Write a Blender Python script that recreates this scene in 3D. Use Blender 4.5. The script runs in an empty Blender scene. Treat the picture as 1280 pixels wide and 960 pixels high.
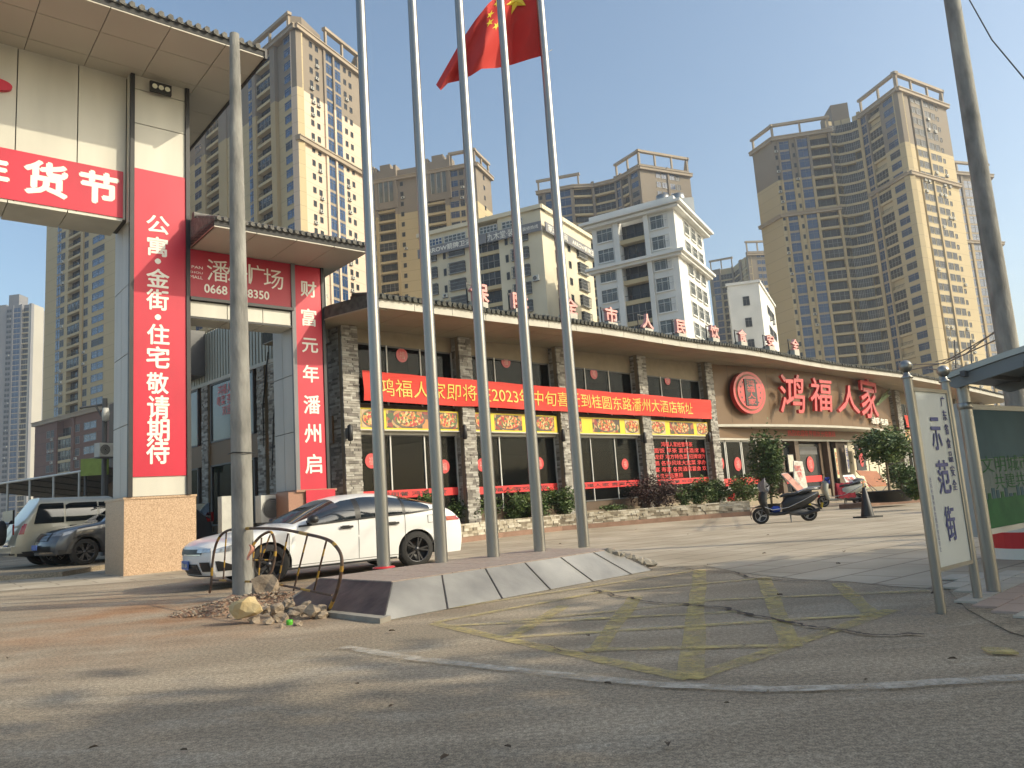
import bpy, math, random
import numpy as np
from mathutils import Vector, Matrix, noise
random.seed(7); rng = np.random.default_rng(11)
R = math.radians
sc = bpy.context.scene
COL = sc.collection

# ---------------------------------------------------------------- camera
H_EYE = 1.1; FPX = 960.0
_p, _r = R(8.56), R(3.92)
cF = Vector((0, math.cos(_p), math.sin(_p))); _u = Vector((0, -math.sin(_p), math.cos(_p)))
cX = Vector((1, 0, 0)) * math.cos(_r) - _u * math.sin(_r)
cU = Vector((1, 0, 0)) * math.sin(_r) + _u * math.cos(_r)
EYE = Vector((0, 0, H_EYE))
cam = bpy.data.cameras.new('camera'); camo = bpy.data.objects.new('camera', cam); COL.objects.link(camo)
m = Matrix((cX, cU, -cF)).transposed().to_4x4(); m.translation = EYE
camo.matrix_world = m
cam.sensor_width = 36; cam.lens = 36 * FPX / 1280; cam.clip_end = 4000; cam.clip_start = .05
sc.camera = camo

# ---------------------------------------------------------------- sky, sun, exposure
SUN_AZ, SUN_EL = 102.0, 30.0
w = bpy.data.worlds.new('World'); sc.world = w; w.use_nodes = True
nt = w.node_tree; bg = nt.nodes['Background']
sky = nt.nodes.new('ShaderNodeTexSky'); sky.sky_type = 'NISHITA'; sky.sun_disc = False
sky.sun_elevation = R(SUN_EL); sky.sun_rotation = R(SUN_AZ); sky.air_density = 1.0; sky.dust_density = 3.0; sky.ozone_density = .8; sky.altitude = 0
tint = nt.nodes.new('ShaderNodeMixRGB'); tint.blend_type = 'MULTIPLY'; tint.inputs[0].default_value = 1; tint.inputs[2].default_value = (1.0, 1.045, 1.0, 1)
nt.links.new(sky.outputs[0], tint.inputs[1]); nt.links.new(tint.outputs[0], bg.inputs[0]); bg.inputs[1].default_value = 0.15
sun = bpy.data.lights.new('sun', 'SUN'); sun.energy = 2.6; sun.angle = R(0.6); sun.color = (1.0, .89, .68)
suno = bpy.data.objects.new('sun', sun); COL.objects.link(suno)
sd = Vector((math.sin(R(SUN_AZ)) * math.cos(R(SUN_EL)), math.cos(R(SUN_AZ)) * math.cos(R(SUN_EL)), math.sin(R(SUN_EL))))
suno.rotation_euler = sd.to_track_quat('Z', 'Y').to_euler()
sc.view_settings.view_transform = 'Standard'; sc.view_settings.look = 'None'
sc.view_settings.exposure = 0.58; sc.view_settings.gamma = 1.0; sc.view_settings.use_curve_mapping = False
sc.cycles.max_bounces = 6; sc.cycles.transparent_max_bounces = 12; sc.cycles.volume_bounces = 1

# ---------------------------------------------------------------- measuring helpers (photograph pixel -> place in the world)
def ray(a, b): return cF + cX * ((a - 640) / FPX) - cU * ((b - 480) / FPX)
def at_z(a, b, z=0.0):
    d = ray(a, b); return EYE + d * ((z - H_EYE) / d.z)
def at_y(a, b, Y):
    d = ray(a, b); return EYE + d * (Y / d.y)
class Fr:
    "upright frame: u along azimuth az, n outward (to the right of az), z up"
    def __init__(s, P, az):
        s.P = Vector((P[0], P[1], 0)); s.az = az; t = R(az)
        s.u = Vector((math.sin(t), math.cos(t), 0)); s.n = Vector((math.cos(t), -math.sin(t), 0))
    def pt(s, u, n, z): return s.P + s.u * u + s.n * n + Vector((0, 0, z))
    def px(s, a, b, off=0.0):
        d = ray(a, b); Q = s.P + s.n * off
        t = (Q - EYE).dot(s.n) / d.dot(s.n); wv = EYE + d * t
        return (wv - s.P).dot(s.u), wv.z

# ---------------------------------------------------------------- materials
def mat(name, col, rough=.7, metal=0., var=.12, scale=3., bump=.0, bscale=40., spec=.5, col2=None, emit=None, coat=0., stretch=None, detail=6):
    m = bpy.data.materials.new(name); m.use_nodes = True
    N = m.node_tree.nodes; L = m.node_tree.links; b = N['Principled BSDF']
    b.inputs['Roughness'].default_value = rough; b.inputs['Metallic'].default_value = metal
    b.inputs['Specular IOR Level'].default_value = spec
    if coat: b.inputs['Coat Weight'].default_value = coat; b.inputs['Coat Roughness'].default_value = .04
    tc = N.new('ShaderNodeTexCoord'); src = tc.outputs['Object']
    if stretch:
        mp = N.new('ShaderNodeMapping'); mp.inputs['Scale'].default_value = stretch; L.new(src, mp.inputs[0]); src = mp.outputs[0]
    ns = N.new('ShaderNodeTexNoise'); ns.inputs['Scale'].default_value = scale; ns.inputs['Detail'].default_value = detail
    L.new(src, ns.inputs['Vector'])
    cr = N.new('ShaderNodeValToRGB'); cr.color_ramp.elements[0].position = .3; cr.color_ramp.elements[1].position = .7
    c2 = col2 if col2 else tuple(min(1, c * (1 + var)) for c in col); c1 = tuple(c * (1 - var) for c in col) if not col2 else col
    cr.color_ramp.elements[0].color = (*c1, 1); cr.color_ramp.elements[1].color = (*c2, 1)
    L.new(ns.outputs[0], cr.inputs[0]); L.new(cr.outputs[0], b.inputs['Base Color'])
    if bump:
        n2 = N.new('ShaderNodeTexNoise'); n2.inputs['Scale'].default_value = bscale; n2.inputs['Detail'].default_value = 5
        L.new(src, n2.inputs['Vector'])
        bp = N.new('ShaderNodeBump'); bp.inputs['Strength'].default_value = bump; bp.inputs['Distance'].default_value = .02
        L.new(n2.outputs[0], bp.inputs['Height']); L.new(bp.outputs[0], b.inputs['Normal'])
    if emit: b.inputs['Emission Color'].default_value = (*emit[0], 1); b.inputs['Emission Strength'].default_value = emit[1]
    return m
def glass(name, tint=(.5, .55, .6), trans=.5, rough=.03):
    m = bpy.data.materials.new(name); m.use_nodes = True
    N = m.node_tree.nodes; L = m.node_tree.links; out = N['Material Output']; b = N['Principled BSDF']
    b.inputs['Base Color'].default_value = (*[c * .12 for c in tint], 1); b.inputs['Roughness'].default_value = rough
    b.inputs['Specular IOR Level'].default_value = .9
    t = N.new('ShaderNodeBsdfTransparent'); t.inputs[0].default_value = (*tint, 1)
    mx = N.new('ShaderNodeMixShader'); fr = N.new('ShaderNodeFresnel'); fr.inputs[0].default_value = 1.5
    ma = N.new('ShaderNodeMath'); ma.operation = 'MULTIPLY_ADD'; ma.inputs[1].default_value = .55; ma.inputs[2].default_value = 1 - trans
    ma.use_clamp = True
    L.new(fr.outputs[0], ma.inputs[0]); L.new(ma.outputs[0], mx.inputs[0]); L.new(t.outputs[0], mx.inputs[1]); L.new(b.outputs[0], mx.inputs[2])
    L.new(mx.outputs[0], out.inputs[0]); return m
M = dict(
 cream=mat('painted_panel_cream', (.54, .52, .445), .45, var=.10, scale=1.6, bump=.04, bscale=3, stretch=(1, 1, .18)),
 greyp=mat('panel_grey', (.47, .46, .43), .5, var=.10, scale=1.6, stretch=(1, 1, .2)),
 black=mat('black_trim', (.02, .02, .022), .5, var=.2),
 joint=mat('dark_joint', (.05, .05, .05), .8),
 redban=mat('red_banner_print', (.52, .012, .038), .45, var=.12, scale=1.2, bump=.12, bscale=2, stretch=(1, 1, .4)),
 redban2=mat('dark_red_sign', (.40, .015, .035), .45, var=.06, scale=.6),
 white=mat('white_print', (.80, .77, .68), .5, var=.04),
 granite=mat('speckled_granite', (.34, .22, .13), .35, scale=38, col2=(.60, .43, .29), bump=.05, bscale=90, detail=2),
 granite_d=mat('granite_red', (.28, .14, .09), .4, scale=40, col2=(.36, .2, .14)),
 tile=mat('roof_tile_clay', (.10, .10, .095), .8, scale=9, col2=(.22, .21, .19), bump=.2),
 tile_d=mat('dark_roof_tile', (.035, .037, .033), .8, scale=6, col2=(.10, .10, .085), bump=.3, bscale=15),
 soffit=mat('soffit_panel', (.31, .27, .20), .55, var=.10, scale=.5, bump=.03, bscale=2),
 fascia=mat('fascia_metal', (.42, .40, .34), .5, var=.1, scale=1.2),
 steel=mat('brushed_steel', (.33, .325, .305), .38, 1.0, var=.08, scale=2, bump=.03, bscale=12, stretch=(1, 1, .1)),
 steel_s=mat('steel_sheet_worn', (.27, .25, .22), .36, .40, scale=1.6, col2=(.50, .465, .40), bump=.6, bscale=3), shel=mat('shelter_grey_paint', (.20, .21, .21), .5, .2, var=.15, scale=2),
 steel_d=mat('steel_sheet_rusted', (.045, .042, .045), .5, .3, scale=3.5, col2=(.13, .105, .095), bump=.4, bscale=9),
 redstone=mat('reddish_granite_top', (.27, .21, .175), .6, scale=18, col2=(.38, .31, .26)),
 conc=mat('concrete_pole', (.17, .165, .15), .9, scale=5, col2=(.36, .35, .315), bump=.5, bscale=30, stretch=(1, 1, .35)),
 conc_d=mat('concrete_rough', (.20, .18, .15), .95, scale=4, col2=(.34, .31, .26), bump=.6, bscale=14),
 stone_a=mat('stacked_stone', (.25, .235, .205), .9, scale=5, col2=(.36, .34, .30), bump=.35, bscale=14), stone_a2=mat('stacked_stone_pale', (.36, .345, .31), .9, scale=5, col2=(.47, .455, .41), bump=.35, bscale=14), stone_a3=mat('stacked_stone_dark', (.13, .12, .105), .9, scale=5, col2=(.22, .20, .18), bump=.35, bscale=14),
 stone_y2=mat('planter_stone_pale', (.44, .40, .32), .9, scale=6, col2=(.56, .52, .43), bump=.3, bscale=14), stone_y3=mat('planter_stone_dark', (.17, .14, .10), .9, scale=6, col2=(.26, .22, .16), bump=.3, bscale=14),
 stone_y=mat('planter_stone', (.27, .23, .16), .9, scale=6, col2=(.50, .45, .36), bump=.5, bscale=20),
 kerb=mat('brown_kerb', (.20, .12, .08), .8, scale=3, col2=(.28, .17, .12)),
 brown=mat('brown_aluminium', (.14, .075, .028), .5, var=.08, scale=.4),
 brown_d=mat('brown_wall', (.10, .065, .04), .6, var=.15),
 beige=mat('beige_wall', (.26, .215, .15), .8, var=.1),
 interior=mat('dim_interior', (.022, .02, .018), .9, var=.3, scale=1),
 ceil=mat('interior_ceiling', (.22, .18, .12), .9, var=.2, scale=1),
 yellow=mat('yellow_board', (.68, .52, .02), .5, var=.05),
 bannr=mat('red_cloth_banner', (.56, .035, .022), .75, var=.12, scale=1.5, bump=.5, bscale=5, stretch=(.3, .3, 3)),
 gold=mat('gold_lettering', (.72, .50, .09), .6, var=.15, scale=2),
 redlet=mat('red_lettering', (.62, .03, .03), .55, var=.05),
 redacr=mat('red_acrylic', (.50, .025, .03), .4, var=.15, scale=2, coat=.2),
 pinklet=mat('faded_red_lettering', (.55, .20, .18), .55, scale=3, col2=(.70, .40, .36)),
 alu=mat('window_frame_white', (.52, .52, .49), .45, .1, var=.1),
 palerefl=mat('painted_sky_reflection', (.30, .33, .31), .5, var=.15, scale=.8),  # pale tone painted in for sky reflected in the upper panes
 glass_k=mat('matt_dark_glass', (.012, .016, .025), .35, scale=.3, col2=(.05, .06, .08), spec=.2),
 talu=mat('tower_window_frame', (.24, .24, .23), .5, .1, var=.1),
 alu_d=mat('window_frame_dark', (.10, .10, .10), .5, var=.1),
 glass_b=mat('blue_tinted_glass', (.008, .028, .085), .10, scale=.25, col2=(.02, .07, .18), spec=.7),
 glass_d=mat('dark_glass', (.010, .012, .015), .15, scale=.3, col2=(.035, .04, .045), spec=.3),
 glass_g=mat('grey_green_glass', (.05, .06, .06), .12, scale=.5, col2=(.12, .14, .135), spec=.7),
 pane=glass('clear_pane', (.38, .41, .41), .92),
 tcream=mat('tower_paint_cream', (.44, .355, .205), .85, scale=.035, col2=(.51, .42, .255), detail=9),
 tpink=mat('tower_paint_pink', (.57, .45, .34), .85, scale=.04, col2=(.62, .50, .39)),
 ttaupe=mat('tower_paint_taupe', (.205, .17, .13), .85, scale=.05, col2=(.245, .205, .16)),
 tyel=mat('tower_pilaster', (.42, .325, .18), .85, var=.06, scale=.1),
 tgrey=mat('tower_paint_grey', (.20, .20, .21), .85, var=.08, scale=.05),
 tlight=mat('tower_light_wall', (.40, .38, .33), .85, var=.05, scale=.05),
 tband=mat('tower_moulding', (.33, .27, .20), .8, var=.1, scale=.2),
 tbrown=mat('podium_red_brown', (.15, .075, .055), .8, var=.12, scale=.3),
 ybuild=mat('yellow_render', (.56, .505, .375), .85, scale=.25, col2=(.66, .60, .45), bump=.1, bscale=2),
 wbuild=mat('white_render', (.60, .60, .57), .85, scale=.3, col2=(.72, .72, .69), bump=.05, bscale=2),
 grille=mat('window_cage_steel', (.26, .27, .27), .5, .4, var=.25, scale=1.5),
 sgrey=mat('grey_sign_sheet', (.18, .18, .19), .5, var=.15, scale=.5),
 carw=mat('white_car_paint', (.74, .74, .73), .35, var=.02, scale=.5, coat=.45, bump=.0),
 carg=mat('grey_car_paint', (.055, .06, .07), .28, .3, var=.08, coat=1.),
 carb=mat('beige_car_paint', (.42, .40, .32), .3, .2, var=.06, coat=.8),
 cark=mat('black_car_paint', (.012, .012, .014), .25, var=.1, coat=1.),
 plast=mat('black_plastic', (.018, .018, .019), .45, var=.3, scale=4),
 cglass=mat('car_glass', (.012, .016, .02), .05, var=.3, scale=.8, spec=1., coat=.6),
 cglassr=mat('car_windscreen', (.03, .025, .028), .05, scale=1.2, col2=(.07, .05, .05), spec=1., coat=.7),
 rubber=mat('tyre_rubber', (.022, .021, .02), .85, var=.2, scale=8, bump=.3),
 alloy=mat('alloy_rim', (.45, .45, .46), .3, .9, var=.1),
 alloy_d=mat('dark_alloy', (.06, .06, .065), .35, .8, var=.1),
 lamp=mat('headlamp_lens', (.28, .30, .33), .08, .5, scale=12, col2=(.55, .57, .60), coat=1.),
 tail=mat('tail_lamp', (.30, .012, .012), .15, coat=.8),
 plate=mat('number_plate_blue', (.05, .12, .42), .4, var=.05),
 chrome=mat('chrome', (.65, .65, .65), .12, 1., var=.05),
 wood=mat('orange_brown_board', (.42, .17, .07), .5, var=.2, scale=4, stretch=(1, 8, 1)),
 pink=mat('pink_board', (.60, .28, .20), .6, var=.15, scale=4),
 leaf=mat('leaf_green', (.030, .062, .016), .6, scale=2.5, col2=(.085, .135, .035)),
 leaf2=mat('leaf_light_green', (.07, .125, .03), .55, scale=3, col2=(.14, .19, .05)),
 leafp=mat('leaf_purple', (.055, .03, .03), .6, scale=3, col2=(.11, .06, .05)),
 bark=mat('bark', (.13, .095, .06), .9, scale=8, col2=(.22, .17, .11), bump=.5),
 soil=mat('soil', (.10, .07, .045), .95, scale=5, col2=(.16, .12, .08), bump=.5),
 rustb=mat('rusty_black_tube', (.05, .04, .032), .7, scale=9, col2=(.14, .075, .045), bump=.2),
 ytube=mat('worn_yellow_paint', (.50, .30, .03), .6, scale=14, col2=(.30, .17, .05)),
 rock=mat('broken_concrete', (.22, .17, .12), .95, scale=5, col2=(.40, .32, .235), bump=.8, bscale=18),
 rock2=mat('yellow_stone', (.44, .32, .15), .95, scale=4, col2=(.58, .47, .27), bump=.7, bscale=14),
 dirt=mat('red_dirt', (.26, .15, .095), .98, scale=9, col2=(.37, .25, .17), bump=.9, bscale=30),
 flag=mat('red_flag_cloth', (.52, .035, .028), .8, var=.07, scale=2, bump=.1, bscale=30),
 fyel=mat('yellow_flag_star', (.75, .58, .04), .7, var=.03),
 blue=mat('blue_lettering', (.03, .05, .25), .5, var=.1),
 sgn=mat('pale_sign_sheet', (.60, .64, .63), .45, var=.05, scale=2),
 green=mat('green_sign', (.25, .33, .07), .6, var=.2, scale=3),
 sheet=mat('corrugated_sheet', (.36, .36, .31), .5, .2, var=.1, scale=1),
 acw=mat('air_conditioner_case', (.50, .50, .46), .5, var=.12, scale=4),
 bluec=mat('blue_cloth', (.02, .06, .35), .8, var=.3, scale=8),
 redc=mat('red_cloth', (.28, .015, .03), .85, var=.35, scale=8, bump=.5, bscale=9),
 scgrey=mat('grey_scooter_shell', (.36, .36, .31), .35, var=.05, coat=.5),
 skin=mat('paper_poster', (.60, .58, .50), .6, scale=9, col2=(.42, .36, .28)),
 lime=mat('lime_plastic', (.10, .45, .03), .4),
 ltgreen=mat('pale_yellow_poster', (.60, .60, .30), .6, scale=5, col2=(.66, .66, .42)),
 trunkw=mat('light_bulb_lens', (.75, .75, .6), .2, var=.05),
)
def floorlines(m, col):
    N = m.node_tree.nodes; L = m.node_tree.links; b = N['Principled BSDF']; src = b.inputs['Base Color'].links[0].from_socket
    g = N.new('ShaderNodeNewGeometry'); sp = N.new('ShaderNodeSeparateXYZ'); L.new(g.outputs['Position'], sp.inputs[0]); d = N.new('ShaderNodeMath'); d.operation = 'DIVIDE'; d.inputs[1].default_value = 3.0; L.new(sp.outputs[2], d.inputs[0])
    fr = N.new('ShaderNodeMath'); fr.operation = 'FRACT'; L.new(d.outputs[0], fr.inputs[0]); lt = N.new('ShaderNodeMath'); lt.operation = 'LESS_THAN'; lt.inputs[1].default_value = .035; L.new(fr.outputs[0], lt.inputs[0])
    mx = N.new('ShaderNodeMixRGB'); L.new(lt.outputs[0], mx.inputs[0]); L.new(src, mx.inputs[1]); mx.inputs[2].default_value = (*col, 1); L.new(mx.outputs[0], b.inputs['Base Color'])
floorlines(M['tcream'], (.33, .26, .16)); floorlines(M['tpink'], (.42, .33, .24)); floorlines(M['tbrown'], (.09, .045, .035))
def food_mat():
    m = bpy.data.materials.new('food_photo_print'); m.use_nodes = True; N = m.node_tree.nodes; L = m.node_tree.links; b = N['Principled BSDF']
    tc = N.new('ShaderNodeTexCoord'); v = N.new('ShaderNodeTexVoronoi'); v.inputs['Scale'].default_value = 15
    L.new(tc.outputs['Object'], v.inputs[0]); cr = N.new('ShaderNodeValToRGB'); cr.color_ramp.interpolation = 'CONSTANT'
    cs = [(.45, .03, .015), (.50, .20, .04), (.05, .13, .02), (.55, .42, .20), (.35, .02, .02), (.16, .08, .03), (.6, .30, .08)]
    e = cr.color_ramp.elements
    while len(e) < len(cs): e.new(.5)
    for i, c in enumerate(cs): e[i].position = i / len(cs); e[i].color = (*c, 1)
    s = N.new('ShaderNodeSeparateColor'); L.new(v.outputs['Color'], s.inputs[0]); L.new(s.outputs[0], cr.inputs[0])
    L.new(cr.outputs[0], b.inputs['Base Color']); b.inputs['Roughness'].default_value = .45; return m
M['food'] = food_mat()
M['foodbg'] = mat('food_photo_dark_ground', (.05, .04, .035), .4, scale=5, col2=(.16, .12, .08))
def food2():
    m = M['food'].copy(); m.name = 'food_photo_spread'
    for n in m.node_tree.nodes:
        if n.type == 'TEX_VORONOI': n.inputs['Scale'].default_value = 6
        if n.type == 'VALTORGB':
            for e, c in zip(n.color_ramp.elements, [(.10, .05, .03), (.35, .10, .03), (.04, .08, .02), (.42, .28, .12), (.25, .03, .02), (.06, .04, .03), (.45, .20, .06)]): e.color = (*c, 1)
    return m
M['foodmix'] = food2()
M['foodbg2'] = mat('food_photo_pale_ground', (.55, .45, .28), .4, scale=5, col2=(.40, .27, .14))

# ---------------------------------------------------------------- mesh builder
class MB:
    def __init__(s): s.v = []; s.f = []; s.mi = []; s.m = []; s.sm = []
    def mat(s, m):
        m = M[m] if isinstance(m, str) else m
        if m not in s.m: s.m.append(m)
        return s.m.index(m)
    def add(s, vs, fs, m, smooth=False):
        o = len(s.v); k = s.mat(m); s.v.extend([tuple(v) for v in vs])
        for f in fs: s.f.append(tuple(i + o for i in f)); s.mi.append(k); s.sm.append(smooth)
        return s
    def box(s, c, d, m, rz=0., rot=None):
        x, y, z = d[0] / 2, d[1] / 2, d[2] / 2
        q = rot if rot is not None else Matrix.Rotation(rz, 3, 'Z'); c = Vector(c)
        vs = [c + q @ Vector((a * x, b * y, e * z)) for a in (-1, 1) for b in (-1, 1) for e in (-1, 1)]
        return s.add(vs, [(0, 1, 3, 2), (4, 6, 7, 5), (0, 4, 5, 1), (2, 3, 7, 6), (0, 2, 6, 4), (1, 5, 7, 3)], m)
    def hexa(s, p8, m):
        return s.add(p8, [(0, 1, 3, 2), (4, 6, 7, 5), (0, 4, 5, 1), (2, 3, 7, 6), (0, 2, 6, 4), (1, 5, 7, 3)], m)
    def fbox(s, fr, u0, u1, n0, n1, z0, z1, m):
        return s.hexa([fr.pt(u, n, z) for u in (u0, u1) for n in (n1, n0) for z in (z0, z1)], m)
    def prism(s, poly, z0, z1, m, cap=True):
        n = len(poly); vs = [(p[0], p[1], z0) for p in poly] + [(p[0], p[1], z1) for p in poly]
        fs = [(i, (i + 1) % n, (i + 1) % n + n, i + n) for i in range(n)]
        if cap: fs += [tuple(range(n - 1, -1, -1)), tuple(range(n, 2 * n))]
        return s.add(vs, fs, m)
    def extr(s, poly, off, m):
        "closed 3-D polygon pushed along the vector off"
        n = len(poly); off = Vector(off); vs = [Vector(p) for p in poly] + [Vector(p) + off for p in poly]
        return s.add(vs, [(i, (i + 1) % n, (i + 1) % n + n, i + n) for i in range(n)] + [tuple(range(n - 1, -1, -1)), tuple(range(n, 2 * n))], m)
    def tube(s, pts, r, m, n=8, cap=True):
        pts = [Vector(p) for p in pts]; rs = r if isinstance(r, (list, tuple)) else [r] * len(pts); vs = []; prev = None
        for i, p in enumerate(pts):
            t = (pts[min(i + 1, len(pts) - 1)] - pts[max(i - 1, 0)]).normalized()
            if prev is None: a = t.orthogonal().normalized()
            else:
                a = prev - t * prev.dot(t); a = a.normalized() if a.length > 1e-6 else t.orthogonal().normalized()
            prev = a; b = t.cross(a)
            for k in range(n):
                an = 2 * math.pi * k / n; vs.append(p + (a * math.cos(an) + b * math.sin(an)) * rs[i])
        fs = [(i * n + k, i * n + (k + 1) % n, (i + 1) * n + (k + 1) % n, (i + 1) * n + k) for i in range(len(pts) - 1) for k in range(n)]
        s.add(vs, fs, m, True)
        if cap:
            L = len(pts); s.add([vs[k] for k in range(n)] + [vs[(L - 1) * n + k] for k in range(n)], [tuple(range(n - 1, -1, -1)), tuple(range(n, 2 * n))], m)
        return s
    def lathe(s, prof, c, m, axis=(0, 0, 1), n=20, smooth=True):
        ax = Vector(axis).normalized(); a = ax.orthogonal().normalized(); b = ax.cross(a); c = Vector(c); vs = []
        for r, h in prof:
            for k in range(n):
                an = 2 * math.pi * k / n; vs.append(c + ax * h + (a * math.cos(an) + b * math.sin(an)) * r)
        L = len(prof)
        return s.add(vs, [(i * n + k, i * n + (k + 1) % n, (i + 1) * n + (k + 1) % n, (i + 1) * n + k) for i in range(L - 1) for k in range(n)], m, smooth)
    def disc(s, c, r, m, normal, n=24, t=.02, ry=None):
        nz = Vector(normal).normalized(); up = Vector((0, 0, 1)); a = up.cross(nz); a = a.normalized() if a.length > 1e-5 else Vector((1, 0, 0)); b = nz.cross(a); c = Vector(c); ry = ry or r
        return s.extr([c + a * r * math.cos(2 * math.pi * k / n) + b * ry * math.sin(2 * math.pi * k / n) for k in range(n)], nz * t, m)
    def grid(s, fn, nu, nv, m, smooth=True):
        vs = [fn(i / nu, j / nv) for i in range(nu + 1) for j in range(nv + 1)]
        return s.add(vs, [(i * (nv + 1) + j, (i + 1) * (nv + 1) + j, (i + 1) * (nv + 1) + j + 1, i * (nv + 1) + j + 1) for i in range(nu) for j in range(nv)], m, smooth)
    def mesh(s, name, off=None):
        me = bpy.data.meshes.new(name); v = s.v
        if off is not None: v = [(a - off[0], b - off[1], c - off[2]) for a, b, c in v]
        me.from_pydata(v, [], s.f)
        for m in s.m: me.materials.append(m)
        me.polygons.foreach_set('material_index', s.mi); me.polygons.foreach_set('use_smooth', s.sm); me.update(); return me
WL = {}   # world location of every empty / part origin
def tag(o, label=None, cat=None, group=None, kind=None):
    for k, v in (('label', label), ('category', cat), ('group', group), ('kind', kind)):
        if v: o[k] = v
    return o
def empty(name, loc, label, cat, group=None, rz=0.):
    o = bpy.data.objects.new(name, None); COL.objects.link(o); o.location = loc; o.rotation_euler.z = rz
    o.empty_display_size = .2; WL[o.name] = Vector(loc); return tag(o, label, cat, group)
def part(name, mb, parent, label=None, kind=None, local=False):
    "mb in world coordinates unless local; the part's origin is its thing's origin"
    off = None if local else WL[parent.name]
    o = bpy.data.objects.new(name, mb.mesh(name, off)); COL.objects.link(o); o.parent = parent
    WL[o.name] = WL[parent.name]
    return tag(o, label, None, None, kind)
def inst(name, me, parent, loc, rz=0.):
    o = bpy.data.objects.new(name, me); COL.objects.link(o); o.parent = parent; o.location = Vector(loc) - WL[parent.name]; o.rotation_euler.z = rz; WL[o.name] = Vector(loc); return o
def solo(name, mb, label, cat, group=None, kind=None, loc=None):
    if loc is None:
        n = len(mb.v); xs = [v[0] for v in mb.v]; ys = [v[1] for v in mb.v]; zs = [v[2] for v in mb.v]; loc = ((min(xs) + max(xs)) / 2, (min(ys) + max(ys)) / 2, min(zs))
    o = bpy.data.objects.new(name, mb.mesh(name, loc)); COL.objects.link(o); o.location = loc; WL[o.name] = Vector(loc); return tag(o, label, cat, group, kind)
def struct(name, mb): return solo(name, mb, None, None, kind='structure', loc=(0, 0, 0))
def copy_tree(o, parent=None):
    c = o.copy(); COL.objects.link(c)
    if parent is not None: c.parent = parent
    for ch in [x for x in o.children]: copy_tree(ch, c)
    return c

_tc = {}
def text_geo(body, bold=0., ext=0., leading=1.0, shear=0.):
    key = (body, bold, ext, leading, shear)
    if key in _tc: return _tc[key]
    c = bpy.data.curves.new('lettering', 'FONT'); c.body = body; c.align_x = 'CENTER'; c.align_y = 'CENTER'; c.offset = bold; c.extrude = ext; c.space_line = leading; c.resolution_u = 3; c.shear = shear
    o = bpy.data.objects.new('lettering', c); COL.objects.link(o)
    me = bpy.data.meshes.new_from_object(o.evaluated_get(bpy.context.evaluated_depsgraph_get()))
    v = np.array([q.co[:] for q in me.vertices]) if len(me.vertices) else np.zeros((0, 3)); f = [tuple(p.vertices) for p in me.polygons]
    bpy.data.objects.remove(o); bpy.data.meshes.remove(me); bpy.data.curves.remove(c)
    _tc[key] = (v, f); return v, f
def put_text(mb, body, C, right, normal, w, h, m, bold=0., ext=0., leading=1.0, depth=None, up=None, shear=0.):
    "flat (ext=0) or raised lettering fitted to a w by h rectangle centred on C"
    v, f = text_geo(body, 0., ext, leading, shear)
    if not len(v): return
    mn, mx = v.min(0), v.max(0); cen = (mn + mx) / 2; sz = np.maximum(mx - mn, 1e-6)
    right = Vector(right).normalized(); nz = Vector(normal).normalized(); up = nz.cross(right) if up is None else Vector(up)
    A = np.array([right, up, nz]); q = (v - cen); q[:, 0] *= w / sz[0]; q[:, 1] *= h / sz[1]
    if depth: q[:, 2] *= depth / sz[2]
    sh = [(0, 0)] if bold < .004 else [(0, 0), (-1, 0), (1, 0), (0, -1), (0, 1), (.7, .7), (-.7, -.7)]
    k_ = min(w / sz[0], h / sz[1]) * bold
    for i_, (a, b) in enumerate(sh):
        q2 = q + np.array([a * k_, b * k_, 0]); q2[:, 2] += .0006 * i_ * (1 if len(sh) > 1 else 0); mb.add((q2 @ A + np.array(C)).tolist(), f, m)

# ---------------------------------------------------------------- foliage, rocks
def leaves(mb, cen, rad, n, size, mats, shell=.55, flat=.5, minz=None):
    "many leaf-sized faces spread in clumps through an ellipsoid"
    cen = np.array(cen); rad = np.array(rad); k = max(6, n // 60)
    d = rng.normal(size=(k, 3)); d /= np.linalg.norm(d, axis=1)[:, None]; cl = d * (shell + (1 - shell) * rng.random((k, 1))) * rad
    per = n // k
    for ci in range(k):
        p = cen + cl[ci] * rng.uniform(.75, 1.22) + rng.normal(size=(per, 3)) * rad * .19
        a = rng.normal(size=(per, 3)); a[:, 2] *= flat; a /= np.linalg.norm(a, axis=1)[:, None]
        b = np.cross(a, rng.normal(size=(per, 3))); b /= np.linalg.norm(b, axis=1)[:, None] + 1e-9
        s = size * (.6 + .8 * rng.random((per, 1))); a = a * s; b = b * s * .45
        if minz is not None: p[:, 2] = np.maximum(p[:, 2], minz + size * rng.random(per))
        v = np.stack([p - a, p - b * .9, p + a, p + b * .9], 1).reshape(-1, 3)
        m = mats[0] if rng.random() < .65 else mats[1]
        mb.add(v.tolist(), [(4 * i, 4 * i + 1, 4 * i + 2, 4 * i + 3) for i in range(per)], m)
_ico = None
def ico(sub=2):
    import bmesh
    bm = bmesh.new(); bmesh.ops.create_icosphere(bm, subdivisions=sub, radius=1); v = [x.co.copy() for x in bm.verts]; f = [tuple(y.index for y in x.verts) for x in bm.faces]; bm.free(); return v, f
ICO1, ICO2, ICO3 = ico(1), ico(2), ico(3)
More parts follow.
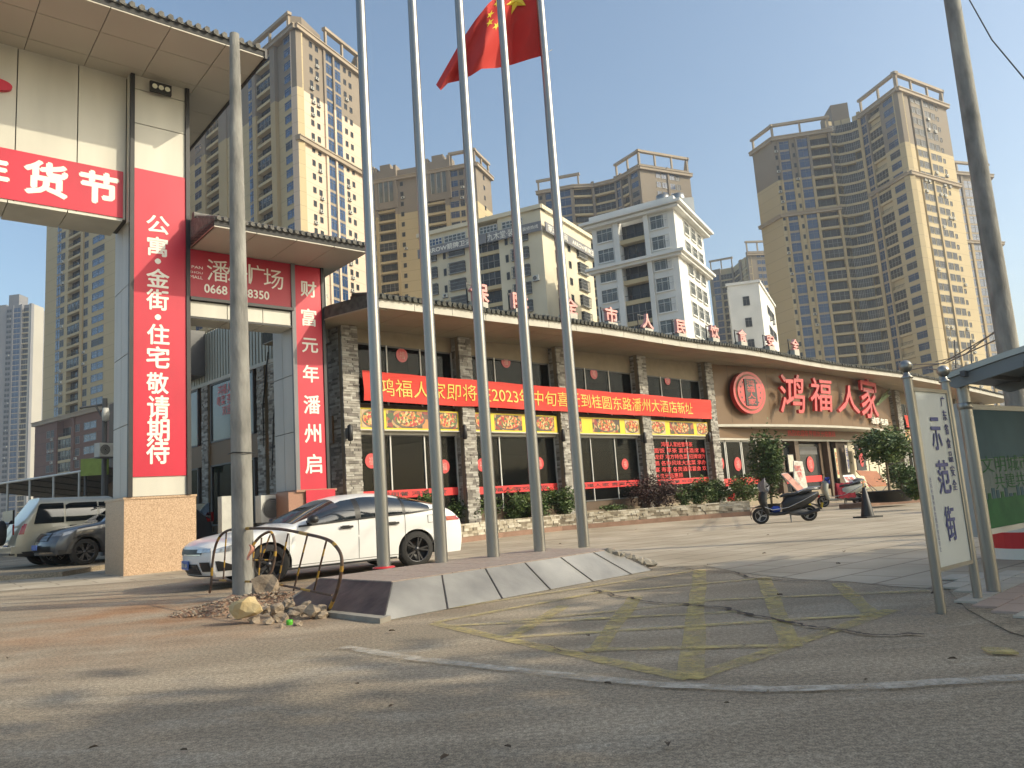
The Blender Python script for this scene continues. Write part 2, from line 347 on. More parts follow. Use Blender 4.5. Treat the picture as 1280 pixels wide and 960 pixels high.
def rock(mb, c, r, m, seed=0, src=None, amp=.35, smooth=False):
    v, f = src or ICO2; q = Matrix.Rotation(seed * 2.1, 3, 'Z') @ Matrix.Rotation(seed * 1.3, 3, 'X'); c = Vector(c); vs = []
    for p in v:
        k = 1 + amp * noise.noise(p * 1.3 + Vector((seed * 3.7, 0, 0))) * 1.6
        p2 = Vector([math.copysign(abs(t) ** .8, t) for t in p]); w_ = q @ (p2 * k); vs.append(c + Vector((w_.x * r[0], w_.y * r[1], w_.z * r[2])))
    mb.add(vs, f, m, smooth)
def stones(mb, fr, u0, u1, n, z0, z1, m, hh=.065, ll=.26, dep=.05, sgn=1):
    "stacked ledger stones on a vertical face, each one proud by its own amount"
    z = z0
    while z < z1 - .01:
        h = min(hh * random.uniform(.7, 1.3), z1 - z); u = u0 - random.uniform(0, ll) * .5
        while u < u1 - .01:
            l = ll * random.uniform(.5, 1.5); a, b = max(u, u0), min(u + l, u1)
            if b - a > .02: mb.fbox(fr, a + .003, b - .003, n - .02 * sgn, n + sgn * dep * random.uniform(.35, 1), z + .003, z + h - .003, random.choice((m, m, m[:7] + '2', m[:7] + '3')))
            u += l
        z += h

# ================================================================ GROUND
def ground_mat():
    m = bpy.data.materials.new('worn_asphalt_concrete'); m.use_nodes = True; N = m.node_tree.nodes; L = m.node_tree.links; b = N['Principled BSDF']
    tc = N.new('ShaderNodeTexCoord'); P = tc.outputs['Object']
    def nz(s, d=6, st=None):
        n = N.new('ShaderNodeTexNoise'); n.inputs['Scale'].default_value = s; n.inputs['Detail'].default_value = d; n.inputs['Roughness'].default_value = .6
        if st:
            mp = N.new('ShaderNodeMapping'); mp.inputs['Scale'].default_value = st; L.new(P, mp.inputs[0]); L.new(mp.outputs[0], n.inputs[0])
        else: L.new(P, n.inputs[0])
        return n.outputs[0]
    def ramp(src, p0, p1, c0, c1):
        r = N.new('ShaderNodeValToRGB'); r.color_ramp.elements[0].position = p0; r.color_ramp.elements[1].position = p1
        r.color_ramp.elements[0].color = (*c0, 1); r.color_ramp.elements[1].color = (*c1, 1); L.new(src, r.inputs[0]); return r.outputs[0]
    def mix(f, a, c, mode='MIX'):
        x = N.new('ShaderNodeMixRGB'); x.blend_type = mode
        for i, q in enumerate((f, a, c)):
            if isinstance(q, (int, float)): x.inputs[i].default_value = q
            elif isinstance(q, tuple): x.inputs[i].default_value = (*q, 1)
            else: L.new(q, x.inputs[i])
        return x.outputs[0]
    base = ramp(nz(.35, 8), .34, .66, (.42, .345, .25), (.52, .435, .325))
    pale = ramp(nz(.9, 7, (1, 2.4, 1)), .55, .72, (0, 0, 0), (1, 1, 1)); base = mix(pale, base, (.58, .505, .395))
    # reddish dust spilled round the dug-out pole
    vm = N.new('ShaderNodeVectorMath'); vm.operation = 'DISTANCE'; vm.inputs[1].default_value = (-4.3, 10.0, 0); L.new(P, vm.inputs[0])
    mr = N.new('ShaderNodeMapRange'); mr.inputs[1].default_value = 4.6; mr.inputs[2].default_value = .8; L.new(vm.outputs['Value'], mr.inputs[0])
    du = N.new('ShaderNodeMath'); du.operation = 'MULTIPLY'; L.new(mr.outputs[0], du.inputs[0]); L.new(ramp(nz(.8, 7), .38, .62, (.1,) * 3, (1,) * 3), du.inputs[1])
    base = mix(du.outputs[0], base, (.42, .24, .13))
    spk = ramp(nz(34, 4), .42, .60, (.55,) * 3, (1.12,) * 3); base = mix(.7, base, spk, 'MULTIPLY'); spk2 = ramp(nz(120, 2), .40, .62, (.5,) * 3, (1.2,) * 3); base = mix(.8, base, spk2, 'MULTIPLY')
    wear = ramp(nz(.55, 9, (.5, 2.2, 1)), .45, .62, (.80, .79, .77), (1.08, 1.07, 1.05)); base = mix(1.0, base, wear, 'MULTIPLY')
    oil = ramp(nz(1.7, 6), .60, .78, (1,) * 3, (.70, .68, .66)); base = mix(.9, base, oil, 'MULTIPLY')
    L.new(base, b.inputs['Base Color']); b.inputs['Roughness'].default_value = .9; b.inputs['Specular IOR Level'].default_value = .3
    bp = N.new('ShaderNodeBump'); bp.inputs['Strength'].default_value = .5; bp.inputs['Distance'].default_value = .008
    ad = N.new('ShaderNodeMath'); ad.operation = 'ADD'; L.new(nz(70, 3), ad.inputs[0]); L.new(nz(6, 5), ad.inputs[1])
    L.new(ad.outputs[0], bp.inputs['Height']); L.new(bp.outputs[0], b.inputs['Normal']); return m
M['ground'] = ground_mat()
def paving_mat():
    m = bpy.data.materials.new('pale_plaza_paving'); m.use_nodes = True; N = m.node_tree.nodes; L = m.node_tree.links; b = N['Principled BSDF']
    tc = N.new('ShaderNodeTexCoord'); mp = N.new('ShaderNodeMapping'); mp.inputs['Rotation'].default_value[2] = R(-38); L.new(tc.outputs['Object'], mp.inputs[0])
    br = N.new('ShaderNodeTexBrick'); br.inputs['Scale'].default_value = 1; br.inputs['Brick Width'].default_value = 1.2; br.inputs['Row Height'].default_value = .6; br.inputs['Mortar Size'].default_value = .018
    br.inputs['Color1'].default_value = (.42, .36, .275, 1); br.inputs['Color2'].default_value = (.46, .40, .31, 1); br.inputs['Mortar'].default_value = (.24, .20, .15, 1); L.new(mp.outputs[0], br.inputs[0])
    n = N.new('ShaderNodeTexNoise'); n.inputs['Scale'].default_value = .6; n.inputs['Detail'].default_value = 9; L.new(tc.outputs['Object'], n.inputs[0])
    r = N.new('ShaderNodeValToRGB'); r.color_ramp.elements[0].position = .35; r.color_ramp.elements[1].position = .65; r.color_ramp.elements[0].color = (.72, .70, .66, 1); r.color_ramp.elements[1].color = (1.05, 1.05, 1.05, 1); L.new(n.outputs[0], r.inputs[0])
    x = N.new('ShaderNodeMixRGB'); x.blend_type = 'MULTIPLY'; x.inputs[0].default_value = 1; L.new(br.outputs[0], x.inputs[1]); L.new(r.outputs[0], x.inputs[2])
    L.new(x.outputs[0], b.inputs['Base Color']); b.inputs['Roughness'].default_value = .85
    bp = N.new('ShaderNodeBump'); bp.inputs['Strength'].default_value = .5; bp.inputs['Distance'].default_value = .01; L.new(br.outputs['Fac'], bp.inputs['Height']); bp.invert = True; L.new(bp.outputs[0], b.inputs['Normal']); return m
M['paving'] = paving_mat()
M['mark_y'] = mat('faded_yellow_road_paint', (.50, .41, .19), .85, scale=5, col2=(.60, .48, .19), bump=.3, bscale=40)
M['mark_w'] = mat('faded_white_road_paint', (.55, .51, .43), .85, scale=6, col2=(.66, .62, .54), bump=.3, bscale=40)
def fade(m, lo, hi, sc_):
    N = m.node_tree.nodes; L = m.node_tree.links; out = N['Material Output']; b = N['Principled BSDF']; tc = N.new('ShaderNodeTexCoord'); n = N.new('ShaderNodeTexNoise'); n.inputs['Scale'].default_value = sc_; n.inputs['Detail'].default_value = 10; n.inputs['Roughness'].default_value = .75
    L.new(tc.outputs['Object'], n.inputs[0]); r = N.new('ShaderNodeMapRange'); r.inputs[1].default_value = lo; r.inputs[2].default_value = hi; L.new(n.outputs[0], r.inputs[0]); t = N.new('ShaderNodeBsdfTransparent'); x = N.new('ShaderNodeMixShader'); L.new(r.outputs[0], x.inputs[0]); L.new(t.outputs[0], x.inputs[1]); L.new(b.outputs[0], x.inputs[2]); L.new(x.outputs[0], out.inputs[0])
fade(M['mark_y'], .33, .72, 5); fade(M['mark_w'], .36, .74, 5)
M['leafdry'] = mat('dry_leaf', (.09, .06, .035), .8, var=.3, scale=20)
M['crack'] = mat('crack_dark', (.035, .028, .022), 1., scale=10, col2=(.08, .06, .05))
M['pavpink'] = mat('pink_paving_tile', (.42, .32, .26), .85, scale=2, col2=(.50, .38, .32), bump=.2)
M['pavgrey'] = mat('grey_paving_tile', (.44, .40, .33), .85, scale=2, col2=(.52, .48, .40), bump=.2)
g = MB(); g.add([(-900, -300, 0), (900, -300, 0), (900, 1500, 0), (-900, 1500, 0)], [(0, 1, 2, 3)], 'ground'); struct('ground', g)
def sheet(name, pxs, z, m):
    mb = MB(); pts = [at_z(a, b, z) if not isinstance(a, Vector) else a for a, b in pxs]
    mb.add(pts, [tuple(range(len(pts)))], m); return struct(name, mb)
# forecourt paving beyond the ragged joint
pl = [at_z(a, b, .004) for a, b in [(745, 735), (835, 709), (880, 707), (928, 716), (1000, 724), (1062, 727), (1120, 733), (1300, 742)]]
pl = [Vector((-30, 15.6, .004)), Vector((-6, 15.6, .004)), Vector((-1, 13.5, .004)), Vector((1.6, 12.2, .004))] + pl[1:] + [Vector((30, 8, .004)), Vector((60, 40, .004)), Vector((-30, 40, .004))]
mb = MB(); mb.add(pl, [tuple(range(len(pl)))], 'paving'); struct('forecourt_paving', mb)
# yellow box hatching (painted bars) and white edge line
def bar(mb, a, b, wd, z, m, seg=10):
    A, B = at_z(*a, z), at_z(*b, z); d = (B - A).normalized(); s = Vector((-d.y, d.x, 0)); pr = []
    for i in range(seg + 1):
        p = A.lerp(B, i / seg); pr.append((p + s * (wd / 2 + random.uniform(-.012, .012)), p - s * (wd / 2 + random.uniform(-.012, .012))))
    vs = [q for x in pr for q in x]; mb.add(vs, [(2 * i, 2 * i + 1, 2 * i + 3, 2 * i + 2) for i in range(seg)], m)
mb = MB()
for i, (a, b, wd) in enumerate([((542, 779), (862, 848), .14), ((862, 848), (1115, 762), .14), ((875, 712), (862, 848), .16), ((955, 722), (990, 808), .15), ((705, 757), (640, 795), .14), ((795, 745), (743, 815), .15),
        ((1048, 729), (1090, 768), .14), ((542, 778), (760, 738), .10), ((560, 782), (930, 764), .10), ((640, 796), (1090, 768), .10), ((730, 812), (990, 806), .10), ((760, 740), (960, 722), .10), ((880, 750), (1160, 738), .10), ((640, 776), (880, 752), .1), ((875, 712), (560, 760), .1)]):
    bar(mb, a, b, wd, .0062 + .0004 * i, 'mark_y')
struct('yellow_box_marking', mb)
mb = MB(); P = [(430, 808), (500, 820), (600, 832), (700, 843), (820, 855), (960, 861), (1100, 857), (1290, 845)]
for a, b in zip(P, P[1:]): bar(mb, a, b, .12, .014, 'mark_w', 8)
struct('white_line_marking', mb)
def crack(pxs, w0, z=.0155):
    mb = MB(); pts = [at_z(a, b, z) for a, b in pxs]; out = []
    for i in range(len(pts) - 1):
        for k in range(18):
            p = pts[i].lerp(pts[i + 1], k / 18); d = (pts[i + 1] - pts[i]).normalized(); s = Vector((-d.y, d.x, 0))
            j = noise.noise(p * 3) * .09 + noise.noise(p * 13) * .035; ww = w0 * (.15 + 1.0 * abs(noise.noise(p * 11)) + .5 * abs(noise.noise(p * 2)))
            out += [p + s * (j + ww), p + s * (j - ww)]
    mb.add(out, [(2 * i, 2 * i + 1, 2 * i + 3, 2 * i + 2) for i in range(len(out) // 2 - 1)], 'crack'); struct('crack', mb)
crack([(742, 737), (800, 750), (855, 755), (905, 759), (940, 768), (1000, 780), (1060, 789), (1090, 793), (1160, 793)], .034)
crack([(838, 709), (880, 713), (915, 714), (935, 721), (1000, 726), (1062, 727)], .028)
crack([(655, 801), (700, 812), (735, 815)], .01)
# sidewalk of single tiles at the right, in front of the shelter
swf = Fr(at_z(1205, 790), 47.)
sw = MB(); sw.extr([at_z(a, b, .005) for a, b in ((1186, 738), (1210, 762), (1262, 790), (1340, 812), (1420, 740), (1260, 716))], (0, 0, .003), 'ground'); swo = struct('sidewalk', sw)
tm = {}
for k in ('pavpink', 'pavgrey'):
    t_ = MB(); t_.box((0, 0, 0), (.385, .185, .016), k); tm[k] = t_.mesh('paving_tile')
cnt = 0
for i in range(19):
    for j in range(31):
        u_, n_ = -.4 + i * .4 + (.2 if j % 2 else 0), -2.5 + j * .195
        if n_ > 3.2 or n_ < -1.5 or u_ < .5: continue
        wp = swf.pt(u_, n_, .0 + .018 + random.uniform(-.002, .002))
        dv_ = wp - EYE; px_, py_ = 640 + FPX * dv_.dot(cX) / dv_.dot(cF), 480 - FPX * dv_.dot(cU) / dv_.dot(cF)
        if px_ > 1330 or px_ < 1194 or py_ < 716 or py_ > 735 + (px_ - 1190) * .52: continue
        o = bpy.data.objects.new('paving_tile', tm['pavpink' if (j % 6 in (0, 1) or n_ < -1.2) else 'pavgrey']); COL.objects.link(o); o.parent = swo; o.location = wp; o.rotation_euler.z = R(90 - 47); cnt += 1
        if cnt >= 290: break

# ================================================================ ENTRANCE GATE
GF = Fr((-8.93, 17.47), 49.7)
gate = empty('entrance_gate', GF.pt(0, 0, 0), 'cream panelled entrance gate with tiled roofs and two red pillars over the car park entrance', 'gate')
def gpart(name, *boxes, label=None, fr=GF, parent=None):
    mb = MB()
    for b in boxes: mb.fbox(fr, *b)
    return part(name, mb, parent or gate, label)
ZS1 = 12.12; ZS2 = 7.85; ZG = GF.px(154.6, 622)[1]
# granite base of the tall pillar
mb = MB(); mb.fbox(GF, 0, 1.58, -1.75, 0, 0, ZG, 'granite'); mb.fbox(GF, -.02, 1.60, -1.77, .02, ZG - .05, ZG, 'granite'); part('granite_base', mb, gate)
gpart('pillar_core', (.13, 1.40, -1.5, -.03, ZG, ZS1, 'joint'))
# white foot strip and front panels above the banner
gpart('wall_panel', (.17, 1.36, -.03, 0, ZG + .01, 2.2, 'cream'))
for z0, z1 in [(9.68, 10.85), (10.87, 11.75), (11.77, ZS1)]: gpart('wall_panel', (.17, 1.36, -.03, 0, z0, z1, 'cream'))
for i in range(6):
    z0 = ZG + .02 + i * 1.68; z1 = min(z0 + 1.66, ZS1)
    for n0 in (-1.48, -.77): gpart('side_panel', (.10, .13, n0, n0 + .69, z0, z1, 'greyp'))
gpart('edge_trim', (.07, .165, -.06, .06, ZG, ZS1, 'black')); gpart('edge_trim', (1.365, 1.46, -.06, .06, ZG, ZS1, 'black'))
# upper wall over the opening, panels one by one
us = [-8.2, -6.9, -5.6, -4.3, -3.0, GF.px(22, 150)[0], GF.px(100, 150)[0], .05]
for a, b in zip(us, us[1:]):
    for z0, z1 in [(8.42, ZS1)]: gpart('wall_panel', (a + .012, b - .012, -.30, -.25, z0, z1, 'cream'))
gpart('wall_core', (-8.2, .1, -1.35, -.30, 8.42, ZS1, 'joint'))
for i in range(7): gpart('underside_panel', (-8.2 + i * 1.17, -8.2 + (i + 1) * 1.17 - .02, -1.4, -.24, 8.36, 8.415, 'cream'))
gpart('wall_panel', (.05, .165, -.22, -.03, 8.3, ZS1, 'cream'))
# tall roof: flat soffit of panels, tiles on the edge
def eave(fr, u0, u1, n0, n1, z, du, joints, th=.16, rise=.5, run=1.6, tilestep=.2, endcap=True, uoff=0):
    k = u0 + uoff
    while k < u1 - .01:
        for a, b in zip(joints, joints[1:]): gpart('soffit_panel', (max(k, u0) + .008, min(k + du, u1) - .008, a + .008, b - .008, z, z + .03, 'soffit_l'), fr=fr)
        k += du
    mb = MB(); mb.fbox(fr, u0, u1, n0, n1, z + .032, z + th, 'joint'); part('roof_slab', mb, gate)
    mb = MB()   # sloping tile courses with rounded cover tiles
    sec = [(n1 + .03, z + th), (n1 + .03, z + th + .05), (n1 - run, z + th + rise), (n0, z + th + rise), (n0, z + th)]
    mb.extr([fr.pt(u0, n, zz) for n, zz in sec], fr.u * (u1 - u0), 'tile')
    u = u0 + tilestep / 2
    while u < u1:
        mb.tube([fr.pt(u, n1 + .10, z + th + .035), fr.pt(u, n1 - run, z + th + rise + .03)], tilestep * .33, 'tile', 6)
        u += tilestep
    q = n1 - .3
    while q > n1 - run: mb.fbox(fr, u0, u1, q - .05, q, z + th + rise * (n1 - q) / run, z + th + .04 + rise * (n1 - q) / run, 'tile'); q -= .3
    mb.tube([fr.pt(u0, n1 - run, z + th + rise + .06), fr.pt(u1, n1 - run, z + th + rise + .06)], .1, 'tile', 8)
    part('roof_tiles', mb, gate, kind='stuff')
M['soffit_l'] = mat('pale_soffit_panel', (.44, .415, .345), .5, var=.06, scale=.5)
eave(GF, -8.2, 2.49, -3.4, 2.42, ZS1, 1.23, [-3.4, -2.2, -1.0, .28, 1.4, 2.42], uoff=(.33 - 1.23 * 8 + 8.2) % 1.23 - 1.23)
mb = MB(); mb.fbox(GF, 2.49, 2.55, -3.4, 2.45, ZS1 - .03, ZS1 + .22, 'black'); part('edge_trim', mb, gate)
# lower sign bay and short pillar
UC2, UR2 = 4.20, 5.01
gpart('beam_core', (1.46, UC2 - .12, -.75, -.05, 6.08, ZS2, 'joint'))
for a, b in [(1.46, 2.37), (2.39, 3.30), (3.32, UC2 - .12)]:
    gpart('wall_panel', (a, b, -.05, 0, 6.12, 6.50, 'cream')); gpart('underside_panel', (a, b, -.75, -.0, 6.05, 6.078, 'cream'))
gpart('edge_trim', (1.46, UC2 - .06, -.05, .10, 6.52, 6.60, 'black')); gpart('edge_trim', (1.46, UC2 - .06, -.02, .03, 6.06, 6.115, 'black'))
zb2 = GF.px(385, 612)[1]
gpart('pillar_core', (UC2 - .06, UR2, -1.3, -.03, zb2, ZS2, 'joint'))
for i in range(4):
    z0 = zb2 + i * (ZS2 - zb2) / 4
    for n0 in (-1.28, -.66): gpart('side_panel', (UC2 - .09, UC2 - .06, n0, n0 + .60, z0 + .01, z0 + (ZS2 - zb2) / 4 - .01, 'greyp'))
gpart('edge_trim', (UC2 - .10, UC2 + .01, -.05, .05, zb2, ZS2, 'sgrey')); gpart('edge_trim', (UR2 - .03, UR2 + .05, -.6, .05, zb2, ZS2, 'black'))
gpart('granite_base', (UC2 - .35, UR2 + .12, -1.4, .10, 0, zb2 - .05, 'granite_d'), (UC2 - .15, UR2 + .18, -1.1, .16, zb2 - .06, zb2, 'granite_d'))
gpart('base_banner', (UC2 + .1, UR2 + .12, .165, .175, zb2 - .5, zb2 - .02, 'redban'), label='red printed sheet on the pillar base')
eave(GF, 1.46, 5.49, -2.4, 1.78, ZS2, 1.02, [-2.4, -1.2, .05, 1.78], rise=.55, run=1.5, tilestep=.16)
gpart('edge_trim', (1.46, 1.50, .05, 1.7, ZS2 + .0, ZS2 + .25, 'granite_d'))
# printed banners hung on the gate
def banner(name, fr, u0, u1, z0, z1, n, m, label, cat, texts, t=.02, lm='white', group=None):
    e = empty(name, fr.pt(u0, n, z0), label, cat, group); mb = MB(); mb.fbox(fr, u0, u1, n, n + t, z0, z1, m); part('sheet', mb, e); mb = MB()
    for body, uc, zc, w_, h_, bold in texts: put_text(mb, body, fr.pt(uc, n + t + .004, zc), fr.u, fr.n, w_, h_, lm, bold)
    part('lettering', mb, e); return e
tx = []
chs = '公寓·金街·住宅敬请期待'; ys = [232, 307, 326, 387, 424, 396, 425, 462, 0]
PX = [('公', 184, 212, 267, 293), ('寓', 185, 210, 294, 321), ('·', 195, 201, 323, 329), ('金', 184, 212, 334, 360), ('街', 184, 211, 360, 388), ('·', 195, 201, 393, 399), ('住', 185, 212, 404, 431), ('宅', 184, 212, 432, 460), ('敬', 184, 211, 465, 492), ('请', 185, 212, 494, 523), ('期', 185, 212, 523, 551), ('待', 184, 212, 549, 579)]
for ch, xa, xb, ya, yb in PX:
    (ua, z1), (ub, z0) = GF.px(xa, ya, .07), GF.px(xb, yb, .07); tx.append((ch, (ua + ub) / 2, (z0 + z1) / 2, ub - ua, z1 - z0, .022))
banner('pillar_banner', GF, .175, 1.36, 2.2, 9.68, .005, 'redban', 'tall red banner with white vertical lettering on the tall gate pillar', 'banner', tx)
tx = []
for ch, xa, xb, ya, yb in [('年', -32, 10, 190, 235), ('货', 32, 83, 198, 248), ('节', 101, 147, 211, 257)]:
    (ua, z1), (ub, z0) = GF.px(xa, ya, -.2), GF.px(xb, yb, -.2); tx.append((ch, (ua + ub) / 2, (z0 + z1) / 2, ub - ua, z1 - z0, .04))
banner('festival_banner', GF, -8.2, -.02, 8.44, 9.62, -.245, 'redban', 'wide red banner with big white characters across the gate beam', 'banner', tx)
mb = MB()
o_ = GF.px(0, 107, -.2); mb.disc(GF.pt(o_[0] - .1, -.25, o_[1]), .33, 'redban', GF.n, 24, .12, ry=.14)
part('emblem', mb, gate, 'dark red raised lettering stroke above the banner')
tx = []
for ch, xa, xb, ya, yb in [('潘', 259, 287, 322, 354), ('州', 284, 314, 325, 355), ('广', 312, 332, 329, 358), ('场', 330, 355, 334, 363), ('PAN', 240, 254, 331, 336.5), ('ZHOU', 236, 254, 337.5, 342.5), ('MALL', 238, 254, 343, 349)]:
    (ua, z1), (ub, z0) = GF.px(xa, ya, .05), GF.px(xb, yb, .05); tx.append((ch, (ua + ub) / 2, (z0 + z1) / 2, ub - ua, (z1 - z0) * .95, .0))
(ua, z1), (ub, z0) = GF.px(256, 356, .05), GF.px(337, 373, .05); tx.append(('0668 6688350', (ua + ub) / 2, (z0 + z1) / 2 + .0, ub - ua, .22, .022))
banner('mall_sign', GF, 1.47, UC2 - .08, 6.62, ZS2 - .01, -.045, 'redban2', 'dark red mall sign with pale characters and phone number on the low gate beam', 'sign', tx, t=.06, lm='white')
tx = []
for ch, xa, xb, ya, yb in [('财', 376, 396, 350, 372), ('富', 377, 396, 385, 408), ('元', 378, 398, 422, 441), ('年', 379, 399, 456, 478), ('潘', 380, 401, 494, 517), ('州', 381, 402, 530, 553), ('启', 382, 403, 568, 591)]:
    (ua, z1), (ub, z0) = GF.px(xa, ya, .05), GF.px(xb, yb, .05); tx.append((ch, (ua + ub) / 2, (z0 + z1) / 2, ub - ua, z1 - z0, .018))
banner('short_pillar_banner', GF, UC2 + .02, UR2 - .04, zb2, ZS2 - .02, .0, 'redban', 'narrow red banner with vertical lettering on the short gate pillar', 'banner', tx)
# floodlight
u_, z_ = GF.px(200, 112, .1)
e = empty('floodlight', GF.pt(u_, 0, z_), 'small black floodlight with three lenses high on the tall gate pillar', 'floodlight')
mb = MB(); mb.fbox(GF, u_ - .25, u_ + .25, .12, .2, z_ - .14, z_ + .13, 'plast'); mb.fbox(GF, u_ - .05, u_ + .05, 0, .12, z_ - .05, z_ + .05, 'plast'); part('case', mb, e)
for k in (-.15, 0, .15):
    mb = MB(); mb.disc(GF.pt(u_ + k, .2, z_), .062, 'trunkw', GF.n, 14, .015); part('lens', mb, e)

# ================================================================ RESTAURANT
P0 = at_y(424, 620, 21.6); RF = Fr(P0, 44.5)
rest = empty('restaurant_building', RF.pt(0, 0, 0), 'long low two storey restaurant with stacked stone pillars, glass bays and a curved tiled canopy', 'building')
def rbox(name, *boxes, parent=None, label=None):
    mb = MB()
    for b in boxes: mb.fbox(RF, *b)
    return part(name, mb, parent or rest, label)
PU = [0.0, 4.43, 9.2, 14.3, 19.65]; PW = [.55, .54, .56, .60, .63]
UE0, UE1 = PU[4] + PW[4], 44.4
PU2 = [44.6, 51.5, 58.5, 66.]; ZF = .5; ZW0, ZW1 = .84, 3.28; ZB1 = 4.15; ZU1 = 6.35
def zs(u): return 6.38 + .024 * min(u, 20)
EDGE = []
for q in [(440, 380), (465, 383), (545, 391.5), (620, 402), (690, 409.5), (760, 418), (815, 427), (860, 434), (905, 439.5), (947, 445), (980, 451), (1013, 457), (1045, 462), (1079, 466), (1129, 472)]:
    u = 5
    for _ in range(8): P = at_z(*q, zs(u)) - RF.P; u = P.dot(RF.u)
    EDGE.append((P.dot(RF.u), P.dot(RF.n)))
EDGE += [(EDGE[-1][0] + 9, EDGE[-1][1]), (EDGE[-1][0] + 40, EDGE[-1][1] - 1)]
EDGE[0] = (-9, EDGE[1][1])
def edge_n(u):
    for (a, na), (b, nb) in zip(EDGE, EDGE[1:]):
        if a <= u <= b: return na + (nb - na) * (u - a) / (b - a)
    return EDGE[-1][1] if u > EDGE[-1][0] else EDGE[0][1]
def pillar(u, w_, zt, n=.4):
    mb = MB(); mb.fbox(RF, u + .04, u + w_ - .04, -.2, n - .05, 0, zt, 'beige'); p = part('pillar', mb, rest)
    mb = MB(); stones(mb, RF, u, u + w_, n - .05, .35, zt - .02, 'stone_a')
    sf = Fr(RF.pt(u + .05, 0, 0), RF.az + 90); stones(mb, sf, -n, .15, 0, .35, zt - .02, 'stone_a', sgn=-1)
    part('stone_cladding', mb, p, kind='stuff')
for u, w_ in zip(PU, PW): pillar(u, w_, zs(u))
for u in PU2: pillar(u, .9, zs(u))
# carcass
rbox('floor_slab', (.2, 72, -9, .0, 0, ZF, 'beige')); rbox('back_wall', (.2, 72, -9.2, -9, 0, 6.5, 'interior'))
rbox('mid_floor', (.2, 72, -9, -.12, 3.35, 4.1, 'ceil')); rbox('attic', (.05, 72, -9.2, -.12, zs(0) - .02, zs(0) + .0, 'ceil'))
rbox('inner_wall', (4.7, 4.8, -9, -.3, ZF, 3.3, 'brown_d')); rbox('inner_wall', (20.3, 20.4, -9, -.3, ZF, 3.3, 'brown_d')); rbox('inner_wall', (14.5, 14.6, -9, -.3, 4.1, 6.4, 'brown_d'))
redl = ['鸿福人家', '欢迎光临', '商务宴请 特色粤菜', '家庭聚会', '喜庆宴席']
def bay(u0, u1, idx):
    rbox('sill_wall', (u0, u1, -.25, -.05, 0, ZW0, 'brown_d'))
    rbox('beam', (u0, u1, -.12, .02, ZW1, ZB1, 'brown_d'), (u0, u1, .0, .06, ZW1 - .02, ZW1 + .10, 'fascia'))
    rbox('head_wall', (u0, u1, -.12, .0, ZU1 - .35, zs(u1) + .0, 'beige'))
    n = 3
    for z0, z1 in ((ZW0, ZW1), (ZB1, ZU1 - .35)):
        mb = MB(); t = .022
        mb.fbox(RF, u0, u1, -.09, -.02, z0, z0 + .05, 'alu_d'); mb.fbox(RF, u0, u1, -.09, -.02, z1 - .05, z1, 'alu_d')
        for k in range(n + 1):
            uu = u0 + (u1 - u0) * k / n; mb.fbox(RF, uu - t, uu + t, -.09, -.015, z0, z1, 'alu')
        fr_ = part('window_frame', mb, rest)
        for k in range(n):
            mb = MB(); a, b = u0 + (u1 - u0) * k / n + t, u0 + (u1 - u0) * (k + 1) / n - t; mb.fbox(RF, a, b, -.062, -.05, z0 + .05, z1 - .05, 'pane'); part('glass_pane', mb, fr_)
for i in range(4): bay(PU[i] + PW[i], PU[i + 1], i)
for i in range(3): bay(PU2[i] + .9, PU2[i + 1], i)
# red warning strips and round stickers on the glass
def sticker(u, z, n=-.03, r=.3):
    mb = MB(); mb.disc(RF.pt(u, n, z), r, 'redacr', RF.n, 28, .006); so = part('round_sticker', mb, rest, 'round red sticker with a pale character')
    mb = MB(); put_text(mb, '福', RF.pt(u, n + .012, z), RF.u, RF.n, r * .9, r * 1.1, 'pinklet'); part('lettering', mb, so)
M['stkpale'] = mat('pale_sticker_print', (.75, .45, .38), .5)
for (a, b) in ((343, 400), (553, 441), (604, 582), (675, 568), (782, 581), (740, 467), (834, 475), (900, 579), (922, 580)):
    pass
for (a, b) in ((465, 576), (556, 583), (603, 581), (675, 579), (782, 580), (743, 467), (835, 475), (633, 452), (503, 444)):
    u_, z_ = RF.px(a, b); sticker(u_, z_, r=.22)
strips = [('文明用餐 鸿福人家', .0), ('鸿福人家欢迎您', 0), ('鸿福人家 贵宾厅', 0), ('文明用餐 欢迎光临', 0)]
for i in range(4):
    u0, u1 = PU[i] + PW[i] + .03, PU[i + 1] - .03; zc = 1.5 - .03 * i
    mb = MB(); mb.fbox(RF, u0, u1, -.02, -.012, zc - .12, zc + .12, 'redlet'); st = part('window_strip', mb, rest, 'red strip with dark lettering across the lower glass')
    mb = MB(); put_text(mb, strips[i][0], RF.pt((u0 + u1) / 2, -.008, zc), RF.u, RF.n, (u1 - u0) * .75, .13, 'plast', .01); part('lettering', mb, st)
# wall of red stuck-on lettering in the last bay
u0, u1 = PU[3] + PW[3] + .1, PU[4] - .15; mb = MB()
lines = ['鸿福人家经营早茶', '粉面饭 早茶 宴席酒席 海', '鲜 龙虾 地方特色菜 招牌烧汁', '烧鹅 各种风味大盆菜 承办', '婚宴 寿宴 各类酒席宴会 欢', '迎各位光临惠顾']
for k, l in enumerate(lines):
    zc = 3.02 - k * .27; wl = (u1 - u0) * (1 if k < 5 and k > 0 else .55); put_text(mb, l, RF.pt(u0 + (wl / 2 if k else (u1 - u0) / 2), .0, zc), RF.u, RF.n, wl, .21, 'redlet', .012)
part('window_lettering', mb, rest, 'six rows of red lettering stuck on the glass')
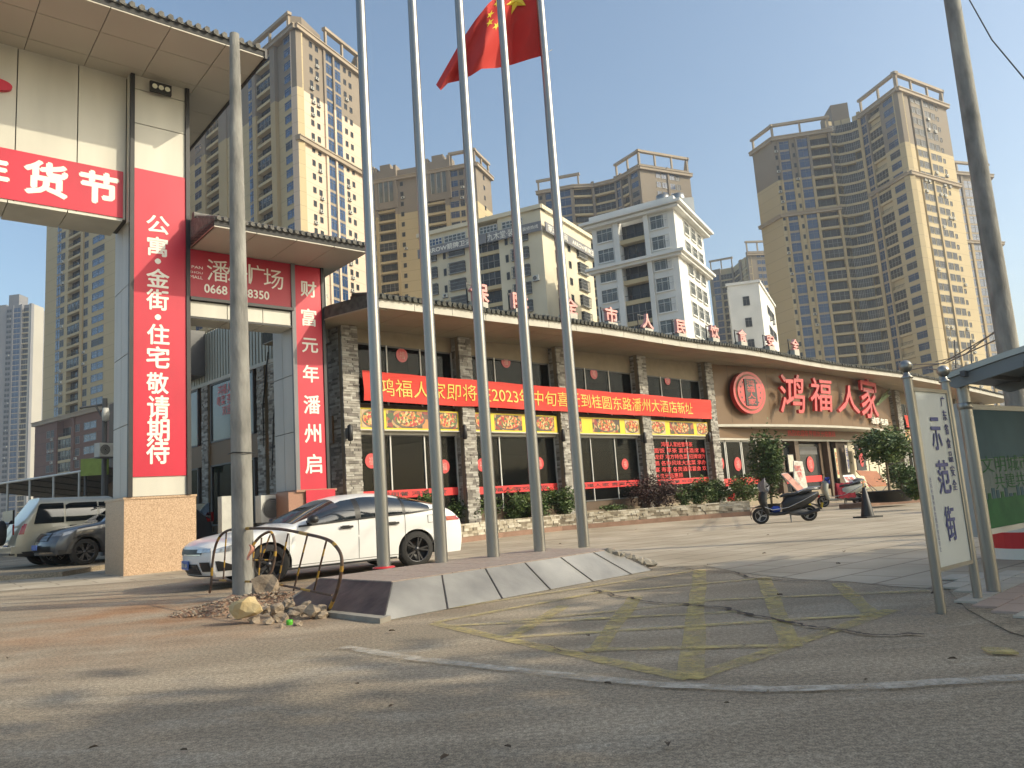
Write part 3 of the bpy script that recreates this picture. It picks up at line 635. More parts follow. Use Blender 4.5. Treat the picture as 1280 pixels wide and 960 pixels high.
# blinds, and boards behind the glass
def blind(a, b, z0, z1, m='white'):
    mb = MB(); z = z0
    while z < z1: mb.fbox(RF, a, b, -.28, -.26, z, z + .17, m); z += .2
    part('window_blind', mb, rest)
bu = PU[2] + PW[2]; blind(PU[3] - 1.55, PU[3] - .1, 1.65, 3.2)
rbox('pane_backing', (.6, 1.6, -.5, -.45, ZW0, 2.6, 'glass_g')); rbox('pane_backing', (2.9, 4.35, -.4, -.36, 4.9, 5.85, 'palerefl')); rbox('pane_backing', (PU[1] + .6, PU[2] - .05, -.4, -.36, 4.2, 5.9, 'palerefl')); rbox('pane_backing', (1.95, 2.88, -.4, -.36, 5.3, 5.95, 'palerefl'))  # pale upper boards are added to stand for reflected sky
rbox('pane_backing', (PU[2] + .6, PU[2] + 1.3, -.4, -.36, 4.2, 5.9, 'palerefl')); rbox('roller_blind', (PU[2] + 2.0, PU[2] + 3.7, -.4, -.36, 5.55, 5.95, 'yellow')); rbox('roller_blind', (PU[3] + 2.2, PU[4] - .2, -.4, -.36, 5.6, 5.95, 'yellow'))
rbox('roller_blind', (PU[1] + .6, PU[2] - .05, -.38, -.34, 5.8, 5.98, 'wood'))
# soffit panels, fascia, roof tiles
UB = np.arange(EDGE[1][0], 70, 1.35)
for a, b in zip(UB[:-1], UB[1:]):
    na, nb_ = edge_n(a), edge_n(b); za, zb = zs(max(a, 0)), zs(max(b, 0)); ks = [0, .34, .67, 1] if a < 30 else [0, .5, 1]
    for k0, k1 in zip(ks, ks[1:]):
        mb = MB(); g_ = .01
        if na < 0: continue
        n0a, n1a, n0b, n1b = na * k0, na * k1, nb_ * k0, nb_ * k1
        q = [RF.pt(a + g_, n0a + g_, za), RF.pt(b - g_, n0b + g_, zb), RF.pt(b - g_, n1b - g_, zb), RF.pt(a + g_, n1a - g_, za)]
        mb.extr(q, (0, 0, .03), 'soffit'); part('soffit_panel', mb, rest)
    # fascia pieces
    if na > 0:
        mb = MB(); mb.extr([RF.pt(a + .008, na, za - .01), RF.pt(b - .008, nb_, zb - .01), RF.pt(b - .008, nb_ - .05, zb - .01), RF.pt(a + .008, na - .05, za - .01)], (0, 0, .27), 'fascia'); part('fascia_panel', mb, rest)
ends = [(-1.6, edge_n(-1.6) if edge_n(-1.6) > 0 else 1.5)]
mb = MB(); US = np.concatenate([np.linspace(0, 45, 60), np.linspace(47, 70, 8)]); top = []
FH = .26
for a, b in zip(US[:-1], US[1:]):
    na, nb_ = edge_n(a), edge_n(b); za, zb = zs(a), zs(b)
    mb.hexa([RF.pt(a, na - .06, za + .035), RF.pt(a, na - .06, za + FH), RF.pt(a, -9.2, za + .035), RF.pt(a, -9.2, za + FH), RF.pt(b, nb_ - .06, zb + .035), RF.pt(b, nb_ - .06, zb + FH), RF.pt(b, -9.2, zb + .035), RF.pt(b, -9.2, zb + FH)], 'joint')
part('roof_slab', mb, rest)
mb = MB(); u = EDGE[1][0] + .1
while u < 66:
    na = edge_n(u); za = zs(max(u, 0))
    if na > 0:
        j = random.uniform(-.02, .02)
        mb.tube([RF.pt(u, na + .12 + j, za + FH + .03 + j * .6), RF.pt(u, na - 1.0, za + FH + .28)], .075, 'tile_d', 6)
        mb.hexa([RF.pt(u - .1, na + .07 + j, za + FH - .03), RF.pt(u - .1, na + .07 + j, za + FH + .02), RF.pt(u - .1, na - 1.0, za + FH - .03), RF.pt(u - .1, na - 1.0, za + FH + .24), RF.pt(u + .1, na + .07, za + FH - .03), RF.pt(u + .1, na + .07, za + FH + .02), RF.pt(u + .1, na - 1.0, za + FH - .03), RF.pt(u + .1, na - 1.0, za + FH + .24)], 'tile_d')
    u += .2 if u < 45 else .5
part('roof_tiles', mb, rest, kind='stuff')
# left end of the canopy, cut back past the gate
A_, B_ = RF.pt(EDGE[1][0], EDGE[1][1], 0), RF.pt(EDGE[1][0] - .33, EDGE[1][1] - 1.56, 0)
mb = MB()
z0 = zs(0)
c3 = [RF.pt(-1.0, -1.5, 0), RF.pt(.3, -.5, 0)]
mb.prism([A_, B_, RF.pt(EDGE[1][0] - .3, -3, 0), RF.pt(.2, -3, 0), RF.pt(.2, EDGE[1][1] - .1, 0)], z0 + .0, z0 + .34, 'tile_d'); part('roof_end', mb, rest)
mb = MB(); mb.prism([A_, B_, RF.pt(EDGE[1][0] - .3, -3, 0), RF.pt(.2, -3, 0), RF.pt(.2, EDGE[1][1] - .1, 0)], z0 - .03, z0 - .003, 'soffit'); part('soffit_panel', mb, rest)
# food boards under the beam, one per bay, and the long cloth banner
bk = [[(.0, .20, 'p'), (.24, .70, 'f'), (.76, 1.0, 'f')], [(.0, .16, 'f'), (.22, .55, 'f'), (.72, .97, 'f')], [(.02, .15, 'f'), (.30, .70, 'f'), (.78, 1, 'p')], [(0, .24, 'p'), (.32, .74, 'f'), (.80, 1, 'p')]]
def food_board(u0, u1, z0, z1, n, cfg, label):
    e = empty('food_sign_board', RF.pt(u0, n, z0), label, 'sign', 'food picture boards over the restaurant windows')
    mb = MB(); mb.fbox(RF, u0, u1, n, n + .18, z0, z1, 'yellow'); part('board', mb, e); w_ = u1 - u0 - .1
    mb = MB(); mb.fbox(RF, u0 - .02, u1 + .02, n + .02, n + .2, z0 - .04, z0, 'fascia'); part('frame', mb, e)
    for a, b, k in cfg:
        ua, ub = u0 + .05 + w_ * a, u0 + .05 + w_ * b; mb = MB(); mb.fbox(RF, ua, ub, n + .18, n + .188, z0 + .05, z1 - .05, 'foodbg2' if k == 'p' else 'foodmix'); pp = part('food_picture', mb, e)
        mb = MB(); c = (ua + ub) / 2; h = (z1 - z0) * .42
        nd = max(1, int((ub - ua) / 1.0))
        for q in range(nd):
            cc = ua + (ub - ua) * (q + .5) / nd; ru = min((ub - ua) / nd * .49, .62)
            mb.disc(RF.pt(cc, n + .189, (z0 + z1) / 2), ru, 'foodbg2' if q % 2 else 'foodbg', RF.n, 20, .002, ry=h); mb.disc(RF.pt(cc, n + .191, (z0 + z1) / 2 + .02), ru * .92, 'food', RF.n, 14, .002, ry=h * .9)
        part('plate_picture', mb, pp)
lb = ['food picture board over the first glass bay beside the gate', 'food picture board over the second glass bay with a red meat dish', 'food picture board over the third glass bay, above the slatted blind', 'food picture board over the window with six rows of red lettering']
for i in range(4): food_board(PU[i] + PW[i] + .08, PU[i + 1] - .05, 3.40, 4.02, .04, bk[i], lb[i])
food_board(PU2[0] + 1.0, PU2[1] - .1, 3.40, 4.12, .04, bk[3], 'small food picture board just right of the curved restaurant sign')
food_board(PU2[1] + 1.0, PU2[2] - .1, 3.40, 4.12, .04, bk[0], 'food picture board behind the pale street sign')
def red_banner(u0, u1, zt0, zt1, hb, txt, label, name='cloth_banner'):
    e = empty(name, RF.pt(u0, .45, zt0 - hb), label, 'banner')
    mb = MB()
    def f(a, b):
        u = u0 + (u1 - u0) * a; sag = .05 * math.sin(a * math.pi * 4) ** 2
        return RF.pt(u, .50 + .02 * math.sin(a * 60 + b * 3) * (1 - b) + .02 * math.sin(a * 23 + 5 * b), zt0 + (zt1 - zt0) * a - sag * .4 - hb * (1 - b) + .004 * math.sin(a * 90))
    mb.grid(f, 160, 6, 'bannr'); part('cloth', mb, e)
    mb = MB(); v, fc = text_geo(txt, 0, 0, 1); LA, LB = [(RF.px(*q, .5)[0] - u0) / (u1 - u0) for q in ((472, 485), (866, 513))]
    mn, mx = v.min(0), v.max(0); vs = []
    for x, y, z in v:
        a = (x - mn[0]) / (mx[0] - mn[0]); b = (y - mn[1]) / (mx[1] - mn[1]); aa = LA + (LB - LA) * a if name == 'cloth_banner' else .08 + .84 * a; vs.append(f(aa, .2 + .6 * b) + RF.n * .018)
    mb.add(vs, fc, 'gold'); part('lettering', mb, e)
red_banner(.6, 19.62, 5.06, 5.02, .88, '鸿福人家即将在2023年中旬喜迁到桂圆东路潘州大酒店新址', 'long red cloth banner with yellow characters strung across the stone pillars')
red_banner(PU2[0] + .95, PU2[1] - .1, 5.1, 5.05, .85, '鸿福', 'short red banner with yellow characters right of the curved sign', 'red_side_banner')
red_banner(PU2[1] + .95, PU2[2] - .1, 5.1, 5.05, .85, '人家', 'short red banner seen between the street sign posts', 'red_side_banner')
# wall lamps on pillars
lm = MB(); lm.box((0, -.10, 0), (.12, .10, .3), 'alu_d'); lm.box((0, -.05, 0), (.05, .12, .05), 'alu_d'); lm.lathe([(.03, -.22), (.075, -.2), (.075, .2), (.03, .24)], (0, -.2, 0), 'black', n=10); LM = lm.mesh('wall_lamp')
for (a, b) in ((434, 542), (577, 541), (700, 545), (802, 548), (883, 547), (1117, 550)):
    u_, z_ = RF.px(a, b, .45); inst('wall_lamp', LM, rest, RF.pt(u_, .4, z_), R(90 - 44.5))
# ---- curved sign over the entrance
c_ = UE1 - UE0; sag = 1.35; Rr = (c_ * c_ / 4 + sag * sag) / (2 * sag); cu, cn = (UE0 + UE1) / 2, sag - Rr; half = math.asin(c_ / 2 / Rr)
def arc(s, extra=0.):   # s 0..1
    t = -half + 2 * half * s; return cu + (Rr + extra) * math.sin(t), cn + (Rr + extra) * math.cos(t), t
def arcpt(s, z, extra=0.): u, n, t = arc(s, extra); return RF.pt(u, n, z)
ZC0, ZC1 = 3.95, 7.0
e_sign = empty('curved_sign', RF.pt(cu, sag, ZC0), 'big curved brown sign bulging over the restaurant entrance with round emblem and red characters', 'sign')
NS = 16
for i in range(NS):
    mb = MB(); a, b = i / NS + .0004, (i + 1) / NS - .0004
    mb.grid(lambda s, q: arcpt(a + (b - a) * s, ZC0 + (ZC1 - ZC0) * q), 3, 1, 'brown'); part('curved_panel', mb, e_sign)
mb = MB(); mb.add([arcpt(k / 24, ZC0) for k in range(25)] , [tuple(range(25))], 'fascia')
mb.grid(lambda s, q: arcpt(s, ZC0 - .1 + .12 * q, .05), 40, 1, 'fascia'); mb.grid(lambda s, q: arcpt(s, ZC0 + .02, .05 * q), 40, 1, 'fascia'); mb.add([arcpt(k / 24, ZC0 - .1, .05) for k in range(25)], [tuple(range(25))], 'fascia')
part('underside', mb, e_sign)
mb = MB(); mb.grid(lambda s, q: arcpt(s, ZC0 + .1 + (ZC1 - ZC0 - .1) * q, -.03), 40, 1, 'joint'); part('backing', mb, e_sign)
def find_s(pxx, pyy):
    best = None
    for k in range(0, 401):
        s = k / 400; P = arcpt(s, 5); d = P - EYE; x = 640 + FPX * d.dot(cX) / d.dot(cF)
        # solve z for py
        if best is None or True:
            P2 = None
        lo, hi = 2., 9.
        for _ in range(18):
            z = (lo + hi) / 2; P = arcpt(s, z); d = P - EYE; y = 480 - FPX * d.dot(cU) / d.dot(cF)
            if y > pyy: lo = z
            else: hi = z
        x = 640 + FPX * d.dot(cX) / d.dot(cF)
        if best is None or abs(x - pxx) < best[0]: best = (abs(x - pxx), s, z)
    return best[1], best[2]
for ch, xa, xb, ya, yb in [('鸿', 964, 996, 470, 517), ('福', 1003, 1031, 475, 515), ('人', 1036, 1063, 483, 517), ('家', 1065, 1087, 474, 523)]:
    s0, z1 = find_s(xa, (ya + yb) / 2); s1, _ = find_s(xb, (ya + yb) / 2); s = (s0 + s1) / 2; _, zt = find_s((xa + xb) / 2, ya); _, zb = find_s((xa + xb) / 2, yb)
    u, n, t = arc(s, .38); rt = (RF.u * math.cos(t) - RF.n * math.sin(t)); nr = (RF.u * math.sin(t) + RF.n * math.cos(t))
    w_ = (arcpt(s1, 0) - arcpt(s0, 0)).length
    mb = MB(); put_text(mb, ch, RF.pt(u, n, (zt + zb) / 2), rt, nr, w_, zt - zb, 'redacr', .012, .1, depth=.14, shear=.15)
    for q in (-.3, .3): mb.box(RF.pt(u, n, (zt + zb) / 2 + q) - nr * .26, (.05, .05, .05), 'alu_d')
    part('raised_character', mb, e_sign)
s, z_ = find_s(930, 492); u, n, t = arc(s, .12); nr = (RF.u * math.sin(t) + RF.n * math.cos(t)); rt = (RF.u * math.cos(t) - RF.n * math.sin(t)); _, zt = find_s(930, 466); _, zb = find_s(930, 518)
s0, _ = find_s(910.5, 492); s1, _ = find_s(950, 492); er = (arcpt(s1, 0) - arcpt(s0, 0)).length / 2; eh = (zt - zb) / 2; C_ = RF.pt(u, n, z_)
mb = MB(); mb.disc(C_, er, 'redacr', nr, 40, .22, ry=eh); em = part('emblem', mb, e_sign, 'oval red emblem with a dark centre')
mb = MB(); mb.disc(C_ + nr * .225, er * .86, 'brown', nr, 40, .012, ry=eh * .86); mb.disc(C_ + nr * .24, er * .80, 'redacr', nr, 40, .03, ry=eh * .80)
mb.box(C_ + nr * .29, (er * .72, .03, eh * 1.25), 'plast', rot=Matrix((rt, -nr, Vector((0, 0, 1)))).transposed()); part('emblem_ring', mb, em)
mb = MB(); put_text(mb, '鸿\n福\n人\n家', C_ + nr * .312, rt, nr, er * .5, eh * 1.15, 'redacr', .02)
for k in range(16):
    an = 2 * math.pi * k / 16
    if abs(math.cos(an)) > .3: put_text(mb, '·', C_ + nr * .275 + rt * er * .62 * math.cos(an) + Vector((0, 0, eh * .66 * math.sin(an))), rt, nr, er * .08, eh * .1, 'plast')
part('lettering', mb, em)
# green leaf spray and small white characters at the right end of the sign
mb = MB(); s, z_ = find_s(1083, 507); u, n, t = arc(s, .3); b0 = RF.pt(u, n, z_ - .2)
s2, z2 = find_s(1108, 492); u2, n2, t2 = arc(s2, .25); d = RF.pt(u2, n2, z2) - b0
for k in range(7):
    f = .3 + .1 * k; q = b0 + d * f * .8; tip = q + d * .35 + Vector((0, 0, .35 if k % 2 else -.1)); sd_ = d.cross(Vector(RF.n)).normalized() * .08
    mb.extr([b0 + d * (f * .6), q + sd_, tip, q - sd_], RF.n * .04, 'leaf2')
part('leaf_spray', mb, e_sign, 'small green and white leaf spray')
mb = MB(); s, z_ = find_s(1097, 527); u, n, t = arc(s, .12); nr = (RF.u * math.sin(t) + RF.n * math.cos(t)); rt = (RF.u * math.cos(t) - RF.n * math.sin(t)); put_text(mb, '雅座·包厢', RF.pt(u, n, z_), rt, nr, 4.2, .42, 'white', .02, .05, depth=.08); part('lettering', mb, e_sign, 'small white raised lettering')
rbox('beam', (UE0, UE1 + .2, -.5, .05, 3.28, 4.0, 'brown'), (UE0, UE1, .05, .12, 3.22, 3.32, 'fascia'))
rbox('wall_over_sign', (UE0, UE1 + .2, -.4, -.1, 4.0, 7.0, 'brown'))
mb = MB(); (ua, za), (ub, zb) = RF.px(985, 540, .1), RF.px(1045, 545, .1); put_text(mb, '热烈欢迎各界朋友光临惠顾', RF.pt((ua + ub) / 2, .07, 3.66), RF.u, RF.n, ub - ua, .32, 'redlet', .012); part('beam_lettering', mb, rest, 'dark red lettering on the beam under the curved sign')

# ---- entrance wall, doors, posters (window bays left of the door)
def U(a, b=590, off=0.): return RF.px(a, b, off)[0]
def ubox(name, xa, xb, z0, z1, n0, n1, m, parent=None, label=None): return rbox(name, (U(xa), U(xb), n0, n1, z0, z1, m), parent=parent, label=label)
ubox('sill_wall', 889, 946, 0, .84, -.25, -.05, 'brown_d')
for a, b in ((889, 910), (911, 930), (931, 950)):
    mb = MB(); ua, ub = U(a), U(b); mb.fbox(RF, ua, ub, -.09, -.02, .84, .9, 'alu'); mb.fbox(RF, ua, ub, -.09, -.02, 3.15, 3.22, 'alu'); mb.fbox(RF, ua, ua + .06, -.09, -.02, .84, 3.22, 'alu'); mb.fbox(RF, ub - .06, ub, -.09, -.02, .84, 3.22, 'alu'); fo = part('window_frame', mb, rest)
    mb = MB(); mb.fbox(RF, ua + .06, ub - .06, -.062, -.05, .9, 3.15, 'pane'); part('glass_pane', mb, fo)
for (a, b) in ((901, 579), (923, 580)):
    u_, z_ = RF.px(a, b); sticker(u_, z_, r=.34)
ubox('pane_backing', 928, 946, .9, 2.9, -.5, -.4, 'glass_g')
ubox('window_strip', 890, 948, 1.05, 1.4, -.02, -.012, 'redlet')
for xa, xb in ((975, 980), (995, 1000), (1036, 1039)): ubox('entrance_pillar', xa, xb, 0, 3.22, -.3, .1, 'brown_d')
ubox('entrance_wall', 951, 975, 0, 3.22, -.4, -.2, 'brown_d'); ubox('entrance_wall', 1053, 1066, 0, 3.22, -.4, -.2, 'brown_d'); ubox('entrance_wall', 1066, 1113, 0, 3.22, -.35, -.1, 'ybuild')
for a in (1077, 1089, 1101): ubox('wall_joint', a, a + 1, .6, 3.2, -.1, -.09, 'joint')
door = ubox('glass_door', 1004, 1034, .1, 3.1, -.35, -.28, 'glass_d'); ubox('door_frame', 1003.5, 1006, .1, 3.15, -.28, -.2, 'brown_d', door); ubox('door_frame', 1032, 1035, .1, 3.15, -.28, -.2, 'brown_d', door); ubox('transom_light', 1008, 1030, 2.5, 2.95, -.28, -.25, 'alu_d', door)
u_, z_ = RF.px(1018, 578); sticker(u_, 1.95, n=-.24, r=.45)
ubox('window_strip', 983, 1034, .95, 1.3, -.27, -.24, 'redlet'); ubox('entrance_glass', 981, 995, .3, 3.1, -.3, -.24, 'glass_d')
def poster(xa, xb, ya, yb, m, n, label, cat='poster', name='poster', txt=None, tm='redlet', fm='alu_d', off=.1):
    (ua, z1), (ub, z0) = RF.px(xa, ya, n), RF.px(xb, yb, n); e = empty(name, RF.pt(ua, n, z0), label, cat)
    mb = MB(); mb.fbox(RF, ua, ub, n - .05, n, z0, z1, fm); part('backing', mb, e); mb = MB(); mb.fbox(RF, ua + .04, ub - .04, n, n + .01, z0 + .04, z1 - .04, m); part('printed_face', mb, e)
    if txt:
        mb = MB(); put_text(mb, txt, RF.pt((ua + ub) / 2, n + .015, (z0 + z1) / 2), RF.u, RF.n, (ub - ua) * .6, (z1 - z0) * .75, tm, .01); part('lettering', mb, e)
    return e
poster(1042, 1050, 560, 598, 'ltgreen', .2, 'tall narrow yellow poster with characters right of the restaurant door', txt='欢\n迎\n光\n临')
poster(1055, 1063.5, 556, 591, 'skin', .1, 'pale poster with a blue lower half between the door and the framed picture', txt='早\n茶', tm='blue')
poster(984, 994, 568, 590, 'skin', .05, 'small white notice sheets on the glass left of the door')
e = poster(1068, 1084, 555, 588, 'plast', .5, 'black framed picture of a red roast goose hung by the entrance', 'picture', 'framed_picture')
mb = MB(); (ua, z1), (ub, z0) = RF.px(1068, 555, .5), RF.px(1084, 588, .5); mb.disc(RF.pt((ua + ub) / 2, .515, (z0 + z1) / 2), (ub - ua) * .22, 'redacr', RF.n, 18, .012, ry=(z1 - z0) * .36); mb.disc(RF.pt((ua + ub) / 2 + .05, .53, z0 + (z1 - z0) * .8), (ub - ua) * .07, 'redacr', RF.n, 10, .01, ry=(z1 - z0) * .18); part('picture_subject', mb, e)

# ---- side wall of the restaurant, facing the gate
SF = Fr(RF.pt(0, -.1, 0), RF.az - 90 )      # u runs back from the corner; n points along +RF.u, so outside is n<0
def sbox(name, *boxes, parent=None, kind=None, label=None):
    mb = MB()
    for b in boxes: mb.fbox(SF, *b)
    return part(name, mb, parent or rest, label, kind)
def spx(a, b, off=0.): return SF.px(a, b, off)
za = spx(352, 445)[1]; zt_ = spx(300, 405)[1]
zbb = spx(290, 560)[1]; zbt = spx(290, 553)[1]
UW = [spx(a, 480)[0] for a in (366, 350, 328, 318, 264, 250, 234)]
uend = spx(222, 480)[0]
zmet = za; ztop = 6.7
zbr1, zbr0 = spx(275, 552)[1], spx(275, 580)[1]
sbox('side_wall', (0.1, uend + 8, .06, .2, 0, ztop, 'brown_d'))
mb = MB(); u = .2
while u < uend + 6: mb.fbox(SF, u, u + .14, -.04, .0, zmet, ztop + 1.2, 'sheet'); mb.fbox(SF, u + .14, u + .22, -.01, .02, zmet, ztop + 1.2, 'sheet'); u += .22
part('corrugated_sheet', mb, rest, kind='stuff')
sbox('side_trim', (.1, uend + 6, -.08, -.03, zmet - .12, zmet, 'fascia'))
sbox('side_band', (.1, uend + 6, -.03, .06, zbr0, zbr1, 'brown'))
for a, b in ((UW[0], UW[1]), (UW[3], UW[4]), (UW[5] + .1, uend + 3)):
    for z0, z1 in ((zbr1, zmet - .12), (.9, zbr0)):
        mb = MB(); mb.fbox(SF, a, b, -.05, .03, z0, z0 + .06, 'alu_d'); mb.fbox(SF, a, b, -.05, .03, z1 - .06, z1, 'alu_d'); mb.fbox(SF, a, a + .07, -.05, .03, z0, z1, 'alu_d'); mb.fbox(SF, b - .07, b, -.05, .03, z0, z1, 'alu_d')
        if z0 < 1:
            z = z0 + .12
            while z < z1 - .1: mb.fbox(SF, a, b, .035, .045, z, z + .1, 'glass_g'); z += .2
        fo = part('window_frame', mb, rest); mb = MB(); mb.fbox(SF, a + .07, b - .07, -.01, .0, z0 + .06, z1 - .06, 'glass_g' if z0 > 1 else 'pane'); part('glass_pane', mb, fo)
for a in (UW[2] - .3, UW[4] + .1, UW[1] + .1):
    mb = MB(); mb.fbox(SF, a, a + .5, -.08, .06, 0, zmet - .12, 'beige'); p_ = part('side_pillar', mb, rest); mb = MB(); stones(mb, SF, a, a + .5, -.08, .3, zmet - .15, 'stone_a', sgn=-1, dep=.04); part('stone_cladding', mb, p_, kind='stuff')
mb = MB(); put_text(mb, '鸿福人家酒楼\n粤菜 茶点 宴会\n欢迎光临', SF.pt((UW[3] + UW[4]) / 2, -.03, (zbr1 + zmet) / 2 + .3), -SF.u, -SF.n, (UW[4] - UW[3]) * .7, 1.1, 'redlet', .0); part('window_lettering', mb, rest, 'faint red lettering on the side window')
ua, z1 = spx(237, 424); ub, z0 = spx(258, 470)
mb = MB(); mb.fbox(SF, min(ua, ub), max(ua, ub), -.6, -.05, z0, z1, 'alu_d'); mb.lathe([(.0, .0), (.42, .0), (.42, .03), (.0, .03)], SF.pt((ua + ub) / 2, -.63, (z0 + z1) / 2), 'plast', -SF.n, 18); solo('exhaust_fan_box', mb, 'dark metal exhaust fan box high on the corrugated side wall', 'exhaust fan')

# ================================================================ FLAG PLATFORM AND POLES
ZP = .32
pbl, pbr = at_z(478, 778), at_z(835, 710); ptl, ptr = at_z(500, 718, ZP), at_z(795, 687, ZP)
dv = (pbr - pbl).normalized(); nv = Vector((-dv.y, dv.x, 0)); D_ = 2.35
plat = empty('flag_platform', (pbl + pbr) / 2, 'low trapezoid flagpole platform clad in dented steel sheets with a broken right end', 'platform')
Lp = (pbr - pbl).length; inn = .42
def PT(s, t, z):   # s along, t back, z height; slopes inwards as it rises
    k = z / ZP * inn; return pbl + dv * (k + (Lp - 2 * k) * s) + nv * (k + (D_ - 2 * k) * t) + Vector((0, 0, z))
NP = 6; cuts = [0, .17, .335, .50, .665, .83, .93]
for a, b in zip(cuts[:-1], cuts[1:]):
    mb = MB(); mb.extr([PT(a + .002, 0, .01), PT(b - .002, 0, .01), PT(b - .002, 0, ZP), PT(a + .002, 0, ZP)], (-nv * .6 + Vector((0, 0, .45))) * -.02 + Vector((0, 0, .0)), 'steel_s'); part('steel_sheet', mb, plat)
    mb = MB(); mb.extr([PT(b - .0016, 0, .012) - nv * .012, PT(b + .0016, 0, .012) - nv * .012, PT(b + .0016, 0, ZP) - nv * .011, PT(b - .0016, 0, ZP) - nv * .011], -nv * .004, 'steel_d'); part('sheet_seam', mb, plat)
mb = MB(); mb.extr([PT(0, 0, .01), PT(0, .94, .01), PT(0, 1, ZP), PT(0, 0, ZP)], dv * .02, 'steel_d'); part('end_sheet', mb, plat, 'dark rusted steel sheet on the left end')
mb = MB(); mb.hexa([PT(0, 0, 0) + dv * .02 + nv * .02, PT(0, 0, ZP - .004) + dv * .02 + nv * .02, PT(0, 1, 0) + dv * .02, PT(0, 1, ZP - .004), PT(.93, 0, 0) + nv * .02, PT(.93, 0, ZP - .004) + nv * .02, PT(1, 1, 0), PT(1, 1, ZP - .004)], 'conc_d'); part('concrete_core', mb, plat)
mb = MB()
for i in range(9):
    for j in range(4):
        a0, a1, b0_, b1_ = i / 9 * .95, (i + 1) / 9 * .95, j / 4, (j + 1) / 4; mb.extr([PT(a0 + .001, b0_ + .002, ZP), PT(a1 - .001, b0_ + .002, ZP), PT(a1 - .001, b1_ - .002, ZP), PT(a0 + .001, b1_ - .002, ZP)], (0, 0, .012), 'redstone')
part('top_tiles', mb, plat, kind='stuff')
mb = MB()
for k in range(26):
    s = random.uniform(.92, 1.0); z = random.uniform(0, ZP * (1 - (s - .92) * 8)); p = PT(s, random.uniform(0, .9), max(z, .02)); rr = random.uniform(.05, .13); rock(mb, p, (rr, rr * .8, rr * .6), 'conc_d', k, ICO1)
for k in range(8): rock(mb, PT(.90 + .012 * k, .02, ZP - .03 - .03 * k), (.09, .07, .06), 'conc_d', k + 40, ICO1)
part('broken_end', mb, plat, kind='stuff')
mb = MB(); mb.extr([PT(0, 0, 0) - dv * .06 - nv * .05, PT(0, .9, 0) - dv * .02, PT(0, .9, 0) + dv * .06, PT(0, 0, 0) + dv * .1], (0, 0, .05), 'conc_d'); part('lower_edge', mb, plat)
poles = []
plab = ['leftmost steel flagpole, red paint ring at its foot, beside the car', 'steel flagpole in front of the rear wheel of the white car', 'middle steel flagpole of the row of five on the platform', 'second steel flagpole from the right end of the platform', 'rightmost steel flagpole carrying the red flag']
for i, (a, b) in enumerate([(480, 711), (552, 704), (617, 697), (675, 690), (730, 684)]):
    p = at_z(a, b, ZP); e = empty('flagpole', p, plab[i], 'flagpole', 'flagpoles on the low platform'); poles.append(p)
    mb = MB(); mb.tube([p, p + Vector((0, 0, 5)), p + Vector((0, 0, 13.5))], [.088, .075, .052], 'steel', 20); part('pole', mb, e)
    mb = MB(); mb.lathe([(.0, .03), (.052, .0), (.075, .07), (.05, .14), (0, .16)], p + Vector((0, 0, 13.5)), 'steel'); part('ball_finial', mb, e)
    if i == 0: mb = MB(); mb.lathe([(.15, .0), (.14, .016), (.09, .022)], p + Vector((0, 0, .012)), 'redacr'); part('red_foot_ring', mb, e)
# flag
fp = poles[4]
def fpx(a, b, dy=0.): return at_y(a, b, fp.y + dy)
BOT = [(684, 68), (662, 74), (640, 81), (622, 85), (602, 86), (588, 95), (574, 101), (560, 104), (551, 113)]
TOP = [(677, -40), (658, -34), (640, -22), (624, -8), (610, 5), (594, 25), (577, 50), (561, 78), (545, 106)]
DY = [0, .10, .22, .05, -.18, -.05, .15, .02, -.12]
def lerpl(Lst, t):
    x = t * (len(Lst) - 1); i = min(int(x), len(Lst) - 2); f = x - i; f = f * f * (3 - 2 * f) * .4 + f * .6
    return tuple(a + (b - a) * f for a, b in zip(Lst[i], Lst[i + 1])) if isinstance(Lst[0], tuple) else Lst[i] + (Lst[i + 1] - Lst[i]) * f
def flagpt(u, v, off=0.):
    a, b = lerpl(BOT, u), lerpl(TOP, u); dy = lerpl(DY, u) * (1.0 - .3 * v) + .12 * math.sin(u * 9 + v * 4) * u + .05 * math.sin(v * 7 + u * 17) + .10 * math.sin(3.1 * v + 5 * u) * min(1, u * 4)
    return fpx(a[0] + (b[0] - a[0]) * v, a[1] + (b[1] - a[1]) * v, dy + off)
e = empty('flag', fpx(684, 68), 'red flag with yellow stars blowing to the left from the rightmost flagpole', 'flag')
mb = MB(); mb.grid(lambda u, v: flagpt(u, v), 60, 30, 'flag'); part('cloth', mb, e)
def star(cu_, cv, r, rot, name='star'):
    for off in (-.012, .012):
        mb = MB(); vs = [flagpt(cu_, cv, off)]
        for k in range(10):
            rr = r if k % 2 == 0 else r * .40; an = rot + math.pi * k / 5; vs.append(flagpt(min(max(cu_ + rr * math.sin(an) / 1.5, 0), 1), min(max(cv + rr * math.cos(an), 0), 1), off))
        mb.add(vs, [(0, 1 + k, 1 + (k + 1) % 10) for k in range(10)], 'fyel'); part(name, mb, e)
star(.21, .745, .15, 0.1, 'large_star')
for cu_, cv, rt_ in ((.40, .90, .3), (.46, .80, .8), (.46, .68, .1), (.40, .58, .5)): star(cu_, cv, .055, rt_, 'small_star')
mb = MB(); mb.tube([fpx(690, 62), fpx(684, 66), fpx(680, 30), fpx(677, -40), poles[4] + Vector((-.05, 0, 12.8))], .008, 'white', 5); part('rope', mb, e)

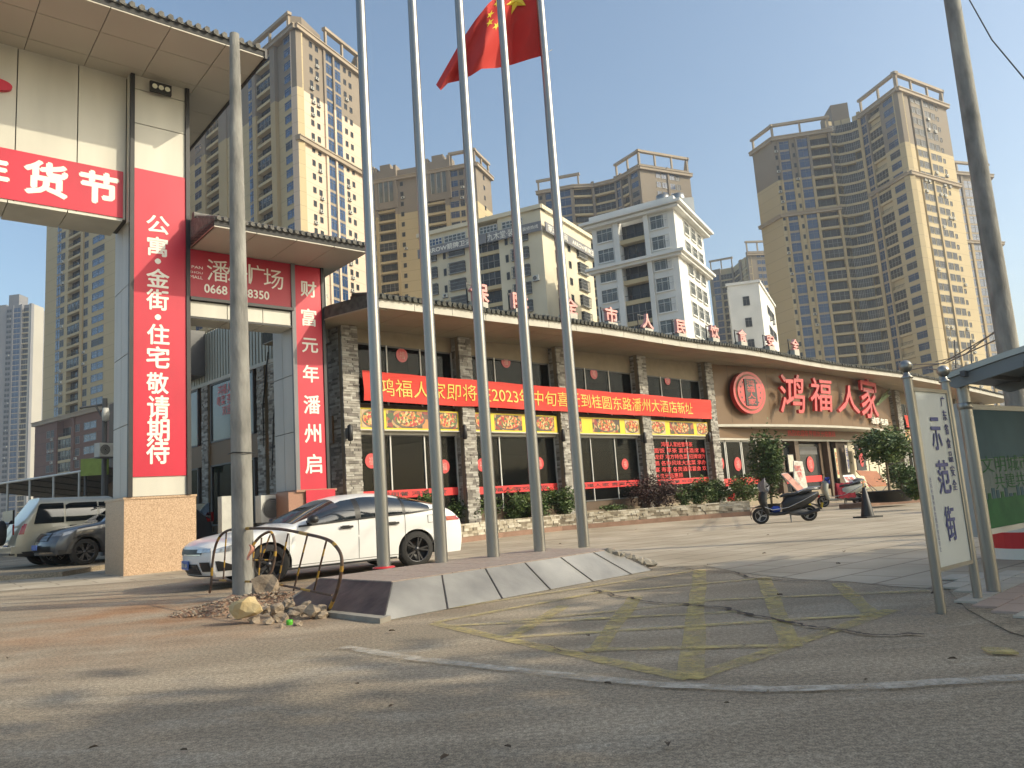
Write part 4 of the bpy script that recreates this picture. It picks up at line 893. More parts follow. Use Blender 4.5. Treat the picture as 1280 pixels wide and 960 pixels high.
# ================================================================ CONCRETE POLE, RUBBLE, BENT BARRIER
cb = at_z(304.5, 748)
e = empty('concrete_pole', cb, 'grey concrete utility pole standing in a rubble heap beside the white car', 'utility pole')
ct = at_y(293, 43, cb.y); mb = MB(); mb.tube([cb + Vector((0, 0, -.1)), cb + (ct - cb) * .3, cb + (ct - cb) * .7, ct], [.15, .14, .108, .072], 'conc', 22); part('shaft', mb, e)
for h in (.8, 3.1, 5.2):
    mb = MB(); mb.lathe([(.151 - h * .0085, 0), (.153 - h * .0085, .01), (.151 - h * .0085, .022)], cb + Vector((ct - cb) * (h / 8)), 'conc_d'); part('joint_ring', mb, e)
mb = MB(); q = cb + (ct - cb) * .195; mb.tube([q + Vector((-.17, -.05, .35)), q + Vector((-.05, -.17, .36)), q + Vector((.12, -.13, .35)), q + Vector((.17, 0, .35))], .008, 'plast', 5); part('wire_tie', mb, e)
# red earth mound and chunks
mc = at_z(318, 762)
mb = MB()
def mound(s, q):
    x = (s - .5) * 2; y = (q - .5) * 2; rr = math.hypot(x, y); P = Vector((mc.x + x * 1.15, mc.y + .12 + y * .58, 0)); h = max(0, 1 - rr ** 1.6) * .15 * (1 + .8 * noise.noise(P * 4)) + .025 * noise.noise(P * 14) - .012
    if rr > .9: h = -.02
    P.z = h; return P
mb.grid(mound, 70, 40, 'dirt'); solo('earth_mound', mb, 'spread of red earth and grit dug out round the concrete pole', 'rubble', kind='stuff')
mb = MB()
for k in range(1500):
    an = random.uniform(0, 6.28); rr = random.random() ** .55; x, y = mc.x + .1 + math.cos(an) * rr * 1.15, mc.y + .05 + math.sin(an) * rr * .55
    h = max(0, 1 - rr ** 1.6) * .18; s_ = random.uniform(.005, .022) ; rock(mb, (x, y, h + s_ * .3), (s_, s_ * .8, s_ * .6), 'rock' if k % 3 else 'dirt', k, ICO1)
solo('gravel', mb, 'small loose grit scattered over the earth mound', 'gravel', kind='stuff')
RK = [(300, 772, .05), (318, 776, .06), (336, 778, .05), (352, 774, .07), (366, 770, .07), (378, 766, .09), (392, 763, .085), (345, 762, .08), (360, 756, .07), (330, 762, .06), (384, 756, .06), (402, 770, .06), (290, 770, .045), (372, 780, .04), (310, 765, .05), (352, 783, .035), (402, 762, .06), (270, 766, .03), (338, 750, .08), (372, 748, .06)]
RK.sort(); ORD = ['leftmost', 'second', 'third', 'fourth', 'fifth', 'sixth', 'seventh', 'eighth', 'ninth', 'tenth', 'eleventh', 'twelfth', 'thirteenth', 'fourteenth', 'fifteenth', 'sixteenth', 'seventeenth', 'eighteenth', 'nineteenth', 'rightmost']
for k, (a, b, r) in enumerate(RK):
    p = at_z(a, b, r * .4 + (.05 if b < 765 else 0)); mb = MB(); rock(mb, p, (r * random.uniform(.9, 1.2), r * .9, r * .75), 'rock', k + 3, ICO2, .45)
    solo('rubble_chunk', mb, '%s pale broken chunk in the rubble heap round the pole' % (ORD[k] if k in (0, 19) else ORD[k] + ' from the left'), 'rubble', 'rubble chunks round the concrete pole')
p = at_z(309, 752, .22); mb = MB(); rock(mb, p + Vector((0, -.05, -.06)), (.17, .11, .095), 'rock2', 5, ICO2, .28); solo('yellow_stone', mb, 'large yellowish square stone at the front of the rubble heap', 'stone')
p = at_z(332, 733, .25); mb = MB(); rock(mb, p + Vector((.0, .0, -.04)), (.155, .10, .15), 'rock', 12, ICO2, .4); solo('leaning_slab', mb, 'large grey brown stone slab leaning against the pole foot', 'stone')
# barrier
def hoop(name, pts, bars, label, Y0):
    e = empty(name, at_z(pts[0][0], pts[0][1]), label, 'barrier', 'bent crowd barriers at the pole'); P = [at_y(a, b, Y0(a)) for a, b in pts]
    S = []
    for i in range(len(P) - 1):
        for k in range(6):
            t = k / 6; p0, p1, p2, p3 = P[max(i - 1, 0)], P[i], P[i + 1], P[min(i + 2, len(P) - 1)]
            S.append(.5 * ((2 * p1) + (p2 - p0) * t + (2 * p0 - 5 * p1 + 4 * p2 - p3) * t * t + (3 * p1 - p0 - 3 * p2 + p3) * t ** 3))
    S.append(P[-1]); mb = MB(); mb.tube(S, .019, 'rustb', 8); part('frame_tube', mb, e)
    mb = MB(); k = 8
    while k < len(S) - 4: mb.tube(S[k:k + 3], .0205, 'ytube', 8); k += 11
    part('yellow_bands', mb, e)
    for q in bars:
        mb = MB(); a, b = at_y(*q[0], Y0(q[0][0])), at_y(*q[1], Y0(q[1][0])); r = .012 if abs(q[0][0] - q[1][0]) < 60 else .015
        n = 7
        for k in range(n): mb.tube([a.lerp(b, k / n), a.lerp(b, (k + 1) / n)], r, 'ytube' if k in (1, 4) else 'rustb', 6)
        part('bar', mb, e)
    return e
hoop('barrier', [(262, 741), (264, 728), (266, 700), (271, 678), (281, 665), (300, 661), (345, 661), (380, 667), (408, 674), (420, 683), (427, 697), (426, 718), (420, 742), (410, 765)],
     [((266, 725), (335, 728)), ((335, 728), (415, 744)), ((283, 665), (279, 727)), ((296, 663), (292, 727)), ((360, 667), (346, 735)), ((384, 670), (367, 738)), ((408, 676), (392, 740))], 'leaning yellow and black tube barrier between the concrete pole and the platform', lambda x: 11.9 - (x - 262) * .0223)
hoop('barrier', [(340, 742), (312, 740), (311, 700), (315, 684), (325, 671), (338, 665), (343, 676), (344, 692), (340, 712), (332, 724)], [((318, 682), (313, 735)), ((327, 672), (322, 738)), ((338, 668), (326, 700)), ((315, 700), (343, 700))], 'smaller folded barrier hoop behind the concrete pole', lambda x: 10.95)
mb = MB(); p = at_y(310, 681, 10.6); mb.grid(lambda s, q: p + Vector((.05 * s + .03 * math.sin(5 * q), .02 * math.cos(7 * q + s * 4), -.20 * q)), 6, 10, 'pink'); solo('cloth_strip', mb, 'small pale pink rag tied to the barrier at the pole', 'rag')
p = at_z(362, 781); mb = MB(); mb.lathe([(.03, 0), (.035, .03), (.03, .05), (.018, .05), (.018, 0), (.03, 0)], p, 'lime'); solo('bottle_cap_ring', mb, 'bright lime green plastic ring lying on the road in front of the rubble', 'litter')

# ================================================================ VEHICLES
def itp(tab, x):
    if x <= tab[0][0]: return tab[0][1]
    for (a, va), (b, vb) in zip(tab, tab[1:]):
        if x <= b:
            t = (x - a) / (b - a); return va + (vb - va) * t
    return tab[-1][1]
def smooth(tab, n=160):
    x0, x1 = tab[0][0], tab[-1][0]; v = [itp(tab, x0 + (x1 - x0) * i / n) for i in range(n + 1)]
    for _ in range(2): v = [v[0]] + [(v[i - 1] + 2 * v[i] + v[i + 1]) / 4 for i in range(1, n)] + [v[-1]]
    return [(x0 + (x1 - x0) * i / n, v[i]) for i in range(n + 1)]
class Car:
    def __init__(s, L, W, top, belt, wheels, rw, sill=.22, arch=.37, tuck=.25, tumble=.62, nose=.5, tail=.4, nk=.10, tk=.08, bow=.30, vz=.10, rbow=.14):
        s.L, s.W = L, W / 2; s.top, s.belt = smooth(top), smooth(belt); s.wh, s.rw, s.sill, s.arch, s.a = wheels, rw, sill, arch, tumble; s.nose, s.tail, s.nk, s.tk = nose, tail, nk, tk; s.bow, s.vz, s.rbow = bow, vz, rbow
    def bend(s, v):
        x, y, z = v; f = max(0, 1 - x / .95) ** 1.4; r = max(0, 1 - (s.L - x) / .8) ** 1.4; q = min(1.2, abs(y) / s.W) ** 2.3; zz = ((z - .52) / .3)
        return (x + f * (s.bow * q + s.vz * zz * zz) - r * (s.rbow * q + .03 * zz * zz), y, z)
    def w(s, x):
        k = 1.
        if x < s.nose: k -= s.nk * (1 - x / s.nose) ** 2.2
        if x > s.L - s.tail: k -= s.tk * (1 - (s.L - x) / s.tail) ** 2.2
        return s.W * k
    def low(s, x):
        z = s.sill
        for xw in s.wh:
            d = s.arch ** 2 - (x - xw) ** 2
            if d > 0: z = max(z, s.rw + math.sqrt(d))
        return z
    def up(s, x, t):
        zb, zt = itp(s.belt, x), max(itp(s.top, x), itp(s.belt, x) + .02); return s.w(x) * .985 * max(math.cos(t), 0) ** s.a, zb + (zt - zb) * math.sin(t) ** .92
    def y(s, x, z):
        zb = itp(s.belt, x)
        if z <= zb:
            q = (z - s.sill) / (zb - s.sill); return s.w(x) * (.955 + .045 * math.sin(max(0, min(1, q * 1.05)) * math.pi * .62)) - .012 * math.exp(-((q - .62) / .07) ** 2)
        zt = max(itp(s.top, x), zb + .02); k = min(.999, (z - zb) / (zt - zb)); t = math.asin(k ** (1 / .92)); return s.w(x) * .985 * max(math.cos(t), 0) ** s.a
    def body(s, m):
        mb = MB(); xs = sorted(set([i * s.L / 70 for i in range(71)] + [xw + s.arch * math.cos(k * math.pi / 14) for xw in s.wh for k in range(15)])); n1, n2 = 7, 12
        for sg in (-1, 1):
            vs = []
            for x in xs:
                zl = s.low(x); zb = itp(s.belt, x)
                for j in range(n1): z = zl + (zb - zl) * j / n1; vs.append((x, sg * s.y(x, z), z))
                for j in range(n2 + 1):
                    t = j / n2 * math.pi / 2; y, z = s.up(x, t); vs.append((x, sg * y, z))
            k = n1 + n2 + 1; mb.add([s.bend(v) for v in vs], [(i * k + j, (i + 1) * k + j, (i + 1) * k + j + 1, i * k + j + 1) for i in range(len(xs) - 1) for j in range(k - 1)], m, True)
            for ring in (vs[:k], vs[-k:]):
                cv = [s.bend((x, y * q / 8, z)) for x, y, z in ring for q in range(9)]; mb.add(cv, [(j * 9 + q, (j + 1) * 9 + q, (j + 1) * 9 + q + 1, j * 9 + q + 1) for j in range(k - 1) for q in range(8)], m, True)
        return mb
    def patch(s, mb, xs, zl, zh, m, off=.006, sides=(-1, 1), nz=6):
        for sg in sides:
            vs = []
            for x in xs:
                a, b = zl(x), zh(x)
                for j in range(nz + 1): z = a + (b - a) * j / nz; vs.append((x, sg * (s.y(x, z) + off), z))
            k = nz + 1; mb.add([s.bend(v) for v in vs], [(i * k + j, (i + 1) * k + j, (i + 1) * k + j + 1, i * k + j + 1) for i in range(len(xs) - 1) for j in range(nz)], m, True)
    def front(s, mb, y0, y1, z0, z1, m, off=.012, x=0., n=16):
        "sheet lying on the curved nose (x=0) or tail (x=L)"
        vs = []
        for i in range(n + 1):
            for j in range(5):
                y = y0 + (y1 - y0) * i / n; z = z0(y) + (z1(y) - z0(y)) * j / 4 if callable(z0) else z0 + (z1 - z0) * j / 4; p = s.bend((x, y, z)); vs.append((p[0] + (-off if x == 0 else off), p[1], p[2]))
        mb.add(vs, [(i * 5 + j, (i + 1) * 5 + j, (i + 1) * 5 + j + 1, i * 5 + j + 1) for i in range(n) for j in range(4)], m, True)
    def top_patch(s, mb, x0f, x1f, t0, m, off=.006, n=14):
        for sg in (-1, 1):
            vs = []
            for i in range(n + 1):
                for j in range(n + 1):
                    t = t0 + (math.pi / 2 - t0) * j / n; x = x0f(t) + (x1f(t) - x0f(t)) * i / n; y, z = s.up(x, t); vs.append((x, sg * y * 1.002, z + off))
            mb.add(vs, [(i * (n + 1) + j, (i + 1) * (n + 1) + j, (i + 1) * (n + 1) + j + 1, i * (n + 1) + j + 1) for i in range(n) for j in range(n)], m, True)
def wheel_meshes(r, wd, rim, spokes=5):
    t = MB(); t.lathe([(r * .68, -wd / 2), (r * .93, -wd / 2), (r, -wd * .36), (r, wd * .36), (r * .93, wd / 2), (r * .68, wd / 2)], (0, 0, 0), 'rubber', (0, 1, 0), 32)
    q = MB(); q.lathe([(r * .68, -wd / 2 + .005), (r * .66, -wd / 2 + .03), (r * .6, 0), (0, 0)], (0, 0, 0), 'plast', (0, 1, 0), 28); q.lathe([(r * .70, -wd / 2 - .002), (r * .665, -wd / 2 - .004), (r * .65, -wd / 2 + .03)], (0, 0, 0), rim, (0, 1, 0), 28)
    for k in range(spokes):
        for da in (-.16, .16):
            a = 2 * math.pi * k / spokes; a2 = a + da; d = Vector((math.cos(a2), 0, math.sin(a2))); c = Vector((math.cos(a), 0, math.sin(a))); s_ = Vector((-d.z, 0, d.x)) * r * .045
            q.extr([c * r * .1 + s_ + Vector((0, -wd / 2 + .012, 0)), c * r * .1 - s_ + Vector((0, -wd / 2 + .012, 0)), d * r * .67 - s_ + Vector((0, -wd / 2 + .004, 0)), d * r * .67 + s_ + Vector((0, -wd / 2 + .004, 0))], (0, .03, 0), rim)
    q.lathe([(0, -wd / 2 - .0), (r * .13, -wd / 2), (r * .15, -wd / 2 + .02)], (0, 0, 0), rim, (0, 1, 0), 14)
    return t.mesh('tyre'), q.mesh('rim')
def put_wheels(e, car, wd, rim, spokes=5):
    tm_, rm_ = wheel_meshes(car.rw, wd, rim, spokes)
    for xw in car.wh:
        for sg in (-1, 1):
            o = bpy.data.objects.new('wheel', tm_); COL.objects.link(o); o.parent = e; o.location = (xw, sg * (car.W - wd / 2 - .015), car.rw); o.rotation_euler.z = 0 if sg < 0 else math.pi
            r_ = bpy.data.objects.new('rim', rm_); COL.objects.link(r_); r_.parent = o
def lp(*a, **k): return dict(local=True)
# ---- white sedan
fw, rw_ = at_z(335, 731), at_z(518, 709); dd = (rw_ - fw); ang = math.atan2(dd.y, dd.x); WBASE = 2.735
cs = dd.length / WBASE
fdir = dd.normalized(); sdir = Vector((fdir.y, -fdir.x, 0))
org = fw - fdir * 1.04 * 1.05 - sdir * .80
sed = empty('white_sedan', org, 'clean white four door sedan with black wheels parked behind the flag platform', 'car'); sed.rotation_euler.z = ang; sed.scale = (1.05, 1, 1)
C = Car(4.68, 1.80, [(0, .70), (.05, .77), (.3, .83), (.8, .90), (1.3, .945), (1.42, .97), (1.8, 1.16), (2.2, 1.335), (2.5, 1.40), (2.85, 1.415), (3.2, 1.395), (3.6, 1.31), (4.0, 1.20), (4.3, 1.12), (4.5, 1.06), (4.62, .98), (4.68, .86)],
        [(0, .62), (.3, .70), (1.0, .80), (1.6, .885), (2.5, .93), (3.5, .97), (4.2, .98), (4.5, .92), (4.68, .80)], (1.04, 1.04 + WBASE / 1.05), .325, sill=.21, arch=.365, tail=.7, tk=.12, rbow=.08, bow=.24)
part('body', C.body('carw'), sed, local=True)
rg = lambda a, b, n: [a + (b - a) * i / n for i in range(n + 1)]
wt = lambda x: itp([(1.55, .93), (1.9, 1.10), (2.3, 1.285), (2.7, 1.335), (3.1, 1.325), (3.5, 1.255), (3.8, 1.165), (4.0, 1.075)], x)
wb_ = lambda x: itp([(1.5, .915), (2.5, .965), (3.5, 1.005), (4.0, 1.045)], x)
for a, b in ((1.66, 2.50), (2.60, 3.38), (3.44, 3.93)):
    mb = MB(); C.patch(mb, rg(a, b, 10), wb_, lambda x: max(wt(x), wb_(x) + .002), 'cglass', .008); part('side_window', mb, sed, local=True)
mb = MB(); C.patch(mb, rg(1.52, 4.02, 24), lambda x: wb_(x) - .03, wb_, 'plast', .009, nz=1); part('window_trim', mb, sed, local=True)
mb = MB(); C.patch(mb, rg(2.50, 2.60, 2), wb_, wt, 'plast', .007); C.patch(mb, rg(3.38, 3.44, 2), wb_, wt, 'plast', .007); part('door_pillar', mb, sed, local=True)
mb = MB(); C.top_patch(mb, lambda t: 1.42 + .10 * (1 - math.sin(t)), lambda t: 2.20 + .10 * (1 - math.sin(t)), .62, 'cglassr', .008); part('windscreen', mb, sed, local=True)
mb = MB(); C.top_patch(mb, lambda t: 3.42, lambda t: 4.1, .75, 'cglass', .008); part('rear_window', mb, sed, local=True)
mb = MB()
for x in (1.36, 2.55, 3.42): C.patch(mb, [x - .004, x + .004], lambda q: .27, lambda q: wb_(q) - .03 if x > 1.4 else .80, 'joint', .004, nz=14)
C.patch(mb, rg(1.36, 3.42, 20), lambda q: .265, lambda q: .273, 'joint', .004, nz=1); part('panel_gaps', mb, sed, local=True)
mb = MB(); C.patch(mb, rg(1.32, 3.25, 10), lambda x: .20, lambda x: .235, 'plast', .012, nz=2); part('sill_trim', mb, sed, local=True)
for x in (2.33, 3.18):
    for sg in (-1, 1): mb = MB(); mb.box((x, sg * (C.y(x, .83) + .022), .83), (.22, .03, .035), 'plast'); mb.box((x - .01, sg * (C.y(x, .83) + .008), .83), (.12, .02, .055), 'plast'); part('door_handle', mb, sed, local=True)
for sg in (-1, 1):
    mb = MB(); rock(mb, (1.72, sg * 1.0, 1.0), (.085, .12, .075), 'plast', 0, ICO2, .0, True); mb.box((1.70, sg * .89, .965), (.08, .14, .03), 'plast'); part('wing_mirror', mb, sed, local=True)
    mb = MB(); C.patch(mb, rg(.02, .72, 12), lambda x: itp([(0, .585), (.3, .60), (.72, .70)], x), lambda x: itp([(0, .62), (.12, .665), (.4, .705), (.72, .735)], x), 'lamp', .006, sides=(sg,)); part('headlight', mb, sed, local=True)
    mb = MB(); C.patch(mb, rg(4.3, 4.66, 6), lambda x: .80, lambda x: .88, 'tail', .006, sides=(sg,)); part('tail_light', mb, sed, local=True)
    mb = MB(); x = .34; C.patch(mb, rg(.06, .50, 8), lambda q: .30 + .05 * max(0, (q - .3)), lambda q: itp([(0, .46), (.12, .46), (.50, .34)], q), 'plast', .006, sides=(sg,)); part('bumper_intake', mb, sed, local=True)
mb = MB(); C.front(mb, -.62, .62, .575, .655, 'plast'); C.front(mb, -.60, .60, .56, .575, 'chrome', .016); C.front(mb, -.50, .50, .25, .42, 'plast'); C.front(mb, -.70, .70, .215, .235, 'plast', .02)
for k in range(4): C.front(mb, -.48, .48, .27 + k * .04, .278 + k * .04, 'carg', .018)
for sg in (-1, 1): C.front(mb, sg * .56, sg * .78, .30, .45, 'plast'); C.front(mb, sg * .50, sg * .80, .60, .665, 'lamp', .014)
part('grille', mb, sed, local=True)
mb = MB(); mb.box((-.005, 0, .40), (.015, .44, .14), 'plate'); put_text(mb, '粤K·8A', (-.015, 0, .40), (0, -1, 0), (-1, 0, 0), .36, .08, 'white', .01); part('number_plate', mb, sed, local=True)
mb = MB(); mb.box((2.35, 0, .30), (3.9, 1.2, .16), 'plast')
for xw in C.wh: mb.box((xw, 0, .42), (.72, 1.3, .46), 'plast')
part('underbody', mb, sed, local=True)
mb = MB(); mb.box((3.95, -C.y(3.95, .86) - .004, .86), (.16, .006, .14), 'joint'); mb.box((3.95, -C.y(3.95, .86) - .007, .86), (.15, .006, .13), 'carw'); part('fuel_flap', mb, sed, local=True)
put_wheels(sed, C, .215, 'alloy_d')
def suv(name, label, loc, ang, paint, L, W, top, belt, wheels, rw, wins, glassm='cglass', rim='alloy_d', spare=False, arch=.42, tumble=.42, front=True, group=None, rails=False, taillow=.95):
    e = empty(name, loc, label, 'car', group); e.rotation_euler.z = ang; c = Car(L, W, top, belt, wheels, rw, sill=.34, arch=arch, tumble=tumble, nose=.45, tail=.3, nk=.10, tk=.05, rbow=.04)
    part('body', c.body(paint), e, local=True)
    for a, b, zl, zh in wins: mb = MB(); c.patch(mb, rg(a, b, 8), lambda x: zl, lambda x: min(zh, zl + (x - a) * 1.1 + .02) if front and a == wins[0][0] else zh - max(0, x - b + .12) * .5, glassm, .008); part('side_window', mb, e, local=True)
    mb = MB(); c.patch(mb, rg(0.05, L - .05, 50), lambda x: c.low(x), lambda x: max(c.low(x) + .05, .46), 'plast', .012, nz=2); part('lower_cladding', mb, e, local=True)
    for xw in wheels:
        mb = MB()
        for sg in (-1, 1):
            vs = []
            for k in range(25):
                an = math.pi * k / 24
                for rr in (arch - .0, arch + .065): x = xw + rr * math.cos(an); z = rw + rr * math.sin(an); vs.append((x, sg * (c.y(x, max(z, .35)) + .022), z))
            mb.add(vs, [(2 * k, 2 * k + 1, 2 * k + 3, 2 * k + 2) for k in range(24)], 'plast')
        part('arch_trim', mb, e, local=True)
    mb = MB(); c.top_patch(mb, lambda t: wins[0][0] - .35, lambda t: wins[0][0] + .35, .7, 'cglass', .008); part('windscreen', mb, e, local=True)
    mb = MB(); mb.box((L / 2, 0, .45), (L * .85, 1.1, .3), 'plast'); part('underbody', mb, e, local=True)
    for x in (wins[0][1] - .15, wins[min(1, len(wins) - 1)][1] - .2):
        for sg in (-1, 1): mb = MB(); mb.box((x, sg * (c.y(x, wins[0][2] - .12) + .02), wins[0][2] - .12), (.2, .03, .035), 'plast'); part('door_handle', mb, e, local=True)
    for sg in (-1, 1):
        mb = MB(); c.patch(mb, rg(.03, .62, 8), lambda x: itp([(0, .82), (.6, .97)], x), lambda x: itp([(0, .92), (.6, 1.02)], x), 'lamp', .007, sides=(sg,)); part('headlight', mb, e, local=True)
        mb = MB(); c.patch(mb, rg(L - .16, L - .01, 4), lambda x: taillow, lambda x: taillow + .30, 'tail', .008, sides=(sg,)); mb.box((L + .0, sg * (W / 2 - .16), taillow + .15), (.02, .14, .3), 'tail'); part('tail_light', mb, e, local=True)
        mb = MB(); rock(mb, (wins[0][0] + .2, sg * (W / 2 + .1), wins[0][2] + .05), (.08, .12, .1), 'plast', 0, ICO1, 0, True); part('wing_mirror', mb, e, local=True)
    mb = MB(); c.front(mb, -W * .28, W * .28, .72, .94, 'plast')
    for k in range(6): c.front(mb, -W * .27, W * .27, .735 + k * .036, .749 + k * .036, 'chrome', .022)
    c.front(mb, -W * .36, W * .36, .43, .58, 'plast'); c.front(mb, -W * .40, W * .40, .38, .42, 'chrome', .02)
    for sg in (-1, 1): c.front(mb, sg * W * .30, sg * W * .46, .84, .93, 'lamp', .016); part('grille', mb, e, local=True)
    mb = MB(); mb.box((-.05, 0, .56), (.015, .44, .14), 'plate'); mb.box((L + .03, 0, .60), (.015, .44, .14), 'plate'); part('number_plate', mb, e, local=True)
    mb = MB(); mb.box((L - .1, 0, .52), (.34, W * .97, .20), paint); mb.box((L + .0, 0, .41), (.2, W * .9, .06), 'plast'); part('rear_bumper', mb, e, local=True)
    mb = MB(); mb.box((L - .02, 0, wins[0][2] + .22), (.05, W * .72, .40), 'cglass'); part('rear_window', mb, e, local=True)
    if rails:
        mb = MB()
        for sg in (-1, 1): mb.tube([(L * .36, sg * W * .33, top[len(top) // 2][1] + .01), (L * .4, sg * W * .33, top[len(top) // 2][1] + .07), (L * .85, sg * W * .33, top[len(top) // 2][1] + .06), (L * .9, sg * W * .33, top[len(top) // 2][1] - .02)], .02, 'plast', 6)
        part('roof_rail', mb, e, local=True)
    if spare:
        mb = MB(); mb.lathe([(0, -.10), (.30, -.10), (.36, -.06), (.36, .10), (.30, .13), (0, .13)], (L + .16, 0, 1.02), 'rubber', (1, 0, 0), 28); mb.lathe([(0, .14), (.24, .14), (.27, .12)], (L + .16, 0, 1.02), 'alloy', (1, 0, 0), 24); part('spare_wheel', mb, e, 'spare wheel with a silver cover on the tailgate', local=True)
    put_wheels(e, c, .25, rim, 6); return e
# grey SUV, nose to the left, half hidden by the tall pillar
lot = MB(); ZL = .12
lot.prism([(-80, 17.6), (-11.2, 19.0), (-11.2, 19.6), (-13, 60), (-80, 60)], 0, ZL, 'ground'); struct('car_park', lot)
gw = at_z(105, 706, ZL); a_ = 48
fd = Vector((math.cos(R(a_)), math.sin(R(a_)), 0)); sdv = Vector((fd.y, -fd.x, 0))
suv('grey_suv', 'dark grey sport utility car nosing out from behind the tall pillar', gw - fd * .95 - sdv * .84, R(a_), 'carg', 4.7, 1.9,
    [(0, .92), (.1, .99), (.5, 1.06), (1.2, 1.13), (1.45, 1.18), (2.1, 1.58), (2.5, 1.68), (3.4, 1.69), (4.2, 1.60), (4.55, 1.2), (4.7, 1.05)], [(0, .86), (.6, .98), (1.4, 1.06), (4.7, 1.08)], (.95, 3.65), .36,
    [(1.75, 2.6, 1.12, 1.52), (2.7, 3.6, 1.12, 1.54), (3.68, 4.15, 1.12, 1.5)], rails=True)
# beige off-roader, tail to the left with spare wheel
bw = at_z(30, 693); a_ = 36 + 180
fd = Vector((math.cos(R(a_)), math.sin(R(a_)), 0)); sdv = Vector((fd.y, -fd.x, 0))
rear = at_z(26, 711, ZL); ang_b = R(224)
fd = Vector((math.cos(ang_b), math.sin(ang_b), 0))
suv('beige_offroader', 'beige off road car with a spare wheel on its tail, behind the grey car', rear - fd * 4.6 + Vector((fd.y, -fd.x, 0)) * -1.1 * -1, ang_b, 'carb', 4.75, 1.9,
    [(0, 1.0), (.1, 1.08), (1.0, 1.14), (1.35, 1.2), (1.85, 1.84), (2.2, 1.97), (4.5, 1.99), (4.68, 1.83), (4.75, 1.15)], [(0, .95), (1.0, 1.08), (1.3, 1.16), (4.75, 1.18)], (.9, 3.7), .39,
    [(1.75, 2.55, 1.24, 1.78), (2.60, 3.45, 1.24, 1.79), (3.50, 4.35, 1.22, 1.80)], spare=True, rim='alloy', tumble=.30)
sv = at_z(-22, 704, ZL)
suv('white_parked_car', 'pale parked car cut off by the left edge of the photograph', sv + Vector((-1.4, .8, 0)), R(206), 'carw', 4.5, 1.8,
    [(0, .8), (.5, .95), (1.2, 1.05), (1.9, 1.45), (3.4, 1.5), (4.2, 1.25), (4.5, 1.0)], [(0, .75), (1, .9), (4.5, 1.0)], (.85, 3.5), .33, [(1.6, 2.5, 1.02, 1.35), (2.6, 3.5, 1.02, 1.38)])
hk = at_z(256, 690)
suv('black_hatchback', 'black hatchback with a red tail lamp seen between the tall pillar and the concrete pole', hk + Vector((-4.2, 1.1, 0)), R(-4), 'cark', 4.3, 1.8,
    [(0, .9), (.5, 1.0), (1.2, 1.1), (1.9, 1.48), (3.2, 1.56), (3.8, 1.42), (4.2, 1.12), (4.3, .95)], [(0, .8), (1, .95), (4.3, 1.05)], (.85, 3.5), .33, [(1.6, 2.5, 1.08, 1.42), (2.6, 3.5, 1.10, 1.44)], taillow=.9)

